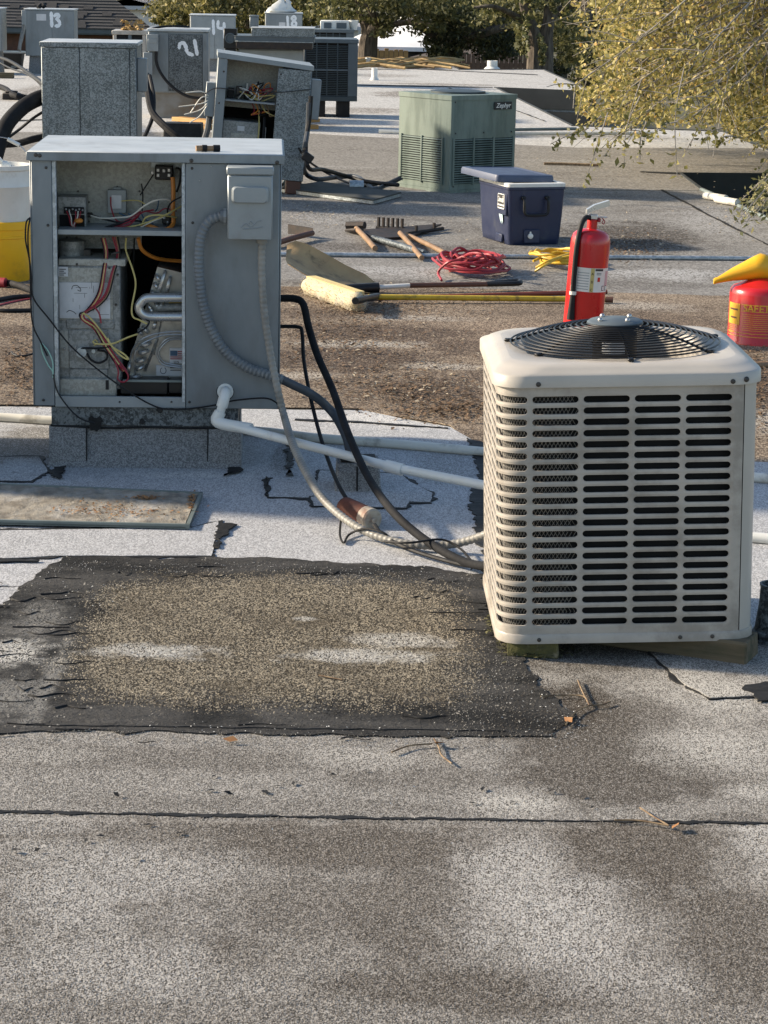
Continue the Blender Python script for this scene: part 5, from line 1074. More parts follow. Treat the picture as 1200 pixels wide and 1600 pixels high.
bl1 = MB(); bl1.loft([[G(540, 362, .012), G(580, 360, .03), G(690, 352, .03), G(640, 372, .012), G(600, 374, .012)], [p+Vector((0, 0, .012)) for p in [G(540, 362, .012), G(580, 360, .03), G(690, 352, .03), G(640, 372, .012), G(600, 374, .012)]]])
tool('garden_rake', 'rake with wide dark blade and short upturned teeth, wooden handle pointing right', 'rake', G(702, 399, .03), G(640, 369, .03), .018, 'handle', [('blade', 'ironold', bl1), ('teeth', 'ironold', comb(588, 355, 632, 358, 6, .075))])
tool('garden_rake', 'rake with slanting wooden handle crossing in the middle of the tool heap', 'rake', G(659, 403, .03), G(625, 364, .05), .018, 'handle', [('teeth', 'ironold', comb(636, 365, 692, 357, 2, .05))])
tool('tube_tool', 'grey metal tube handle lying under the rakes', 'tool', G(664, 396, .03), G(583, 372, .03), .022, 'galv_dark', [('tip', 'black', (lambda m_: (m_.tube([G(568, 366, .03), G(590, 374, .03)], .024, 8, smooth=False), m_)[1])(MB()))])
h1 = MB(); a = G(450, 358, .05); b = G(489, 361, .06); h1.loft([[p+Vector((0, 0, z)) for z in (-.04, .04) for p in ()]+[a+Vector((0, 0, -.035)), b+Vector((0, 0, -.03)), b+Vector((0, 0, .02)), a+Vector((0, 0, .035))], [p+Vector((0, .02, 0)) for p in [a+Vector((0, 0, -.035)), b+Vector((0, 0, -.03)), b+Vector((0, 0, .02)), a+Vector((0, 0, .035))]]])
tool('scraper', 'dark red steel scraper bar showing beside the opened unit', 'scraper', G(420, 384, .03), G(488, 364, .05), .02, 'handle_d', [('blade', 'ironold', h1)])
# ------------------------------------------------------------------ coiled cords
def coil_cord(nm, label, mat, c, rx, ry, n, h, r, seed, tails=()):
    rn = random.Random(seed); mb = MB(); pts = []
    for k in range(n*14):
        t = 2*math.pi*k/14; lay = k/(n*14); f = .62+.38*((k//14*.37) % 1)+rn.uniform(-.03, .03)
        ph = (k//14)*.21
        pts.append(c+Vector((rx*f*math.cos(t)+.04*math.sin(ph*3), ry*f*math.sin(t)+.03*math.cos(ph*5), .012+h*lay*(.5+.5*rn.random())+.02*abs(math.sin(t+ph)))))
    mb.tube(pts, r, 6, 3)
    for tl in tails: mb.tube(tl, r, 6, 5)
    return placed(mb, nm, M[mat], label, 'cord')
c = G(737, 428); coil_cord('extension_cord', 'coiled dark red extension cord lying on the roof', 'redcord', c, .22, .30, 13, .13, .0085, 3, [[G(690, 438, .02), G(685, 425, .05), G(700, 410, .12), G(720, 405, .14)], [G(720, 404, .1), G(735, 396, .17), G(752, 397, .18), (G(760, 405, .14))], [G(745, 400, .12), G(765, 398, .15), G(780, 410, .1)]])
c = G(874, 416); coil_cord('extension_cord', 'coiled yellow extension cord behind the fire extinguisher', 'yellow_c', c, .19, .30, 8, .09, .0085, 5, [[G(836, 424, .02), G(850, 415, .06), G(870, 405, .08), G(892, 400, .1)], [G(838, 418, .03), G(856, 408, .08), G(890, 396, .1)], [G(833, 408, .05), G(850, 402, .07), G(880, 402, .06)]])
# ------------------------------------------------------------------ units farther back
class Unit:
    """box unit whose front face is measured at depth Y; local frame at its front-left foot"""
    def __init__(s, name, label, cat, u0, u1, vt, vb, Y, yaw=YAW, group=None):
        p = atY(u0, vb, Y); s.f = Frame((p.x, p.y, 0), yaw); s.e = thing(name, label, cat, s.f.loc, yaw, group)
        s.u0, s.u1, s.vt, s.vb = u0, u1, vt, vb
        s.W = s.f.px(u1, vb)[0]; s.z0 = s.f.px((u0+u1)/2, vb)[2]; s.z1 = s.f.px((u0+u1)/2, vt)[2]
    def box(s, name, mat, x0, x1, y0, y1, z0, z1, c=.004, par=None):
        mb = MB(); mb.box((x0, y0, z0), (x1, y1, z1), c); return mb.obj(name, M[mat] if isinstance(mat, str) else mat, par or s.e)
    def pbox(s, name, mat, u0, v0, u1, v1, y0, y1, c=.003, par=None):
        a = s.f.px(u0, v1, y0); b = s.f.px(u1, v0, y0); return s.box(name, mat, a.x, b.x, y0, y1, a.z, b.z, c, par)
    def tube(s, name, mat, pts, r, par=None, n=8, sub=5):
        mb = MB(); mb.tube([s.f.px(*p) for p in pts], r, n, sub); return mb.obj(name, M[mat], par or s.e)
    def curb(s, D=.7, mat=None, inset=.06):
        mb = MB(); z1 = s.z0-.002; mb.loft([[(inset-.02, -.0+inset-.03, 0), (s.W-inset+.02, inset-.03, 0), (s.W-inset+.02, D-inset, 0), (inset-.02, D-inset, 0)], [(inset, inset, z1), (s.W-inset, inset, z1), (s.W-inset, D-inset, z1), (inset, D-inset, z1)]]); return mb.obj('curb', mat or m_curb, s.e)
def paint_digits(un, strokes, y, wd, k=1.25):
    """sprayed numerals as thin raised paint strokes"""
    for st_ in strokes:
        P = smooth_path([un.f.px(u, v, y) for u, v in st_], 5); wd_ = wd*k; mb = MB(); rn = random.Random(len(P)); vs = []
        for i, p in enumerate(P):
            d = (P[min(i+1, len(P)-1)]-P[max(i-1, 0)]).normalized(); nn = Vector((-d.z, 0, d.x))*wd_*(1+rn.uniform(-.2, .2)); vs += [p+nn, p-nn]
        mb.add(vs, [(2*i, 2*i+1, 2*i+3, 2*i+2) for i in range(len(P)-1)])
        for q in (P[0], P[-1]): mb.add([q+Vector((wd*math.cos(t), -.0004, wd*math.sin(t))) for t in [k*math.pi/4 for k in range(8)]], [tuple(range(8))])
        mb.obj('painted_number', M['spray'], un.e)
# bare galvanised box right behind the open unit
a = Unit('galvanised_unit', 'plain galvanised metal unit directly behind the opened unit', 'air handler', 67, 214, 66, 276, 18.3)
dm = .74
a.curb(dm); a.box('cabinet', 'galv_dark', 0, a.W, .004, dm, a.z0, a.z1-.03)
a.box('side_panel', 'slate', a.W+.0005, a.W+.003, .01, dm-.01, a.z0+.01, a.z1-.04, 0)
a.box('lid', 'lid_top', -.008, a.W+.012, -.012, dm+.01, a.z1-.028, a.z1)
a.box('lid_lip', 'galv', -.01, a.W+.014, -.0165, -.0125, a.z1-.04, a.z1-.003, .001)
x1, x2 = a.f.px(125, 150)[0], a.f.px(203, 150)[0]
for (p0, p1) in ((.004, x1-.004), (x1+.004, x2-.004), (x2+.004, a.W-.003)): a.box('front_panel', 'galv', p0, p1, -.006, .0035, a.z0+.004, a.z1-.045, .002)
jx = a.W+.004
b_ = MB(); b_.box((jx, .04, a.z1-.38), (jx+.075, .2, a.z1-.12), .005); b_.obj('junction_box', M['paint'], a.e)
# added unit out of view on the left, there to shade the pale sheets
shade_unit = Unit('package_unit', 'added grey package unit out of view on the left, shading the pale sheets', 'air handler', -480, -150, 235, 640, 8.15); shade_unit.curb(.8); shade_unit.box('cabinet', 'paint', 0, shade_unit.W, .003, .95, shade_unit.z0, shade_unit.z1-.03); shade_unit.box('lid', 'lid_top', -.01, shade_unit.W+.01, -.012, .97, shade_unit.z1-.028, shade_unit.z1); shade_unit.box('front_panel', 'paint', .02, shade_unit.W-.02, -.004, .0025, shade_unit.z0+.02, shade_unit.z1-.05)
# black duct hose and lines on its left
wtube('duct_hose', 'insul', [atY(72, 150, 18.5), atY(55, 156, 18.4), atY(35, 168, 18.3), atY(15, 188, 18.2), atY(4, 208, 18.1), atY(-6, 240, 18.0), atY(-10, 262, 18)], .062, 'thick black insulated hose curving from the galvanised unit down left', 'hose', 14, 8)
wtube('cable', 'black', path((70, 173, 18.5), (50, 186, 18.4), (28, 204, 18.4), (8, 217, 18.3), (-20, 224, 18.2)), .012, 'thin black cable below the thick insulated hose at left', 'cable', 8, 6)
wtube('cable', 'insul', path((72, 213, 18.4), (50, 218, 18.4), (28, 224, 18.4), (0, 226, 18.4), (-20, 226, 18.4)), .028, 'black insulated pipe lying just above the bucket', 'cable', 8, 6)
wtube('cable', 'black', path((68, 131, 21), (50, 118, 25), (30, 104, 29), (10, 93, 31), (-10, 88, 33)), .022, 'upper black cable running back from the galvanised unit to the left edge', 'cable', 8, 6)
wtube('cable', 'black', path((68, 138, 21), (55, 124, 23.5), (40, 115, 26), (15, 106, 28), (-5, 95, 29)), .011, 'thin black wire curving back from the galvanised unit', 'cable', 6, 6)
wtube('cable', 'insul', [G(-30, 128, .05), G(5, 137, .05), G(20, 148, .08), G(40, 152, .05), G(72, 155, .05)], .04, 'grey pipe lying on the roof at the far left', 'pipe', 8, 6)
p = G(17, 156); t = thing('pipe_support', 'small dark block propping the grey pipe at the far left', 'block', p); b_ = MB(); b_.box((-.12, 0, 0), (.12, .15, .09), .01); b_.box((-.08, .02, .09), (.08, .12, .12), .01); b_.obj('block', M['ironold'], t)
# unit with the number 21
a = Unit('package_unit', 'grey unit with speckled door painted 21 behind the galvanised box', 'air handler', 232, 325, 47, 145, 28.5, group=None)
a.curb(.8, pbr('stained_curb', (.27, .26, .24), (.2, .17, .13), 4, .9, dirt=(.2, .1, .04), dirt_amt=.3)); a.box('cabinet', 'paint', 0, a.W, .004, .8, a.z0, a.z1-.02); a.box('lid', 'lid_top', -.015, a.W+.015, -.02, .82, a.z1-.018, a.z1+.012)
xm = a.f.px(264, 90)[0]; xe = a.f.px(316, 90)[0]; a.box('speckled_door', 'galv_dark', xm, xe, -.010, .0035, a.z0+.02, a.z1-.05)
a.box('side_strip', 'paint', xe+.006, a.W-.002, -.008, .0035, a.z0+.01, a.z1-.03); a.box('left_panel', 'paint', .004, xm-.006, -.006, .0035, a.z0+.01, a.z1-.03)
paint_digits(a, [[(280, 75), (281, 69), (286, 67), (290, 72), (293, 82), (301, 86)], [(304, 63), (306, 74), (308, 85)]], -.0115, .017)
a.pbox('disconnect_box', 'paint_light', 229, 54, 247, 80, -.12, -.007); a.pbox('disconnect_lid', 'paint_light', 231, 61, 245, 67, -.128, -.121); a.pbox('junction_box', 'paint', 224, 82, 238, 118, -.12, -.02)
b_ = MB(); b_.tube([a.f.px(232, 46, .1), a.f.px(260, 41, .2), a.f.px(296, 42, .4)], .015, 6, 3); b_.obj('top_cable', M['black'], a.e)
a.tube('cable', 'black', [(244, 80, -.09), (245, 100, -.1), (255, 120, -.12), (272, 138, -.15), (295, 151, -.2), (325, 154, -.3)], .018)
wtube('cable', 'insul', path((229, 118, 21), (231, 140, 20.6), (238, 175, 20.3), (255, 195, 20.1), (275, 212, 20), (290, 222, 20)), .032, 'thick black line looping down right of the galvanised unit', 'cable', 8, 6)
wtube('cable', 'black', path((234, 118, 20.7), (240, 150, 20.5), (239, 180, 20.3), (230, 205, 20.1), (222, 220, 20)), .018, 'thinner black line hanging beside the galvanised unit', 'cable', 8, 6)
# leaning open unit
LY = R(5); a = Unit('package_unit', 'leaning grey unit with open wiring compartment beside the green condenser', 'air handler', 326, 472, 92, 262, 19.2, LY)
a.e.rotation_euler = (0, R(4.2), LY); W = a.W; z0, z1 = .22, a.z1+.02; D = .74
a.box('side_panel', 'paint', 0, .01, .01, D, z0, z1); a.box('side_panel', 'galv', W-.01, W, .01, D, z0, z1-.04); a.box('back_panel', 'galv', .012, W-.012, D-.01, D, z0, z1-.02)
# sloping lid
b_ = MB(); b_.loft([[(-.01, -.014, z1-.01), (W+.01, -.014, z1-.05), (W+.01, -.014, z1-.012), (-.01, -.014, z1+.032)], [(-.01, D+.01, z1-.01), (W+.01, D+.01, z1-.05), (W+.01, D+.01, z1-.012), (-.01, D+.01, z1+.032)]]); b_.obj('lid', M['paint_light'], a.e)
a.box('corner_post', 'paint_light', -.004, .075, -.004, .0095, z0, z1-.012); a.box('front_panel', 'galv', W*.64, W-.004, -.006, .0095, z0-.05, z1-.052)
a.box('shelf', 'paint_light', .076, W*.635, .03, .3, z0+.56, z0+.575, .002); a.box('control_plate', 'inner', .04, W*.7, .3, .306, z0+.5, z1-.02); a.box('dark_backing', 'dark', .03, W*.72, .55, .56, z0, z0+.55)
a.box('blower_box', 'inner_dark', .078, W*.5, .10, .5, z0+.0, z0+.40); a.box('paper_label', 'label', .20, .26, .095, .0995, z0+.32, z0+.36, 0); a.box('cover_plate', 'inner', .15, .38, .096, .0995, z0+.16, z0+.30, .001); a.box('lower_plate', 'galv', .10, .28, .094, .0995, z0+.02, z0+.13, .001); a.box('slanted_rail', 'galv_light', W*.54, W*.57, .2, .23, z0, z0+.36, .002)
for k in range(3): a.box('relay', ('black', 'screw', 'blackp')[k], .10+k*.07, .15+k*.07, .2, .29, z0+.576, z0+.66+.02*(k == 1))
for k in range(2): a.box('fuse', 'whitew', .25+k*.06, .265+k*.06, .2, .22, z0+.65, z0+.71, .002)
rn = random.Random(12)
for k in range(16):
    mt_ = ('orange', 'redw', 'whitew', 'black', 'yellow_w', 'whitew', 'handle')[k % 7]; x = rn.uniform(.22, .42); zz = z0+.60
    b_ = MB(); b_.tube([(x, .2, zz+rn.uniform(0, .06)), (x+rn.uniform(-.05, .12), .14, zz+rn.uniform(-.03, .12)), (x+rn.uniform(0, .16), .12, zz+rn.uniform(-.02, .14)), (x+rn.uniform(-.1, .2), .18, zz+rn.uniform(-.05, .06))], .0055, 5, 5); b_.obj('wire', M[mt_], a.e)
for k in range(5):
    b_ = MB(); x = .3+.03*k; b_.tube([(x, .15, z0+.57), (x+.03, .1, z0+.50), (x+rn.uniform(-.08, .15), .09, z0+.46), (x+.12, .12, z0+.50)], .005, 5, 5); b_.obj('wire', M[('redw', 'orange', 'black', 'yellow_w', 'handle')[k]], a.e)
b_ = MB(); b_.tube([(.37, .12, z0+.5), (.38, .08, z0+.3), (.35, .075, z0+.12), (.28, .075, z0+.05), (.22, .075, z0+.04)], .006, 5, 6); b_.obj('wire', M['yellow_w'], a.e)
b_ = MB(); b_.tube([(.42, .12, z0+.45), (.425, .08, z0+.25), (.43, .08, z0+.12)], .013, 6, 4); b_.tube([(.43, .08, z0+.12), (.40, .075, z0+.03), (.3, .075, z0+.02), (.22, .075, z0+.06), (.14, .075, z0+.1)], .007, 5, 6); b_.obj('cord', M['black'], a.e)
a.box('plug', 'blackp', .415, .455, .05, .09, z0+.07, z0+.13, .008); a.box('plug_label', 'label', .41, .46, .046, .0495, z0+.05, z0+.085, 0)
b_ = MB(); b_.tube([(-.1, -.02, z1-.32), (.0, -.02, z1-.26), (.2, -.03, z1-.262), (.5, -.03, z1-.25), (W, -.02, z1-.20)], .004, 5, 5); b_.obj('guy_wire', M['screw'], a.e)
a.box('disconnect_box', 'paint', W+.002, W+.085, .02, .18, z1-.45, z1-.12); a.box('left_box', 'paint_light', -.085, -.005, .02, .16, z1-.50, z1-.22)
for x, z in ((.05, z1-.12), (.03, z1-.38), (W*.67, z1-.1), (W*.665, z1-.35), (W*.66, z0+.05)):
    b_ = MB(); b_.ball((x, -.007, z), .008, 6, 4); b_.obj('screw', M['screw'], a.e)
b_ = MB(); b_.box((W*.82, -.004, z0-.16), (W-.02, .2, z0-.052), .006); b_.obj('rusty_foot', M['handle_d'], a.e)
b_ = MB(); b_.tube([(-.04, .08, z1-.5), (-.05, .05, z1-.62), (-.1, .0, z1-.8), (-.18, -.02, z1-.95)], .026, 8, 5); b_.obj('conduit', M['greyhose'], a.e)
b_ = MB()
for k in range(5): b_.tube([(-.05, .03, z1-.38+k*.01), (-.12, -.0, z1-.5+.05*k), (-.2-.05*(k % 3), -.02, z1-.56+.06*k-.1*(k == 3))], .005, 5, 4)
b_.obj('loose_wire', M['whitew'], a.e)
st = thing('unit_stand', 'small grey-green angled steel stand under the leaning unit', 'stand', G(444, 292)); 
b_ = MB(); p0, p1, p2 = Vector((-.02, 0, .0)), Vector((.14, 0, 0)), Vector((.14, 0, .2))
for q0, q1 in ((p0, p1), (p1, p2), (p0, p2)): b_.loft([[q0+Vector(o) for o in ((0, 0, -.0), (0, .3, -.0), (0, .3, .03), (0, 0, .03))], [q1+Vector(o) for o in ((0, 0, -.0), (0, .3, -.0), (0, .3, .03), (0, 0, .03))]])
b_.obj('frame', M['panelrim'], st)
b_ = MB(); b_.box((0.0, .05, .032), (.13, .29, .06), .004); b_.obj('rear_plate', M['zeph'], st)
p = G(285, 240); t = thing('pitch_pan', 'black tar-covered pipe pan between the galvanised and leaning units', 'roof box', p); b_ = MB(); b_.loft([[(x, y+.15, z) for x, y in rrect(.42*g, .3*g, .03, 2)] for g, z in ((1.2, 0), (1, .04), (.9, .3))]); b_.obj('pan', M['mastic'], t)
# lines from the leaning unit to the green condenser
Yz = 18.9
wtube('refrigerant_line', 'black', path((486, 150, Yz+.1), (483, 190, Yz+.1), (478, 222, Yz))+[G(482, 262, .28), G(505, 265, .2), G(540, 275, .1), G(575, 284, .07), G(622, 289, .08)], .018, 'upper black line swinging from the leaning unit to the green condenser', 'cable', 8, 6)
wtube('flexible_conduit', 'greyhose', path((483, 160, Yz+.1), (481, 200, Yz+.1), (476, 235, Yz))+[G(476, 268, .12), G(495, 280, .06), G(525, 277, .05), G(555, 276, .05), G(570, 285, .04), G(585, 296, .04), G(605, 288, .06), G(626, 278, .12)], .021, 'grey conduit looping on the roof from the leaning unit to the green condenser', 'conduit', 8, 6)
wtube('cable', 'black', path((467, 232, Yz-.15))+[G(480, 250, .23), G(510, 270, .08), G(545, 286, .03), G(570, 291, .03), G(600, 286, .03), G(626, 282, .05)], .010, 'thin black cord with a splice box running to the green condenser', 'cable', 6, 6)
p = atY(481, 246, 18.6); t = thing('splice_box', 'small black splice box hanging on the cord beside the leaning unit', 'splice box', p); b_ = MB(); b_.M = Matrix.Rotation(R(35), 4, 'Y'); b_.box((-.045, -.02, -.035), (.045, .02, .035), .008); b_.obj('box_body', M['blackp'], t)
# unit behind it with panels stacked on top
a = Unit('package_unit', 'grey unit with loose sheet metal panels stacked on top, left of the dark condenser', 'air handler', 372, 474, 76, 165, 27.0)
a.curb(.8); a.box('cabinet', 'paint', 0, a.W, .003, .8, a.z0, a.z1-.006); a.box('front_panel', 'paint_light', .01, a.W-.01, -.004, .0025, a.z0+.02, a.z1-.02)
x0 = atY(369, 72, 27).x; 
def slab(nm, label, u0, v0, u1, v1, Y, D, mat, topm):
    p, q = atY(u0, v1, Y), atY(u1, v0, Y); h = max(.02, q.z-p.z); t = thing(nm, label, 'panel', ((p.x+q.x)/2, Y+D/2, p.z), R(1)); w2 = (q.x-p.x)/2
    b_ = MB(); b_.box((-w2, -D/2, 0), (w2, D/2, h-.008), .003); b_.obj('panel_body', M[mat], t); b_ = MB(); b_.box((-w2-.01, -D/2-.008, h-.0075), (w2+.01, D/2+.008, h), .002); b_.obj('panel_lid', M[topm], t); return t
slab('loose_sheet', 'dark stained sheet metal panel, lowest of the stack on the grey unit', 368, 66, 487, 75.6, 26.9, .8, 'ironold', 'galv_light')
slab('loose_sheet', 'dark blue-grey sheet panel in the middle of the stack on the grey unit', 366, 58, 490, 65.7, 26.9, .82, 'slate', 'slate')
slab('loose_sheet', 'pale streaked metal panel, topmost of the stack on the grey unit', 392, 44.5, 489, 57.6, 26.9, .8, 'galv', 'lid_top')
p = atY(397, 44, 27.3); t = thing('vent_hood', 'small grey box standing on the end of the panel stack', 'vent', (p.x, p.y, p.z)); b_ = MB(); b_.box((-.05, -.05, .001), (.05, .05, .13), .006); b_.box((-.055, -.055, .1305), (.055, .055, .15), .004); b_.obj('hood', M['paint'], t)
p = atY(360, 80, 27); t = thing('exhaust_vent', 'black round exhaust outlet standing left of the panel stack', 'vent', (p.x, p.y, 0)); b_ = MB(); z0 = p.z; b_.box((-.065, -.03, .0), (.065, .1, z0+.03), .004); b_.box((-.075, -.04, z0+.032), (.075, .11, z0+.26), .005); b_.obj('housing', M['blackp'], t)
b_ = MB(); b_.M = Matrix.Translation((0, -.041, z0+.15))@Matrix.Rotation(R(90), 4, 'X'); b_.lathe([(.06, 0), (.06, .02), (.05, .022), (.045, .005), (1e-4, .004)], 18); b_.obj('outlet_ring', M['slate'], t)
# dark condenser
def dark_cond(name, label, u0, u1, vt, vb, Y, D, legs=True, cols=4, group=None):
    a = Unit(name, label, 'condenser', u0, u1, vt, vb, Y, YAW, group); W = a.W; z0, z1 = a.z0, a.z1
    a.box('cabinet', 'dark', .02, W-.02, .02, D, z0+.05, z1-.04); a.box('base_rail', 'darkunit', 0, W, 0, D, z0, z0+.06); a.box('top_rim', 'slate', -.01, W+.01, -.01, D+.01, z1-.05, z1)
    a.box('corner_post', 'slate', W*.82, W, 0, .06, z0+.061, z1-.051); a.box('corner_post', 'darkunit', 0, .03, 0, .06, z0+.061, z1-.051); a.box('side_panel', 'slate', W-.02, W-.001, .061, D-.001, z0+.061, z1-.051)
    a.box('mid_rail', 'slate', .031, W*.82-.002, .003, .02, (z0+z1)/2-.01, (z0+z1)/2+.012, .002)
    for k in range(1, cols): x = .03+(W*.82-.03)*k/cols; a.box('rib', 'darkunit', x-.008, x+.008, .004, .019, z0+.062, z1-.052, .002)
    n = int((z1-z0-.12)/.022)
    for k in range(n):
        z = z0+.065+k*.022; b_ = MB(); b_.box((.032, .008, z), (W*.82-.003, .018, z+.009), 0); b_.obj('slat', M['darkunit'], a.e)
    if legs:
        for x in (.12, W-.25): a.box('foot', 'black', x, x+.16, .06, D-.05, 0, z0-.001)
    return a
dark_cond('dark_condenser', 'tall dark grey condenser with slatted front standing on black feet', 474, 558, 61, 158, 29.3, .75)
dark_cond('dark_condenser', 'dark slatted condenser half hidden behind the tall dark one', 486, 552, 46, 110, 37, .8, True, 5)
p = atY(526, 46, 37.4); t = thing('window_unit', 'small white appliance case resting on the rear dark condenser', 'appliance', (p.x, p.y, p.z)); b_ = MB(); b_.box((-.26, -.15, .001), (.2, .2, .14), .008); b_.obj('case', M['white'], t); b_ = MB(); b_.box((-.2, -.158, .02), (-.08, -.151, .11), .002); b_.box((0, -.158, .02), (.16, -.151, .11), .002); b_.obj('grille', M['slate'], t)
b_ = MB(); b_.lathe([(.055, .001), (.08, .15), (.075, .15), (.05, .01)], 16, (.27, 0, 0)); placed_ = b_.obj('white_cup', M['white'], None, (p.x, p.y, p.z), 0, 38, ('white plastic pail beside the small white appliance on the rear condenser', 'pail'))
# units 14, 18, 13
def far_unit(label, u0, u1, vt, vb, Y, mats=('paint', 'paint_light'), seam=None, name='package_unit'):
    a = Unit(name, label, 'air handler', u0, u1, vt, vb, Y); a.curb(.8); a.box('cabinet', mats[0], 0, a.W, .003, .8, a.z0, a.z1-.02); a.box('lid', 'lid_top', -.015, a.W+.015, -.015, .82, a.z1-.018, a.z1)
    xs = [.006, a.W*(seam or .55), a.W-.006]
    for i in range(2): a.box('front_panel', mats[i], xs[i]+.004, xs[i+1]-.004, -.005, .0025, a.z0+.01, a.z1-.03, .003)
    return a
a = far_unit('pale grey unit painted 14 rising behind unit 21', 297, 367, 23, 92, 41, ('paint_light', 'paint_light'))
paint_digits(a, [[(333, 32), (333.5, 42), (334, 53)], [(341, 33), (341, 43), (350, 44.5)], [(350, 36), (350.5, 48), (351, 60)]], -.0075, .02)
a = far_unit('small grey unit painted 18 with a white plastic bag on top', 414, 472, 20, 80, 47)
paint_digits(a, [[(449, 26), (449.5, 33), (450, 41)], [(460, 32), (456, 29), (459, 25.5), (462, 29), (457, 35), (456.5, 39), (460, 41), (463, 37), (459, 32)]], -.0075, .02)
a.pbox('data_plate', 'label', 436, 35, 446, 41, -.009, -.0055, .001)
p = a.f.M@Vector((a.W*.42, .2, a.z1)); rn = random.Random(2); b_ = MB(); rings = []
for r, z, ox in ((.22, .0, 0), (.27, .03, -.02), (.24, .07, -.04), (.17, .12, .02), (.13, .17, .07), (.10, .21, .09), (.05, .24, .08), (.02, .25, .08)):
    rings.append([(ox+r*(1+.25*math.sin(3*t+z*20)+rn.uniform(-.22, .22))*math.cos(t), r*.7*(1+rn.uniform(-.2, .2))*math.sin(t), z*(1+.25*math.sin(2*t+1)*(z > .05))) for t in [2*math.pi*k/18 for k in range(18)]])
b_.loft(rings); o = b_.obj('plastic_bag', M['white'], None, p, 0, 60, ('crumpled white plastic bag lying on the unit painted 18', 'bag'))
a = far_unit('grey unit painted 13 in front of the dark shingle roof', 40, 116, 14, 88, 39, ('paint', 'paint'))
paint_digits(a, [[(80, 20), (80.5, 30), (81, 41)], [(85, 25), (89, 22), (92, 25), (89, 30), (93, 34), (92, 40), (87, 40.5)]], -.0075, .022)
a.pbox('data_plate', 'label', 57, 22, 72, 32, -.009, -.0055, .001); a.pbox('disconnect_box', 'paint_light', 34, 16, 41, 46, -.02, .1)
a.tube('conduit', 'conduit_b', [(37, 38, 0), (37, 45, 0), (33, 60, -.1), (30, 78, -.2)], .03); a.tube('conduit', 'conduit_b', [(38, 40, -.02), (36, 55, -.05), (32, 70, -.15), (31, 80, -.2)], .022)
b_ = MB(); b_.tube([(.2, .2, a.z1+.01), (.26, .25, a.z1+.07), (.3, .2, a.z1+.03)], .04, 6, 3); b_.obj('top_fitting', M['black'], a.e)
far_unit('grey unit cut off at the left edge beside unit 13', -70, 2.5, 12, 80, 38.5)
p = G(19, 108); t = thing('pitch_pan', 'black tar-covered pipe pan below unit 13 with cables entering it', 'roof box', p); b_ = MB(); b_.loft([[(x, y+.15, z) for x, y in rrect(.30*g, .3*g, .03, 2)] for g, z in ((.95, 0), (1, .06), (1.15, .22), (1.2, .27))]); b_.obj('pan', M['mastic'], t); b_ = MB(); b_.box((-.02, .0, .02), (.08, .01, .17), .003); b_.obj('flap', M['slate'], t)
p = G(-20, 122); b_ = MB(); b_.box((-.4, 0, 0), (.42, .12, .09), .01); b_.obj('timber_block', M['wood'], None, p, 0, 38, ('dark brown timber sleeper lying at the far left edge', 'timber'))
# beige condenser far left behind the galvanised unit
a = Unit('beige_condenser', 'low beige condenser with dead leaves on top behind the galvanised unit', 'condenser', 177, 228, 48, 110, 33)
a.box('cabinet', 'dark', .03, a.W-.03, .02, .75, .06, a.z1-.06); a.box('top_rim', 'cond', -.015, a.W+.015, -.015, .78, a.z1-.055, a.z1)
for x in (0, a.W*.46, a.W-.05): a.box('post', 'cond' if x != a.W*.46 else 'slate', x, x+.05, .0, .05, .061, a.z1-.056)
a.box('base_rail', 'cond', -.005, a.W+.005, 0, .76, 0, .06)
for k in range(int((a.z1-.14)/.03)): a.box('slat', 'slate', .052, a.W-.052, .012, .019, .075+k*.03, .083+k*.03, 0)
rn = random.Random(5); b_ = MB()
for _ in range(160):
    c = Vector((rn.uniform(.1, a.W-.05), rn.uniform(.05, .5), a.z1+rn.random()**2*.14)); d = Vector((rn.uniform(-1, 1), rn.uniform(-1, 1), rn.uniform(-.6, .6)))*.035; e = Vector((rn.uniform(-1, 1), rn.uniform(-1, 1), rn.uniform(-1, 1)))*.02; b_.add([c-d, c+e, c+d, c-e], [(0, 1, 2, 3)])
stuff(b_.obj('dead_leaves', pbr('tan_leaf', (.36, .24, .08), (.25, .15, .05), 30, .8), a.e))
# planks, small vents, debris heaps
def plank(u0, v0, u1, v1, wd, ht, label, mat='plank'):
    a, b = G(u0, v0), G(u1, v1); d = b-a; L = d.length; b_ = MB(); b_.box((-L/2, 0, 0), (L/2, wd, ht), .004); o = b_.obj('plank', M[mat], None, (a+b)/2, math.atan2(d.y, d.x), 38, (label, 'plank')); return o
plank(250, 198, 322, 203, .16, .05, 'lower yellow plank on the roof left of the leaning unit'); plank(268, 189, 322, 194, .16, .05, 'upper yellow plank on the roof left of the leaning unit')
plank(440, 203, 498, 202, .16, .05, 'nearer orange plank end showing right of the leaning unit'); plank(440, 192, 500, 191, .16, .045, 'farther orange plank end showing right of the leaning unit')
def vent(u, v, r, h, label, mat='galv_light'):
    p = G(u, v); t = thing('vent_pipe', label, 'vent', p); b_ = MB(); b_.lathe([(r*1.6, 0), (r*1.3, .03), (r, .05), (r, h), (r*.85, h), (r*.8, h-.05), (1e-4, h-.06)], 14); b_.obj('pipe', M[mat], t)
vent(575, 104, .055, .17, 'small dark grey vent pipe on the far roof'); vent(585, 125, .05, .2, 'white vent pipe standing nearer on the far roof', 'white'); vent(769, 108, .10, .16, 'wide white vent at the end of the far roof', 'white')
wtube('edge_pipe', 'pvc', [G(592, 205, .03), G(760, 209, .03), G(1020, 208, .03)], .022, 'thin white pipe lying across the roof behind the green condenser', 'pipe', 8, 2)
b_ = MB(); rn = random.Random(6)
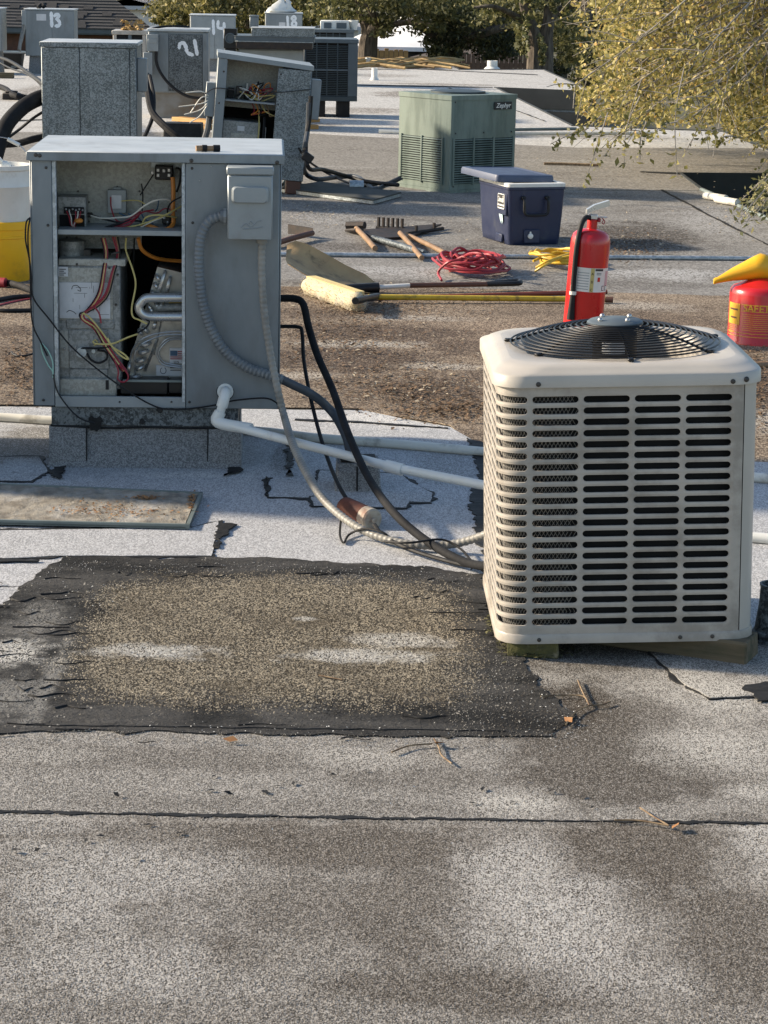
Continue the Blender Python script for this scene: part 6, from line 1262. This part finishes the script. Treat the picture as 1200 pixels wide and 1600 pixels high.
for _ in range(90):
    u, v = rn.uniform(575, 690), rn.uniform(95, 104); p = G(u, v, .05); a_ = rn.uniform(-.5, .5); d = Vector((math.cos(a_), math.sin(a_)*2, rn.uniform(-.02, .03)))*rn.uniform(.2, .7); b_.tube([p-d, p+Vector((0, 0, rn.uniform(0, .1))), p+d], rn.uniform(.012, .03), 4, 2)
stuff(b_.obj('brush_pile', pbr('cut_brush', (.40, .29, .13), (.2, .13, .06), 5, .9)), 'low heap of cut yellow brush along the far roof edge', 'brush pile')
for i, (u, v) in enumerate(((1118, 308), (1136, 314))):
    p = G(u, v, .04); wtube('log', 'pvc_old', [p+Vector((-.07, .13, 0)), p+Vector((.07, -.13, 0))], .032, ('cream rolled scrap lying on the roof edge by the gap, farther one', 'cream rolled scrap lying on the roof edge by the gap, nearer one')[i], 'roll', 10, smooth=False)
# loose mineral grains standing proud of the near courses (same stone, real relief)
def grains(name, n, u0, u1, v0, v1, size, z, mat, seed, inside=None, outside=None):
    rs = np.random.RandomState(seed); U = rs.uniform(u0, u1, n); V = rs.uniform(v0, v1, n)
    def inpoly(poly):
        ins = np.zeros(len(U), bool); j = len(poly)-1
        for i in range(len(poly)):
            (xi, yi), (xj, yj) = poly[i], poly[j]; c = ((yi > V) != (yj > V)) & (U < (xj-xi)*(V-yi)/((yj-yi) or 1e-9)+xi); ins ^= c; j = i
        return ins
    keep = np.ones(n, bool)
    if inside: keep &= inpoly(inside)
    if outside: keep &= ~inpoly(outside)
    U, V = U[keep], V[keep]; n = len(U)
    D = np.array(F_)[None]+np.array(R_)[None]*((U-600)/FPX)[:, None]-np.array(U_)[None]*((V-800)/FPX)[:, None]
    P = np.array(CAM)[None]+D*((z-CAMH)/D[:, 2])[:, None]
    base = np.array([(1, 0, -.35), (-.5, .87, -.35), (-.5, -.87, -.35), (0, 0, .9)])
    a = rs.uniform(0, 6.28, n); ca, sa = np.cos(a), np.sin(a); s = size*rs.uniform(.55, 1.4, n)
    B = np.repeat(base[None], n, 0)*rs.uniform(.6, 1.3, (n, 4, 3)); X = B[:, :, 0]*ca[:, None]-B[:, :, 1]*sa[:, None]; Y = B[:, :, 0]*sa[:, None]+B[:, :, 1]*ca[:, None]
    VV = np.stack([X, Y, B[:, :, 2]], 2)*s[:, None, None]+P[:, None, :]
    F = np.array([(0, 2, 1), (0, 1, 3), (1, 2, 3), (2, 0, 3)]); I = (np.arange(n)[:, None, None]*4+F[None]).astype(np.int32).ravel()
    me = bpy.data.meshes.new(name); me.vertices.add(4*n); me.vertices.foreach_set('co', VV.ravel()); me.loops.add(12*n); me.loops.foreach_set('vertex_index', I); me.polygons.add(4*n); me.polygons.foreach_set('loop_start', np.arange(0, 12*n, 3, dtype=np.int32)); me.update(calc_edges=True)
    me.materials.append(mat); o = bpy.data.objects.new(name, me); COL.objects.link(o); o.parent = roof; o['kind'] = 'stuff'; return o
SEAM = [(-100, 1279), (0, 1281), (600, 1290.5), (1300, 1300.5), (1300, 1640), (-100, 1640)]
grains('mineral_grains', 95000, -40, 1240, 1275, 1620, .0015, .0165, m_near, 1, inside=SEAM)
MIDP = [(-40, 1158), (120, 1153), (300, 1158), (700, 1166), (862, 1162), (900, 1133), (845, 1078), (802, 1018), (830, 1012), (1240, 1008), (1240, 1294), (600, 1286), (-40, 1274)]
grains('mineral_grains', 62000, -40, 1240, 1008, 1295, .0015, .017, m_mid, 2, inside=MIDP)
grains('mineral_grains', 22000, 120, 735, 900, 1120, .0019, .0215, m_tar.m, 3, inside=gravpx)
grains('mineral_grains', 2500, 90, 790, 890, 1150, .0019, .0215, m_tar.m, 5, inside=[(420+(u-420)*1.12, 1010+(v-1010)*1.13) for u, v in gravpx], outside=gravpx)
_in = [(420+(u-420)*.97, 1015+(v-1015)*.91) for u, v in tarpx]; _out = [(420+(u-420)*1.01, 1015+(v-1015)*1.02) for u, v in tarpx]
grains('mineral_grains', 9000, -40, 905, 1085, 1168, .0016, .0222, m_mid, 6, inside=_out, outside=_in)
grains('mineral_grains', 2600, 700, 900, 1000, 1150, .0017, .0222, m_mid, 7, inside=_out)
grains('mineral_grains', 1500, 0, 760, 872, 912, .0016, .0222, m_pale, 8, inside=_out, outside=_in)
# litter: leaf chips, twigs
chips('leaf_litter', [(560, 560, 160, 50), (520, 520, 100, 30), (640, 610, 110, 24), (980, 385, 60, 20), (700, 640, 80, 16), (600, 480, 120, 18), (1180, 600, 20, 50), (30, 570, 40, 50)], 6500, .011, pbr('brown_chip', (.10, .06, .032), (.18, .115, .065), 40, .9), 'brown leaf crumbs strewn over the dirty middle of the roof', 'leaf litter', 4, None, .012)
chips('leaf_litter', [(560, 540, 160, 60), (980, 380, 70, 20), (640, 600, 110, 30), (700, 350, 300, 30), (900, 270, 200, 24), (1150, 340, 40, 30), (500, 330, 50, 30)], 1300, .012, pbr('pale_chip', (.42, .36, .26), (.3, .25, .18), 40, .9), 'pale dry leaf bits strewn over the roof', 'leaf litter', 6, None, .012)
chips('leaf_litter', [(790, 1000, 14, 18), (770, 975, 10, 12), (815, 1015, 30, 8), (850, 1020, 40, 6)], 500, .008, M['moss'], 'mossy crumbs at the foot of the condenser', 'leaf litter', 8, None, .026)
chips('grit', [(800, 1080, 60, 50), (880, 1130, 50, 30), (450, 1140, 260, 14), (150, 930, 80, 30), (600, 900, 120, 14), (600, 1270, 300, 60)], 600, .0022, M['white'], 'loose white roofing grains on the mastic', 'grit', 9, None, .027)
chips('grit', [(800, 1240, 160, 30), (400, 1230, 200, 30), (200, 1300, 200, 50)], 40, .009, M['mastic'], 'black tar crumbs on the near roof', 'grit', 10, None, .02)
tw = [('forked pale twig lying on the dark stain right of the patch', [[(845, 1088), (880, 1086), (912, 1088), (921, 1102)], [(903, 1063), (910, 1080), (921, 1102)], [(921, 1102), (900, 1112), (884, 1132)], [(921, 1102), (940, 1101), (954, 1096)]]),
      ('thin bent twig in front of the mastic patch', [[(612, 1175), (640, 1165), (675, 1162)], [(678, 1154), (686, 1168), (690, 1180), (706, 1193)]]),
      ('thin reddish twig lying above the near seam at right', [[(1000, 1262), (1020, 1275), (1045, 1290)], [(960, 1281), (1000, 1282), (1045, 1290)]]),
      ('thin straw on the gravel patch', [[(498, 1055), (535, 1062)]])]
for lab, segs in tw:
    mb = MB()
    for sg in segs: mb.tube([G(u, v, .026) for u, v in sg], .0023, 5, 4)
    placed(mb, 'twig', M['twig'], lab, 'twig')
for i, (u, v, lab) in enumerate(((686, 1163, 'small curled brown leaf on the bent twig before the patch'), (1056, 1292, 'orange leaf on the near seam at right'), (888, 1126, 'dark brown leaf at the fork of the pale twig'), (360, 1157, 'tan leaf crumb at the lower edge of the patch'))):
    p = G(u, v, .026); b_ = MB(); b_.add([(-.02, 0, .002), (-.005, -.009, .01), (.02, .002, .004), (.0, .01, .0), (0, 0, .004)], [(0, 1, 4), (1, 2, 4), (2, 3, 4), (3, 0, 4)]); b_.obj('fallen_leaf', M['leafdry'], None, p, i, 38, (lab, 'leaf'))
wtube('twig', 'twig', [G(935, 258, .02), G(880, 256, .02), G(850, 255.5, .02)], .014, 'dark stick lying on the roof right of the green condenser', 'twig', 5, 3)

# ------------------------------------------------------------------ houses beyond the roof
def house_far():
    Y = 62.0; p = atY(240, 42, Y)
    h = thing('shingle_house', 'brick house with a dark shingle hip roof beyond the far roof edge', 'house', (-9.5, Y, -3.4))
    L = Vector((-9.5, Y, -3.4))
    ez = atY(120, 47, Y).z-L.z                      # eave height above ground
    xr = p.x-L.x; xl_ = -12.0
    wall = MB(); wall.box((xl_+.4, .6, 0), (xr-.5, 9, ez-.12), .01); wob_ = wall.obj('wall', M['handle_d'], h)
    # individual bricks in the strip that shows
    bm_ = [pbr('brick_%d' % i, c, tuple(x*.7 for x in c), 5, .9) for i, c in enumerate(((.20, .085, .06), (.26, .12, .085), (.15, .065, .05)))]
    base = []
    for i in range(3): b_ = MB(); b_.box((0, 0, 0), (.21, .05, .065), 0); base.append(b_.obj('brick', bm_[i], wob_))
    rn = random.Random(1); x0b = atY(0, 80, Y).x-L.x-.3; k = 0
    lo, hi = ez-1.2, ez-.62; z = lo; row = 0
    while z < hi and k < 300:
        x = x0b+(row % 2)*.11
        while x < x0b+5.0 and k < 300:
            i = rn.randrange(3); o = base[i] if (k < 3 and i == k) else None
            if o is None: o = base[i].copy(); COL.objects.link(o)
            o.parent = wob_; o.location = (x, .54, z); k += 1; x += .225
        z += .078; row += 1
    so_ = MB(); so_.box((xl_, 0, ez-.12), (xr-.1, .6, ez-.06), .005); so_.box((xl_, -.03, ez-.09), (xr, 0.02, ez+.06), .005); so_.obj('fascia', M['slate'], h)
    fr = MB(); n = 44
    fr.box((xl_+.4, .5, ez-.58), (xr-.5, .58, ez-.14), .004); brd = fr.obj('frieze_board', M['handle_d'], h)
    pp = MB(); pp.cyl((xl_, .35, ez-.62), (xr-.6, .35, ez-.62), .04, n=8); pp.obj('white_pipe', M['white'], h)
    # hip roof, shingle courses as stepped strips
    rise = 3.4; run = 5.6; courses = 44; rf = N('dark_shingles')
    v = rf.t.nodes.new('ShaderNodeTexBrick'); rf.setv(v.inputs['Vector'], rf.scalev((3.2, 0, 0))); 
    rf.inp('Base Color', rf.mix(rf.noise(7, 5), (.034, .035, .037), (.068, .068, .069))); rf.inp('Roughness', .9); rf.bump(rf.noise(30, 4), .5, .02)
    rb_ = MB()
    for c in range(courses):
        t0, t1 = c/courses, (c+1)/courses
        y0, y1 = t0*run-.05, t1*run; za, zb_ = ez+.05+t0*rise, ez+.05+t1*rise; xa, xb_ = xr-t0*run*.95, xr-t1*run*.95
        rb_.add([(xl_, y0, za+.012), (xa, y0, za+.012), (xb_, y1, zb_), (xl_, y1, zb_), (xl_, y0, za-.02), (xa, y0, za-.02)], [(0, 1, 2, 3), (4, 5, 1, 0)])
    rb_.add([(xr, -.05, ez+.03), (xr-run*.95, run, ez+.03+rise), (xr-run*.95, run, ez-.1), (xr, -.05, ez-.1)], [(0, 1, 2, 3)])
    ro_ = rb_.obj('roof', rf.m, h, sharp=20)
    # single shingles, nearest courses
    sb = []
    for i, cc in enumerate(((.046, .047, .049), (.052, .052, .053), (.058, .057, .056))): b_ = MB(); b_.add([(0, 0, .0), (.26, 0, .0), (.26, .15, .091+.008), (0, .15, .091+.008), (0, 0, -.010), (.26, 0, -.010)], [(0, 1, 2, 3), (4, 5, 1, 0)]); sb.append(b_.obj('shingle', pbr('shingle_%d' % i, cc, tuple(x*.7 for x in cc), 9, .95), ro_))
    k = 0; x0s = atY(0, 20, Y).x-L.x
    for c in range(0, 24):
        x = x0s+rn.uniform(0, .4)
        while x < xr-.6-c*run/courses and k < 290:
            if rn.random() < .3:
                o = sb[k] if k < 3 else sb[k % 3].copy()
                if k >= 3: COL.objects.link(o)
                t0 = c/courses; o.parent = ro_; o.location = (x, t0*run-.055, ez+.05+t0*rise+.017); k += 1
            x += .33
    return h
house_far()
def simple_house(label, u0, u1, ve, Y, wallm, roofm, rise=2.2, run=5, win=3):
    a, b = atY(u0, ve, Y), atY(u1, ve, Y); L = Vector((a.x, Y, -3.4)); h = thing('house', label, 'house', L); w_ = b.x-a.x; ez = a.z+3.4
    m_ = MB(); m_.box((0, .3, 0), (w_, 8, ez-.02), .01); m_.obj('wall', wallm, h)
    m_ = MB(); m_.add([(-.4, -.1, ez), (w_+.4, -.1, ez), (w_+.4-run*.6, run, ez+rise), (-.4+run*.6, run, ez+rise), (-.4, -.1, ez-.15), (w_+.4, -.1, ez-.15), (w_+.4, 9, ez), (-.4, 9, ez)], [(0, 1, 2, 3), (4, 5, 1, 0), (1, 6, 2), (7, 0, 3)]); m_.obj('roof', roofm, h)
    for k in range(win):
        x = w_*(k+.6)/(win+.2); m_ = MB(); m_.box((x, .24, ez-1.5), (x+.9, .29, ez-.5), .01); wn = m_.obj('window_frame', M['white'], h); m_ = MB(); m_.box((x+.07, .225, ez-1.43), (x+.83, .238, ez-.57), 0); m_.obj('window_pane', M['slate'], wn)
    return h
wallw = pbr('pale_stucco', (.72, .70, .66), (.62, .60, .56), 1, .8); roofg = pbr('pale_roofing', (.50, .51, .53), (.40, .41, .43), 2, .7); roofw = pbr('white_roofing', (.78, .78, .77), (.7, .7, .68), 2, .7)
simple_house('pale grey metal roofed building at the top left behind the shingle roof', 150, 232, 8, 96, pbr('pale_wall', (.74, .73, .71), (.6, .58, .56), 2, .8), roofg, .5, 5, 0)
simple_house('white building glimpsed between the oak branches in the middle', 560, 700, 72, 84, pbr('dark_wall', (.06, .065, .07), (.04, .04, .045), 2, .8), roofw, 1.3, 4.5)
simple_house('pale house behind the oaks left of the middle', 470, 560, 40, 100, wallw, roofg, 2.0, 5)
simple_house('brick house low behind the oak on the right', 660, 800, 96, 80, pbr('red_brick_wall', (.22, .10, .08), (.16, .07, .06), 3, .9), pbr('brown_roof', (.08, .06, .05), (.06, .05, .04), 3, .9), .6, 4)
# board fences
def fence(label, u0, u1, v, Y, mat, h):
    a, b = atY(u0, v, Y), atY(u1, v, Y); f = thing('board_fence', label, 'fence', (a.x, Y, -3.4)); n = int((b.x-a.x)/.15); zt_ = a.z+3.4
    b_ = MB(); b_.box((0, .03, zt_-.4), (b.x-a.x, .07, zt_-.3), .004); b_.obj('rail', M['handle'], f)
    pr = None; rn = random.Random(3)
    for k in range(n):
        if pr is None: b_ = MB(); b_.box((0, 0, 0), (.135, .022, zt_), .004); pr = b_.obj('board', mat, f); o = pr
        else: o = pr.copy(); COL.objects.link(o); o.parent = f
        o.location = (k*.15, rn.uniform(-.006, .006), rn.uniform(-.05, .03))
fence('yellow board fence seen under the left oak branches', 578, 645, 76, 72, M['plank'], 2); fence('brown board fence behind the right oak', 700, 840, 82, 74, pbr('brown_boards', (.16, .10, .065), (.11, .07, .045), 3, .8), 2)

# ------------------------------------------------------------------ trees
def leaf_mat(name, cols, trans=.35, rough=.6):
    n = N(name); at = n.t.nodes.new('ShaderNodeAttribute'); at.attribute_name = 'tint'; f = at.outputs['Fac']
    r = n.t.nodes.new('ShaderNodeValToRGB'); n.t.links.new(f, r.inputs[0])
    while len(r.color_ramp.elements) < len(cols): r.color_ramp.elements.new(.5)
    for i, c in enumerate(cols): e = r.color_ramp.elements[i]; e.position = i/(len(cols)-1); e.color = (*c, 1)
    n.inp('Base Color', r.outputs[0]); n.inp('Roughness', rough)
    tr = n.t.nodes.new('ShaderNodeBsdfTranslucent'); n.t.links.new(r.outputs[0], tr.inputs[0]); mx = n.t.nodes.new('ShaderNodeMixShader'); mx.inputs[0].default_value = trans
    n.t.links.new(n.b.outputs[0], mx.inputs[1]); n.t.links.new(tr.outputs[0], mx.inputs[2]); n.t.links.new(mx.outputs[0], n.out.inputs[0]); return n.m
def leaves(name, P, size, mat, parent, origin, rs, aspect=.5, tint=None):
    """P: (n,3) leaf positions -> one crown mesh of small bent leaves"""
    n = len(P); d = rs.normal(size=(n, 3)); d /= np.linalg.norm(d, axis=1)[:, None]; e = rs.normal(size=(n, 3)); e -= (e*d).sum(1)[:, None]*d; e /= np.linalg.norm(e, axis=1)[:, None]
    s = size*rs.uniform(.55, 1.35, (n, 1)); nn = np.cross(d, e); V = np.empty((n, 4, 3)); Pq = P-np.array(origin)
    V[:, 0] = Pq-d*s; V[:, 1] = Pq+e*s*aspect+nn*s*.15; V[:, 2] = Pq+d*s; V[:, 3] = Pq-e*s*aspect+nn*s*.15
    me = bpy.data.meshes.new(name); me.vertices.add(4*n); me.vertices.foreach_set('co', V.ravel()); me.loops.add(4*n); me.loops.foreach_set('vertex_index', np.arange(4*n, dtype=np.int32)); me.polygons.add(n); me.polygons.foreach_set('loop_start', np.arange(0, 4*n, 4, dtype=np.int32))
    me.update(calc_edges=True); at = me.attributes.new('tint', 'FLOAT', 'FACE'); at.data.foreach_set('value', (rs.random(n) if tint is None else tint).astype(np.float32))
    me.materials.append(mat); o = bpy.data.objects.new(name, me); COL.objects.link(o); o.parent = parent; return o
OAK = leaf_mat('oak_leaves', [(.04, .048, .018), (.09, .098, .036), (.16, .16, .06), (.30, .275, .12), (.5, .45, .22)], .35)
OAKD = leaf_mat('dark_leaves', [(.02, .026, .011), (.042, .05, .02), (.075, .08, .028), (.16, .145, .05)], .3)
YEL = leaf_mat('yellow_green_leaves', [(.06, .066, .02), (.15, .145, .042), (.28, .25, .078), (.43, .37, .12), (.60, .49, .18), (.46, .26, .07)], .35)
bark = pbr('oak_bark', (.14, .115, .09), (.045, .036, .028), 7, .95, 0, 1.0, 12, dirt=(.17, .16, .13), dirt_amt=.3, dscale=4, stretch=(3, 3, .6))
bark_s = pbr('twig_bark', (.34, .31, .27), (.18, .16, .13), 12, .9)
def oak(label, base, trunks, clumps, n, size, seed, mat=OAK, name='oak_tree'):
    """trunks: list of polylines (with radius), clumps: (centre, radii, weight)"""
    rs = np.random.RandomState(seed); t = thing(name, label, 'tree', base); b = Vector(base)
    mb = MB()
    for pts, r in trunks: mb.tube([Vector(p)-b for p in pts], r, 9, 6, taper=.35)
    mb.obj('trunk', bark, t)
    P = []; T = []
    tot = sum(c[2] for c in clumps)
    for (c, rad, w_) in clumps:
        k = int(n*w_/tot); sub = max(3, k//55); cc = rs.normal(size=(sub, 3)); cc /= np.linalg.norm(cc, axis=1)[:, None]; cc *= rs.uniform(.25, 1, (sub, 1))**.5; cc = cc*np.array(rad)+np.array(c)
        pk = cc[rs.randint(sub, size=k)]+rs.normal(size=(k, 3))*np.array(rad)*.13; P.append(pk)
        T.append(np.clip(rs.beta(1.6, 2.6, k)+(rs.rand(sub)[rs.randint(sub, size=k)]-.5)*.3, 0, 1))
    leaves('crown', np.concatenate(P), size, mat, t, base, rs, tint=np.concatenate(T)); return t
def A(u, v, Y): return tuple(atY(u, v, Y))
def clump(u, v, Y, ru, rv, rd, w_): c = atY(u, v, Y); k = Y/FPX; return (tuple(c), (ru*k, rd, rv*k), w_)
g0 = lambda u, Y: (atY(u, 50, Y).x, Y, -3.4)
oak('gnarled oak with a bent limb behind the dark condenser', g0(572, 58), [([g0(572, 58), A(574, 90, 58), A(577, 50, 58), A(566, 15, 58), A(555, -40, 58)], .30), ([A(577, 52, 58), A(592, 35, 57.5), A(585, 25, 57), A(570, 5, 57)], .16), ([A(577, 60, 58), A(600, 42, 58), A(640, 35, 57.5), A(680, 40, 57)], .12)],
    [clump(600, 5, 58, 120, 32, 3, 3), clump(520, 0, 60, 90, 30, 3, 2.4), clump(700, 12, 59, 50, 20, 2.5, 1.1), clump(560, -60, 58, 200, 45, 4, 2.0), clump(640, -10, 56, 90, 26, 2, 1.4), clump(640, 40, 57, 60, 28, 1, .45)], 14000, .068, 1)
oak('leafy yellow-green tree behind the unit painted 14', g0(390, 62), [([g0(390, 62), A(392, 60, 62), A(400, 10, 62), A(395, -60, 62)], .25)],
    [clump(300, 10, 62, 70, 26, 3, 2), clump(380, 30, 62, 90, 40, 3, 3), clump(460, 20, 62, 70, 40, 3, 2.2), clump(370, -30, 62, 160, 40, 3, 2.5), clump(272, 30, 60, 30, 16, 1.5, .7)], 15000, .07, 2, leaf_mat('light_oak_leaves', [(.05, .055, .018), (.10, .10, .03), (.19, .17, .055), (.32, .28, .11), (.45, .38, .16)], .4))
oak('dark bushy oak low between the two big trunks', g0(700, 60), [([g0(690, 60), A(692, 95, 60), A(715, 70, 59.5), A(760, 50, 59), A(800, 40, 59)], .22), ([A(695, 90, 60), A(680, 60, 60), A(650, 40, 60)], .16)],
    [clump(695, 74, 60, 34, 22, 2, 1.5), clump(740, 45, 60, 70, 38, 2.5, 3), clump(790, 60, 61, 50, 32, 2, 2), clump(720, -10, 61, 110, 36, 3, 2.4)], 13000, .065, 3, OAKD)
oak('big oak with twin grey trunks rising at the end of the far roof', g0(845, 52), [([g0(836, 52), A(838, 100, 52), A(836, 60, 52), A(824, 25, 52), A(812, -30, 52)], .26), ([g0(852, 52), A(851, 104, 52), A(853, 60, 52), A(858, 20, 52), A(856, -50, 52)], .24), ([A(828, 40, 52), A(800, 22, 51.5), A(770, 10, 51), A(740, 12, 51)], .08), ([A(856, 30, 52), A(885, 10, 52), A(930, 5, 51)], .12)],
    [clump(800, 5, 52, 50, 24, 2, 1.4), clump(890, 60, 55, 36, 42, 2, 2.2), clump(850, -60, 52, 150, 50, 4, 3), clump(815, 55, 51, 12, 34, 1, .6), clump(800, 20, 54, 70, 30, 2, 1.4), clump(872, 20, 50.5, 14, 26, .7, .4), clump(842, 70, 50.8, 14, 24, .5, .25)], 9500, .065, 4)
oak('dark tree mass filling the gap left of the yellow-leaved tree', g0(915, 64), [([g0(915, 64), A(915, 60, 64), A(918, -20, 64)], .3)], [clump(900, 40, 66, 70, 70, 3, 3), clump(960, 90, 64, 80, 60, 3, 3), clump(1050, 60, 66, 120, 90, 4, 4), clump(1180, 80, 66, 100, 100, 4, 3)], 9000, .12, 5, OAKD, 'evergreen_tree')
# row of trees closing the view behind
for i, (u, lab) in enumerate(((300, 'distant tree behind the shingle house end'), (430, 'distant tree behind the yellow-green oak'), (750, 'distant tree behind the right brick house'), (880, 'distant tree behind the twin-trunk oak'), (1010, 'distant tree farthest right behind the others'))):
    oak(lab, g0(u, 112), [([g0(u, 112), A(u, 30, 112), A(u+4, -30, 112)], .3)], [clump(u, 20, 112, 75, 50, 4, 3), clump(u-30, 50, 112, 50, 30, 3, 1.5), clump(u+40, 60, 112, 50, 25, 3, 1.5), clump(u, -40, 112, 90, 40, 4, 2)], 3500, .22, 20+i, OAKD, 'distant_tree')
# shrubs under the roof edge
for i, (u, v, Y, ru, rv, lab) in enumerate(((860, 112, 56, 30, 14, 'low dark shrub at the foot of the twin-trunk oak'), (905, 175, 40, 30, 22, 'brownish shrub down in the gap between the roof wings'))):
    oak(lab, g0(u, Y), [([g0(u, Y), A(u, v+10, Y), A(u+3, v, Y)], .05)], [clump(u, v, Y, ru, rv, 1, 1)], 1500, .05, 40+i, OAKD, 'shrub')
# near yellow-leaved tree on the right
def near_tree():
    rs = np.random.RandomState(77); rn = random.Random(77); base = (atY(1480, 0, 22.5).x, 22.5, -3.4); b = Vector(base)
    t = thing('yellow_leaved_tree', 'yellow-green leaved tree with fine drooping branches hanging over the roof on the right', 'tree', base)
    fork = atY(1460, -40, 22.5); mb = MB(); mb.tube([Vector(p)-b for p in (base, atY(1490, 300, 22.5), atY(1475, 100, 22.5), fork, atY(1430, -200, 22.4))], .16, 10, 6, taper=.5); trunk = mb.obj('trunk', bark_s, t)
    def bottom(u): return 205+(14 if u > 1130 else 0)+max(0, (u-1130)*.35)-max(0, (935-u)*.5)
    P = []; T = []; br = MB()
    for k in range(150):
        u = rn.uniform(893, 1420); v = rn.uniform(-120, bottom(u)); Y = rn.uniform(19.5, 25.5)
        if u < 935 and 20 < v < 100 and rn.random() < .75: continue
        tip = atY(u, v, Y); st = fork+Vector((rn.uniform(-.3, .2), rn.uniform(-1, 1), rn.uniform(-.3, 1.4)))
        m1 = st.lerp(tip, .4)+Vector((0, 0, rn.uniform(.05, .35))); m2 = st.lerp(tip, .75)+Vector((0, 0, rn.uniform(.0, .22)))
        pts = smooth_path([st, m1, m2, tip], 8); br.tube([p-b for p in pts[::3]], .018 if k % 6 else .034, 5, 2, taper=.3)
        for j in range(6, len(pts)):
            for _ in range(2):
                c = pts[j]; d = Vector((rn.gauss(-.3, .6), rn.gauss(0, .6), rn.gauss(-.5, .45)))*rn.uniform(.12, .42); e = c+d
                br.tube([c-b, c+d*.5+Vector((0, 0, .02))-b, e-b], .0052, 4, 2, taper=.5)
                for q in range(11): P.append(tuple(c.lerp(e, rn.random())+Vector((rn.gauss(0, .028), rn.gauss(0, .028), rn.gauss(0, .028)))))
    P = np.array(P)
    # dense inner foliage
    n2 = 62000; U = rs.uniform(900, 1440, n2); V = rs.uniform(-150, 250, n2); keep = []
    cell = np.random.RandomState(3).rand(60, 60)
    for u, v in zip(U, V):
        if v < bottom(u)-6-rn.random()*16 and cell[int(u/22) % 60, int((v+200)/16) % 60] > .2 and not (u < 945 and 10 < v < 110 and rn.random() < .8): keep.append(tuple(atY(u, v, rn.uniform(21, 27))))
    P = np.concatenate([P, np.array(keep)])
    leaves('crown', P, .025, YEL, t, base, rs, .55, np.clip(rs.beta(2.2, 2.2, len(P)), 0, 1)); br.obj('branches', bark_s, t)
    # a few long drooping twigs with single leaves below the crown
    Q = []
    for (u0, v0, u1, v1) in ((950, 175, 914, 285), (1000, 150, 975, 260), (1070, 100, 1058, 275), (1010, 190, 1000, 250), (985, 200, 945, 245), (920, 200, 860, 225), (1060, 190, 1020, 215), (1130, 200, 1100, 222), (940, 180, 905, 210), (1160, 215, 1120, 222)):
        Y = rn.uniform(18.6, 20); a = atY(u0, v0, Y); c = atY(u1, v1, Y); m_ = a.lerp(c, .5)+Vector((rn.uniform(-.05, .05), 0, .03)); pts = smooth_path([a, m_, c], 8); dr = MB(); dr.tube([p-b for p in pts[::2]], .0065, 5, 2, taper=.5); dr.obj('drooping_twig', bark_s, t)
        for p in pts[4:]:
            for _ in range(2): Q.append(tuple(p+Vector((rn.gauss(0, .035), rn.gauss(0, .03), rn.gauss(-.01, .025)))))
    leaves('hanging_leaves', np.array(Q), .032, YEL, t, base, rs, .5, rs.beta(1.5, 3, len(Q)))
near_tree()
def near_bush():
    rs = np.random.RandomState(8); rn = random.Random(8); base = (atY(1230, 300, 17).x, 17.0, -3.4); b = Vector(base); t = thing('drooping_bush', 'drooping bush tips at the right edge beside the roof gap', 'bush', base)
    br = MB(); P = []; st = atY(1290, 250, 17)
    br.tube([Vector(base)-b, atY(1290, 500, 17)-b, st-b], .04, 6, 4, taper=.5)
    for k in range(46):
        u, v = rn.uniform(1148, 1230), rn.uniform(268, 350); 
        if v < 300-(u-1148)*.55: continue
        Y = rn.uniform(15.8, 18.2); tip = atY(u, v, Y); pts = smooth_path([st, st.lerp(tip, .5)+Vector((0, 0, .12)), tip], 8); br.tube([p-b for p in pts[::2]], .006, 5, 2, taper=.5)
        for j in range(6, len(pts)):
            for _ in range(3): P.append(tuple(pts[j]+Vector((rn.gauss(0, .03), rn.gauss(0, .03), rn.gauss(0, .03)))))
    br.obj('branches', bark_s, t); leaves('crown', np.array(P), .026, OAK, t, base, rs, .4)
near_bush()
